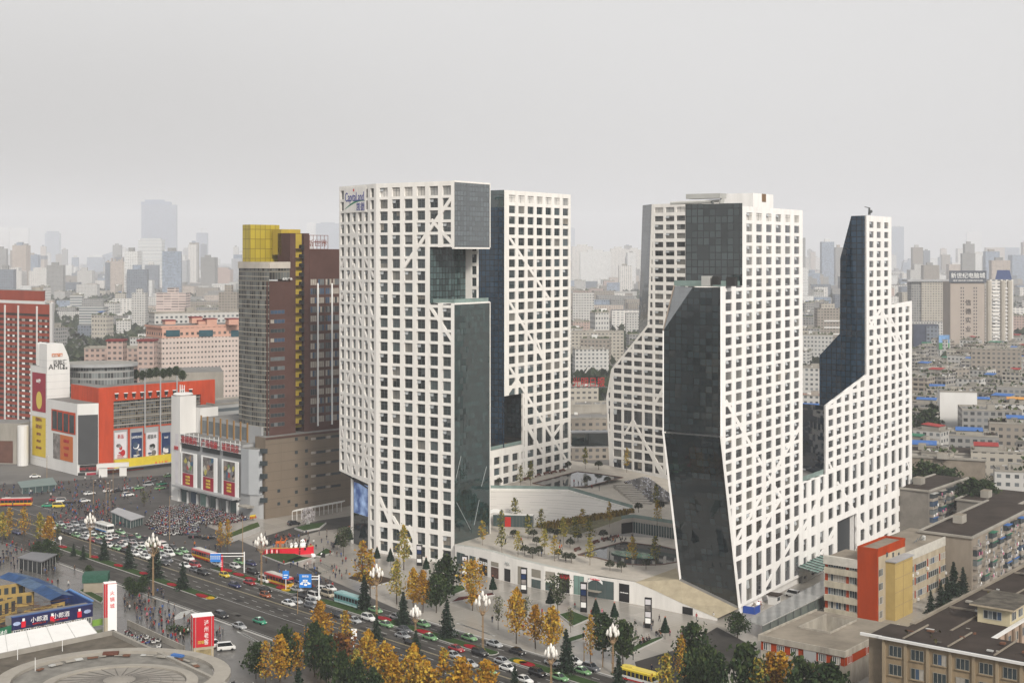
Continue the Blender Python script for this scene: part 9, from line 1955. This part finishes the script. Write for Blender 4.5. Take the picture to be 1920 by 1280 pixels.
hg=kerbed('hedge',[gp(*q_)for q_ in((425,1012),(470,992),(484,988),(488,996),(470,1003),(430,1018))],1.8,mat('hedge_green',(.05,.075,.02),.95,.5,1.5,bump=.6),'tall clipped hedge fencing the scooter park','hedge',.1)
hg2=kerbed('hedge',[gp(*q_)for q_ in((552,992),(580,984),(612,982),(600,992),(570,998))],.6,M_GRASS,'round planted island in the access lane','hedge',.3)
# underground stair with railing
q=[gp(x,y)for x,y in((572,1066),(600,1060),(625,1072),(596,1080))];e=empty('underpass_stair','open stair to the underpass inside a dark railing','stair',None,q[0]);b=MB()
for i in range(4):a,c=q[i],q[(i+1)%4];dd=(c-a).normalized();b.box(a+UP*1.0,c-a,V3((-dd[1],dd[0],0))*.08,UP*.1,M_MULL);[b.tube(a+(c-a)*k/9,a+(c-a)*k/9+UP*1.1,.04,.04,M_MULL,4)for k in range(9)]
adopt(b.build('railing'),e);b=MB()
c_=sum(q,V3((0,0,0)))/4
for k in range(8):a0,a1_=q[0]+(q[3]-q[0])*.12,q[1]+(q[2]-q[1])*.12;a0,a1_=a0+(q[1]-q[0])*(.12+.09*k),a0+(q[1]-q[0])*(.2+.09*k);b.box(a0+UP*.02,a1_-a0,(q[3]-q[0])*.7,UP*(.14+.02*k),M_CONC if k>2 else M_TBLK)
adopt(b.build('step'),e)
for k,(x,y)in enumerate(((588,1045),(606,1044))):
 b=MB();q=gp(x,y);b.lathe(q,[(.3,0),(.7,.4),(.6,1.0),(.25,1.3)],[M_LW,M_TBLK][k],9);b.lathe(q+V3((-.5,0,.7)),[(.2,0),(.42,.3),(.1,.7)],M_LW,8);b.tube(q+V3((.3,-.3,.1)),q+V3((.6,-.7,.1)),.22,.2,M_TBLK,6);tag(b.build('panda_figure'),('pale panda figure on the forecourt behind the underpass stair','dark backed panda figure near the lawn square')[k],'figure')

# ---------------------------------------------------------------- near left corner: banner wall, tent roofs, red towers, arched hall
M_NAVY=mat('banner_navy',(.012,.014,.075),.5,.1,.3);M_FAB=mat('tent_white',(.70,.69,.67),.7,.05,.4);M_YWALL=mat('yellow_plaster',(.36,.25,.085),.85,.22,.4)
a,c=gp(22,1204),gp(174,1176);d=(c-a).normalized();e=empty('banner_wall','long navy advertising banner above small shop stalls','banner',None,a)
L_=(c-a).length;zt_=z_at(a,1158)
n_=V3((d[1],-d[0],0));zb_=zt_-3.1
b=MB();b.box(a-n_*.3+UP*.0,d*L_,-n_*4,UP*(zt_-.4),M_CONC,M_ROOF);adopt(b.build('stall_wall'),e)
b=MB();b.box(a+UP*zb_,d*L_,-n_*.2,UP*(zt_-zb_),M_NAVY);o=b.build('banner');adopt(o,e)
b=MB();b.box(a+UP*zt_-n_*.4+n_*.5,d*L_,-n_*.8,UP*.2,mat('blue_steel',(.04,.09,.25),.5,.1));adopt(b.build('top_rail'),e)
for k,u_ in enumerate((.33,.60)):text('小郎酒',1.45,M_LW,o,'lettering',a+d*L_*u_+UP*(zb_+1.25)+n_*.05,d,sx=1.0);text('郎酒股份有限公司',.42,M_LR,o,'lettering',a+d*L_*u_+UP*(zb_+.6)+n_*.05,d)
for u_ in(.14,.49,.83):b=MB();q=a+d*L_*u_+UP*(zb_+.35)+n_*.06;b.box(q-d*.55,d*1.1,n_*.03,UP*1.5,M_LR);b.box(q-d*.3+UP*1.5,d*.6,n_*.03,UP*.7,M_LW);adopt(b.build('bottle_print'),o)
for u_ in(.06,.93):b=MB();q=a+d*L_*u_+UP*(zb_+1.5)+n_*.06;b.poly([q+d*1.0*math.cos(t)+UP*.5*math.sin(t)for t in[i*.785 for i in range(8)]],mat('print_pale_blue',(.35,.42,.62),.5,.3));adopt(b.build('swirl_print'),o)
windows(e,a+n_*.1-n_*.3,d,1.2,8,1,L_/8,1,L_/8*.7,1.6,.4,seed=41,bars=3,mats=[M_WGL,M_WGB,M_WG],frame=M_LW)
g_=MB();a2=gp(-12,1216);c2_=gp(20,1206);g_.box(a2+UP*(zb_-.6),c2_-a2,V3((.1,.3,0)),UP*2.2,mat('sign_green_board',(.02,.16,.08),.5,.2,.5));rt=empty('green_sign','green sign board left of the navy banner','sign',None,a2);adopt(g_.build('board'),rt);text('冰点',1.1,M_LW,rt,'lettering',a2+(c2_-a2)*.6+UP*zb_+V3((0,-.1,0)),c2_-a2)
g_=MB();a2=gp(173,1178);g_.box(a2+UP*.6,d*2.9,n_*.2,UP*1.6,mat('lime_board',(.20,.36,.06),.5,.2,.5));tag(g_.build('lime_sign'),'lime green board right of the navy banner','sign')
# yellow court with blue gangway roof
e=empty('yellow_court','sunken yellow walled court under a zigzag blue roof','building',None,gp(60,1160));b=MB()
for k,(x0,y0,x1,y1,h)in enumerate(((-10,1128,45,1120,4.2),(-10,1142,62,1134,3.6),(-20,1165,30,1150,4.4),(45,1168,120,1150,3.2),(-5,1185,60,1165,3.0))):
 p,q=gp(x0,y0),gp(x1,y1);b.box(p,q-p,V3((.1,.5,0)),UP*h,M_YWALL)
 for j in range(4):w_=p+(q-p)*(j+.3)/4;b.box(w_+V3((0,-.06,.8)),(q-p)*.14,V3((.01,.06,0)),UP*(h-1.6),M_WG)
adopt(b.build('yellow_wall'),e)
b=MB();B_=[mat('blue_sheet_weathered',(.025,.065,.16),.6,.45,.5),mat('blue_sheet_faded',(.07,.115,.19),.6,.45,.5)]
zig=[(-5,1082),(30,1092),(60,1106),(95,1125)]
for k in range(3):
 p,q=gp(*zig[k],4.5),gp(*zig[k+1],4.5);w_=V3((2.2,2.6,0));b.poly([p,q,q+w_+UP*.9,p+w_+UP*.9],B_[k%2]);b.poly([p+w_*2,p+w_+UP*.9,q+w_+UP*.9,q+w_*2],B_[(k+1)%2])
adopt(b.build('blue_roof'),e)
b=MB();R4=[gp(95,1122,3.4),gp(128,1106,3.4),gp(172,1128,3.4),gp(105,1132,3.4)]
for i in(0,1):p,q=R4[i],R4[i+1];b.poly([up(p,0),up(q,0),q,p],mat('court_blue_wall',(.025,.06,.22),.6,.2,.5));b.box(p,q-p,V3((.3,.8,0)),UP*.3,mat('blue_rim',(.10,.22,.48),.6,.1))
adopt(b.build('blue_court_wall'),e);
b=MB();r=random.Random(8)
for k in range(80):p=gp(r.uniform(-10,110),r.uniform(1125,1175),3.6);q=p+V3((r.uniform(-5,5),r.uniform(-2,2),r.uniform(-.4,.6)));b.tube(p,q,.08,.08,mat('rust_pipe',(.10,.055,.035),.9,.2),4)
adopt(b.build('roof_beam'),e)
lw_=kerbed('planting_bed',[gp(*q_)for q_ in((148,1108),(158,1104),(196,1122),(190,1132))],.3,M_GRASS,'lawn strip beside the blue walled court','planting bed')
# tent roof
e=empty('tent_roof','long white tent roof in four bays','tent',None,gp(90,1240));zt2_=5.2;A0,A1,C0,C1=gp(-30,1196,zt2_),gp(161,1160,zt2_+.4),gp(-30,1232,zt2_-1.6),gp(182,1186,zt2_-1.2)
b=MB();nseg=5
for i in range(nseg):t0,t1_=i/nseg,(i+1)/nseg;b.poly([C0+(C1-C0)*t0,C0+(C1-C0)*t1_,A0+(A1-A0)*t1_,A0+(A1-A0)*t0],M_FAB);b.poly([A0+(A1-A0)*t0-UP*.15,A0+(A1-A0)*t1_-UP*.15,C0+(C1-C0)*t1_-UP*.15,C0+(C1-C0)*t0-UP*.15],M_FAB)
adopt(b.build('canvas'),e);b=MB()
for i in range(nseg+1):p,q=C0+(C1-C0)*i/nseg,A0+(A1-A0)*i/nseg;b.tube(p+UP*.06,q+UP*.06,.07,.07,M_STEEL,4);b.tube(up(p,0),p,.1,.1,M_STEEL,5);b.tube(up(q,0),q,.1,.1,M_STEEL,5)
adopt(b.build('frame'),e)
# red and white tower signs
def adtower(px,base,top,w,label,label2,upper,side,lowerm,body):
 p=gp(px,base);h=z_at(p,top);e=empty('advert_tower',label,'advert tower',None,p);d_,q_=V3((.93,.37,0)),V3((-.37,.93,0));ld=V3((-.6,.8,0))
 b=MB();b.box(p,d_*w,q_*w*.8,UP*h*.34,lowerm);adopt(b.build('stone_base'),e);b=MB();b.box(p+UP*h*.34-d_*.1-q_*.1,d_*(w+.2),q_*(w*.8+.2),UP*h*.66,upper,M_LW);o=b.build('red_box');adopt(o,e)
 b=MB()
 for s in(.1,.9):b.tube(p+d_*w*s-q_*.15,p+d_*w*s-q_*.15+UP*h,.06,.06,M_STEEL,4);b.tube(p-d_*.2+q_*w*.8*s,p-d_*.2+q_*w*.8*s+UP*h,.06,.06,M_STEEL,4)
 for z in(.5,.68):b.tube(p-d_*.22+UP*h*z,p-d_*.22+q_*w*.8+UP*h*z,.06,.06,M_STEEL,4)
 adopt(b.build('scaffold'),e);return e,o,p,d_,q_,h
e,o,p,d_,q_,h=adtower(363,1243,1157,4.6,'tall red advertising cube on a stone base','',mat('advert_bright_red',(.50,.012,.022),.5,.08,.3),None,mat('cream_stone',(.45,.38,.27),.8,.15,.5),None)
for i,c_ in enumerate('泸州老窖'):text(c_,1.35,M_LW,o,'lettering',p+d_*2.9-q_*.14+UP*(h*.82-1.5*i),d_,sx=.8)if i<4 else None
text('国窖',.8,M_TYEL,o,'lettering',p+d_*1.7-q_*.14+UP*(h*.42),d_)
b=MB();b.box(p+d_*.5-q_*.06+UP*h*.06,d_*3.6,-q_*.08,UP*h*.22,mat('poster_gold',(.34,.27,.14),.5,.5,.5));adopt(b.build('base_poster'),e)
e,o,p,d_,q_,h=adtower(196,1190,1094,2.8,'slim red and white advertising tower beside the navy banner','',mat('advert_bright_red',(.50,.012,.022),.5,.08,.3),None,mat('cream_stone',(.45,.38,.27),.8,.15,.5),None)
b=MB();b.box(p+d_*.75-q_*.16+UP*h*.04,d_*2.2,-q_*.06,UP*h*.95,M_LW);o2_=b.build('white_panel');adopt(o2_,e)
for i,c_ in enumerate('火锅城'):text(c_,1.2,M_LR,o2_,'lettering',p+d_*1.85-q_*.26+UP*(h*.78-1.6*i),d_)
bb=MB();p=gp(378,1268);bb.box(p,V3((4,.6,0)),V3((-.1,.5,0)),UP*2.6,M_NAVY);o=tag(bb.build('navy_hoarding'),'navy hoarding at the foot of the red advertising cube','hoarding');bb=MB();p=gp(392,1272);bb.box(p,V3((3.2,1.0,0)),V3((-.2,.5,0)),UP*2.9,M_ADWHT);tag(bb.build('white_hoarding'),'pale white hoarding right of the navy one','hoarding')
# arched hall in the corner
e=empty('arched_hall','big hall with an arched ribbed roof in the near left corner','hall',None,gp(200,1330));ZR=9.0
K0,K1,K2=gp(213,1188,ZR),gp(430,1290,ZR),gp(-60,1245,ZR)
b=MB();far_l=V3((K2[0]-25,K2[1]-60,ZR));pts=[K0,K2,V3((K2[0]-20,190,ZR)),V3((20,190,ZR)),K1]
b.prism([(q[0],q[1])for q in pts],.02,ZR,M_CONC,mat('roof_bitumen',(.12,.105,.085),.95,.35,.25));adopt(b.build('wall'),e)
b=MB()
for p,q in((K2,K0),(K0,K1)):dd=(q-p).normalized();nn_=V3((-dd[1],dd[0],0));b.box(p+UP*.01,q-p,nn_*-.7,UP*1.0,M_CONC);b.box(p-UP*1.6,q-p,nn_*.25,UP*.5,mat('rust_trim',(.16,.08,.05),.8,.2))
adopt(b.build('parapet'),e)
cxd,cyd=-80.5,276.0
def dome(R,zf,col,name,cx_=-80.5,cy_c=276.0,seg=48):
 b=MB()
 for i in range(seg):
  t0,t1_=2*math.pi*i/seg,2*math.pi*(i+1)/seg
  for k in range(len(R)-1):
   (ra_,za2),(rb_,zb2)=R[k],R[k+1]
   P_=[V3((cx_+ra_*math.cos(t0),cy_c+ra_*.86*math.sin(t0),za2)),V3((cx_+ra_*math.cos(t1_),cy_c+ra_*.86*math.sin(t1_),za2)),V3((cx_+rb_*math.cos(t1_),cy_c+rb_*.86*math.sin(t1_),zb2)),V3((cx_+rb_*math.cos(t0),cy_c+rb_*.86*math.sin(t0),zb2))]
   b.poly(P_,col[k%len(col)])
 o=b.build(name);adopt(o,e);return o
M_RIB=mat('roof_zinc',(.27,.25,.22),.6,.14,.3);M_RIBL=mat('roof_zinc_pale',(.32,.295,.255),.6,.14,.3);M_SEAM=mat('roof_seam',(.16,.15,.14),.8,.2)
dome([(23.3,ZR+.1),(23.3,ZR+1.0),(20,ZR+1.1),(20,ZR+.4)],0,[M_RIBL],'outer_ring');dome([(19.9,ZR+.5),(.5,ZR+.55)],0,[mat('gutter_grey',(.20,.19,.17),.9,.3,.3)],'gutter');dome([(15.3,ZR+.62),(15.3,ZR+1.5),(13.0,ZR+1.7),(13.0,ZR+1.2)],0,[M_RIBL],'inner_ring',-77.5,269.5)
prf=[]
for k in range(5):prf+=[(12.9-k*2.4,ZR+1.3+k*.22),(12.9-k*2.4-.12,ZR+1.33+k*.22)]
prf.append((.02,ZR+2.8));dome(prf,0,[M_SEAM,M_RIB],'ribbed_roof',-77.5,269.5)
b=MB()
for k in range(30):t=2*math.pi*k/30;u_=V3((math.cos(t),.86*math.sin(t),0));c_=V3((-77.5,269.5,0));b.tube(c_+u_*3.2+UP*(ZR+2.35),c_+u_*12.9+UP*(ZR+1.36),.06,.06,M_SEAM,4)
adopt(b.build('roof_seam'),e)
b=MB();r=random.Random(2)
for k in range(26):
 t=math.pi*(.12+.76*k/25);p=V3((cxd+17.8*math.cos(t),cyd+17.8*.86*math.sin(t),ZR+.8));tn_=V3((-math.sin(t),math.cos(t)*.86,0)).normalized()
 if k%3:b.box(p,tn_*r.uniform(1,2.2),V3((-tn_[1],tn_[0],0))*r.uniform(.3,1.2),UP*r.uniform(.1,.3),[M_CONC,mat('rust_trim',(.16,.08,.05),.8,.2),M_RIBL,M_STEEL][k%4])
b.box(V3((cxd+17.8*math.cos(1.95),cyd+17.8*.86*math.sin(1.95),ZR+.9)),V3((3.2,.6,0)),V3((-.3,1.8,0)),UP*.4,mat('rust_hatch',(.12,.05,.035),.9,.2));b.box(V3((cxd+17.8*math.cos(1.1),cyd+17.8*.86*math.sin(1.1),ZR+1.0)),V3((2.5,-1.2,0)),V3((.5,1,0)),UP*.4,M_BLUE)
adopt(b.build('roof_clutter'),e)
for x,y0,y1 in((66,1262,1232),(117,1220,1200),(33,1236,1195)):b=MB();p=gp(x,y0,ZR);b.tube(p,p+UP*(y0-y1)/F*p[1],.07,.05,M_LW,5);adopt(b.build('roof_mast'),e)
pw=MB();a,c=gp(238,1172),gp(345,1222);dd=(c-a).normalized();pw.box(a,c-a,V3((-dd[1],dd[0],0))*.3,UP*1.5,M_CONC);tag(pw.build('low_wall'),'low grey wall in front of the parked scooters by the arched hall','wall')
hp=MB();r=random.Random(12)
for k in range(420):u_=r.random();p=gp(322+u_*30,1180+u_*8)+V3((r.gauss(0,.8),r.gauss(0,.8),r.uniform(.1,1.2)));leafq(hp,p,.3,r.choice(GREEN),r)
tag(hp.build('hedge'),'dark clipped hedge left of the red advertising cube','hedge')

for L_ in TP.values():
 for e in L_:kill(e)
for e in PROTO:kill(e)

# ---------------------------------------------------------------- letters become meshes
bpy.context.view_layer.update()
_dg=bpy.context.evaluated_depsgraph_get()
_new=[(o,bpy.data.meshes.new_from_object(o.evaluated_get(_dg)))for o in TEXTS]
for o,me in _new:
 n=bpy.data.objects.new('lettering',me);COL.objects.link(n)
 n.parent=o.parent;n.matrix_parent_inverse=o.matrix_parent_inverse.copy();n.matrix_basis=o.matrix_basis.copy()
 bpy.data.objects.remove(o)
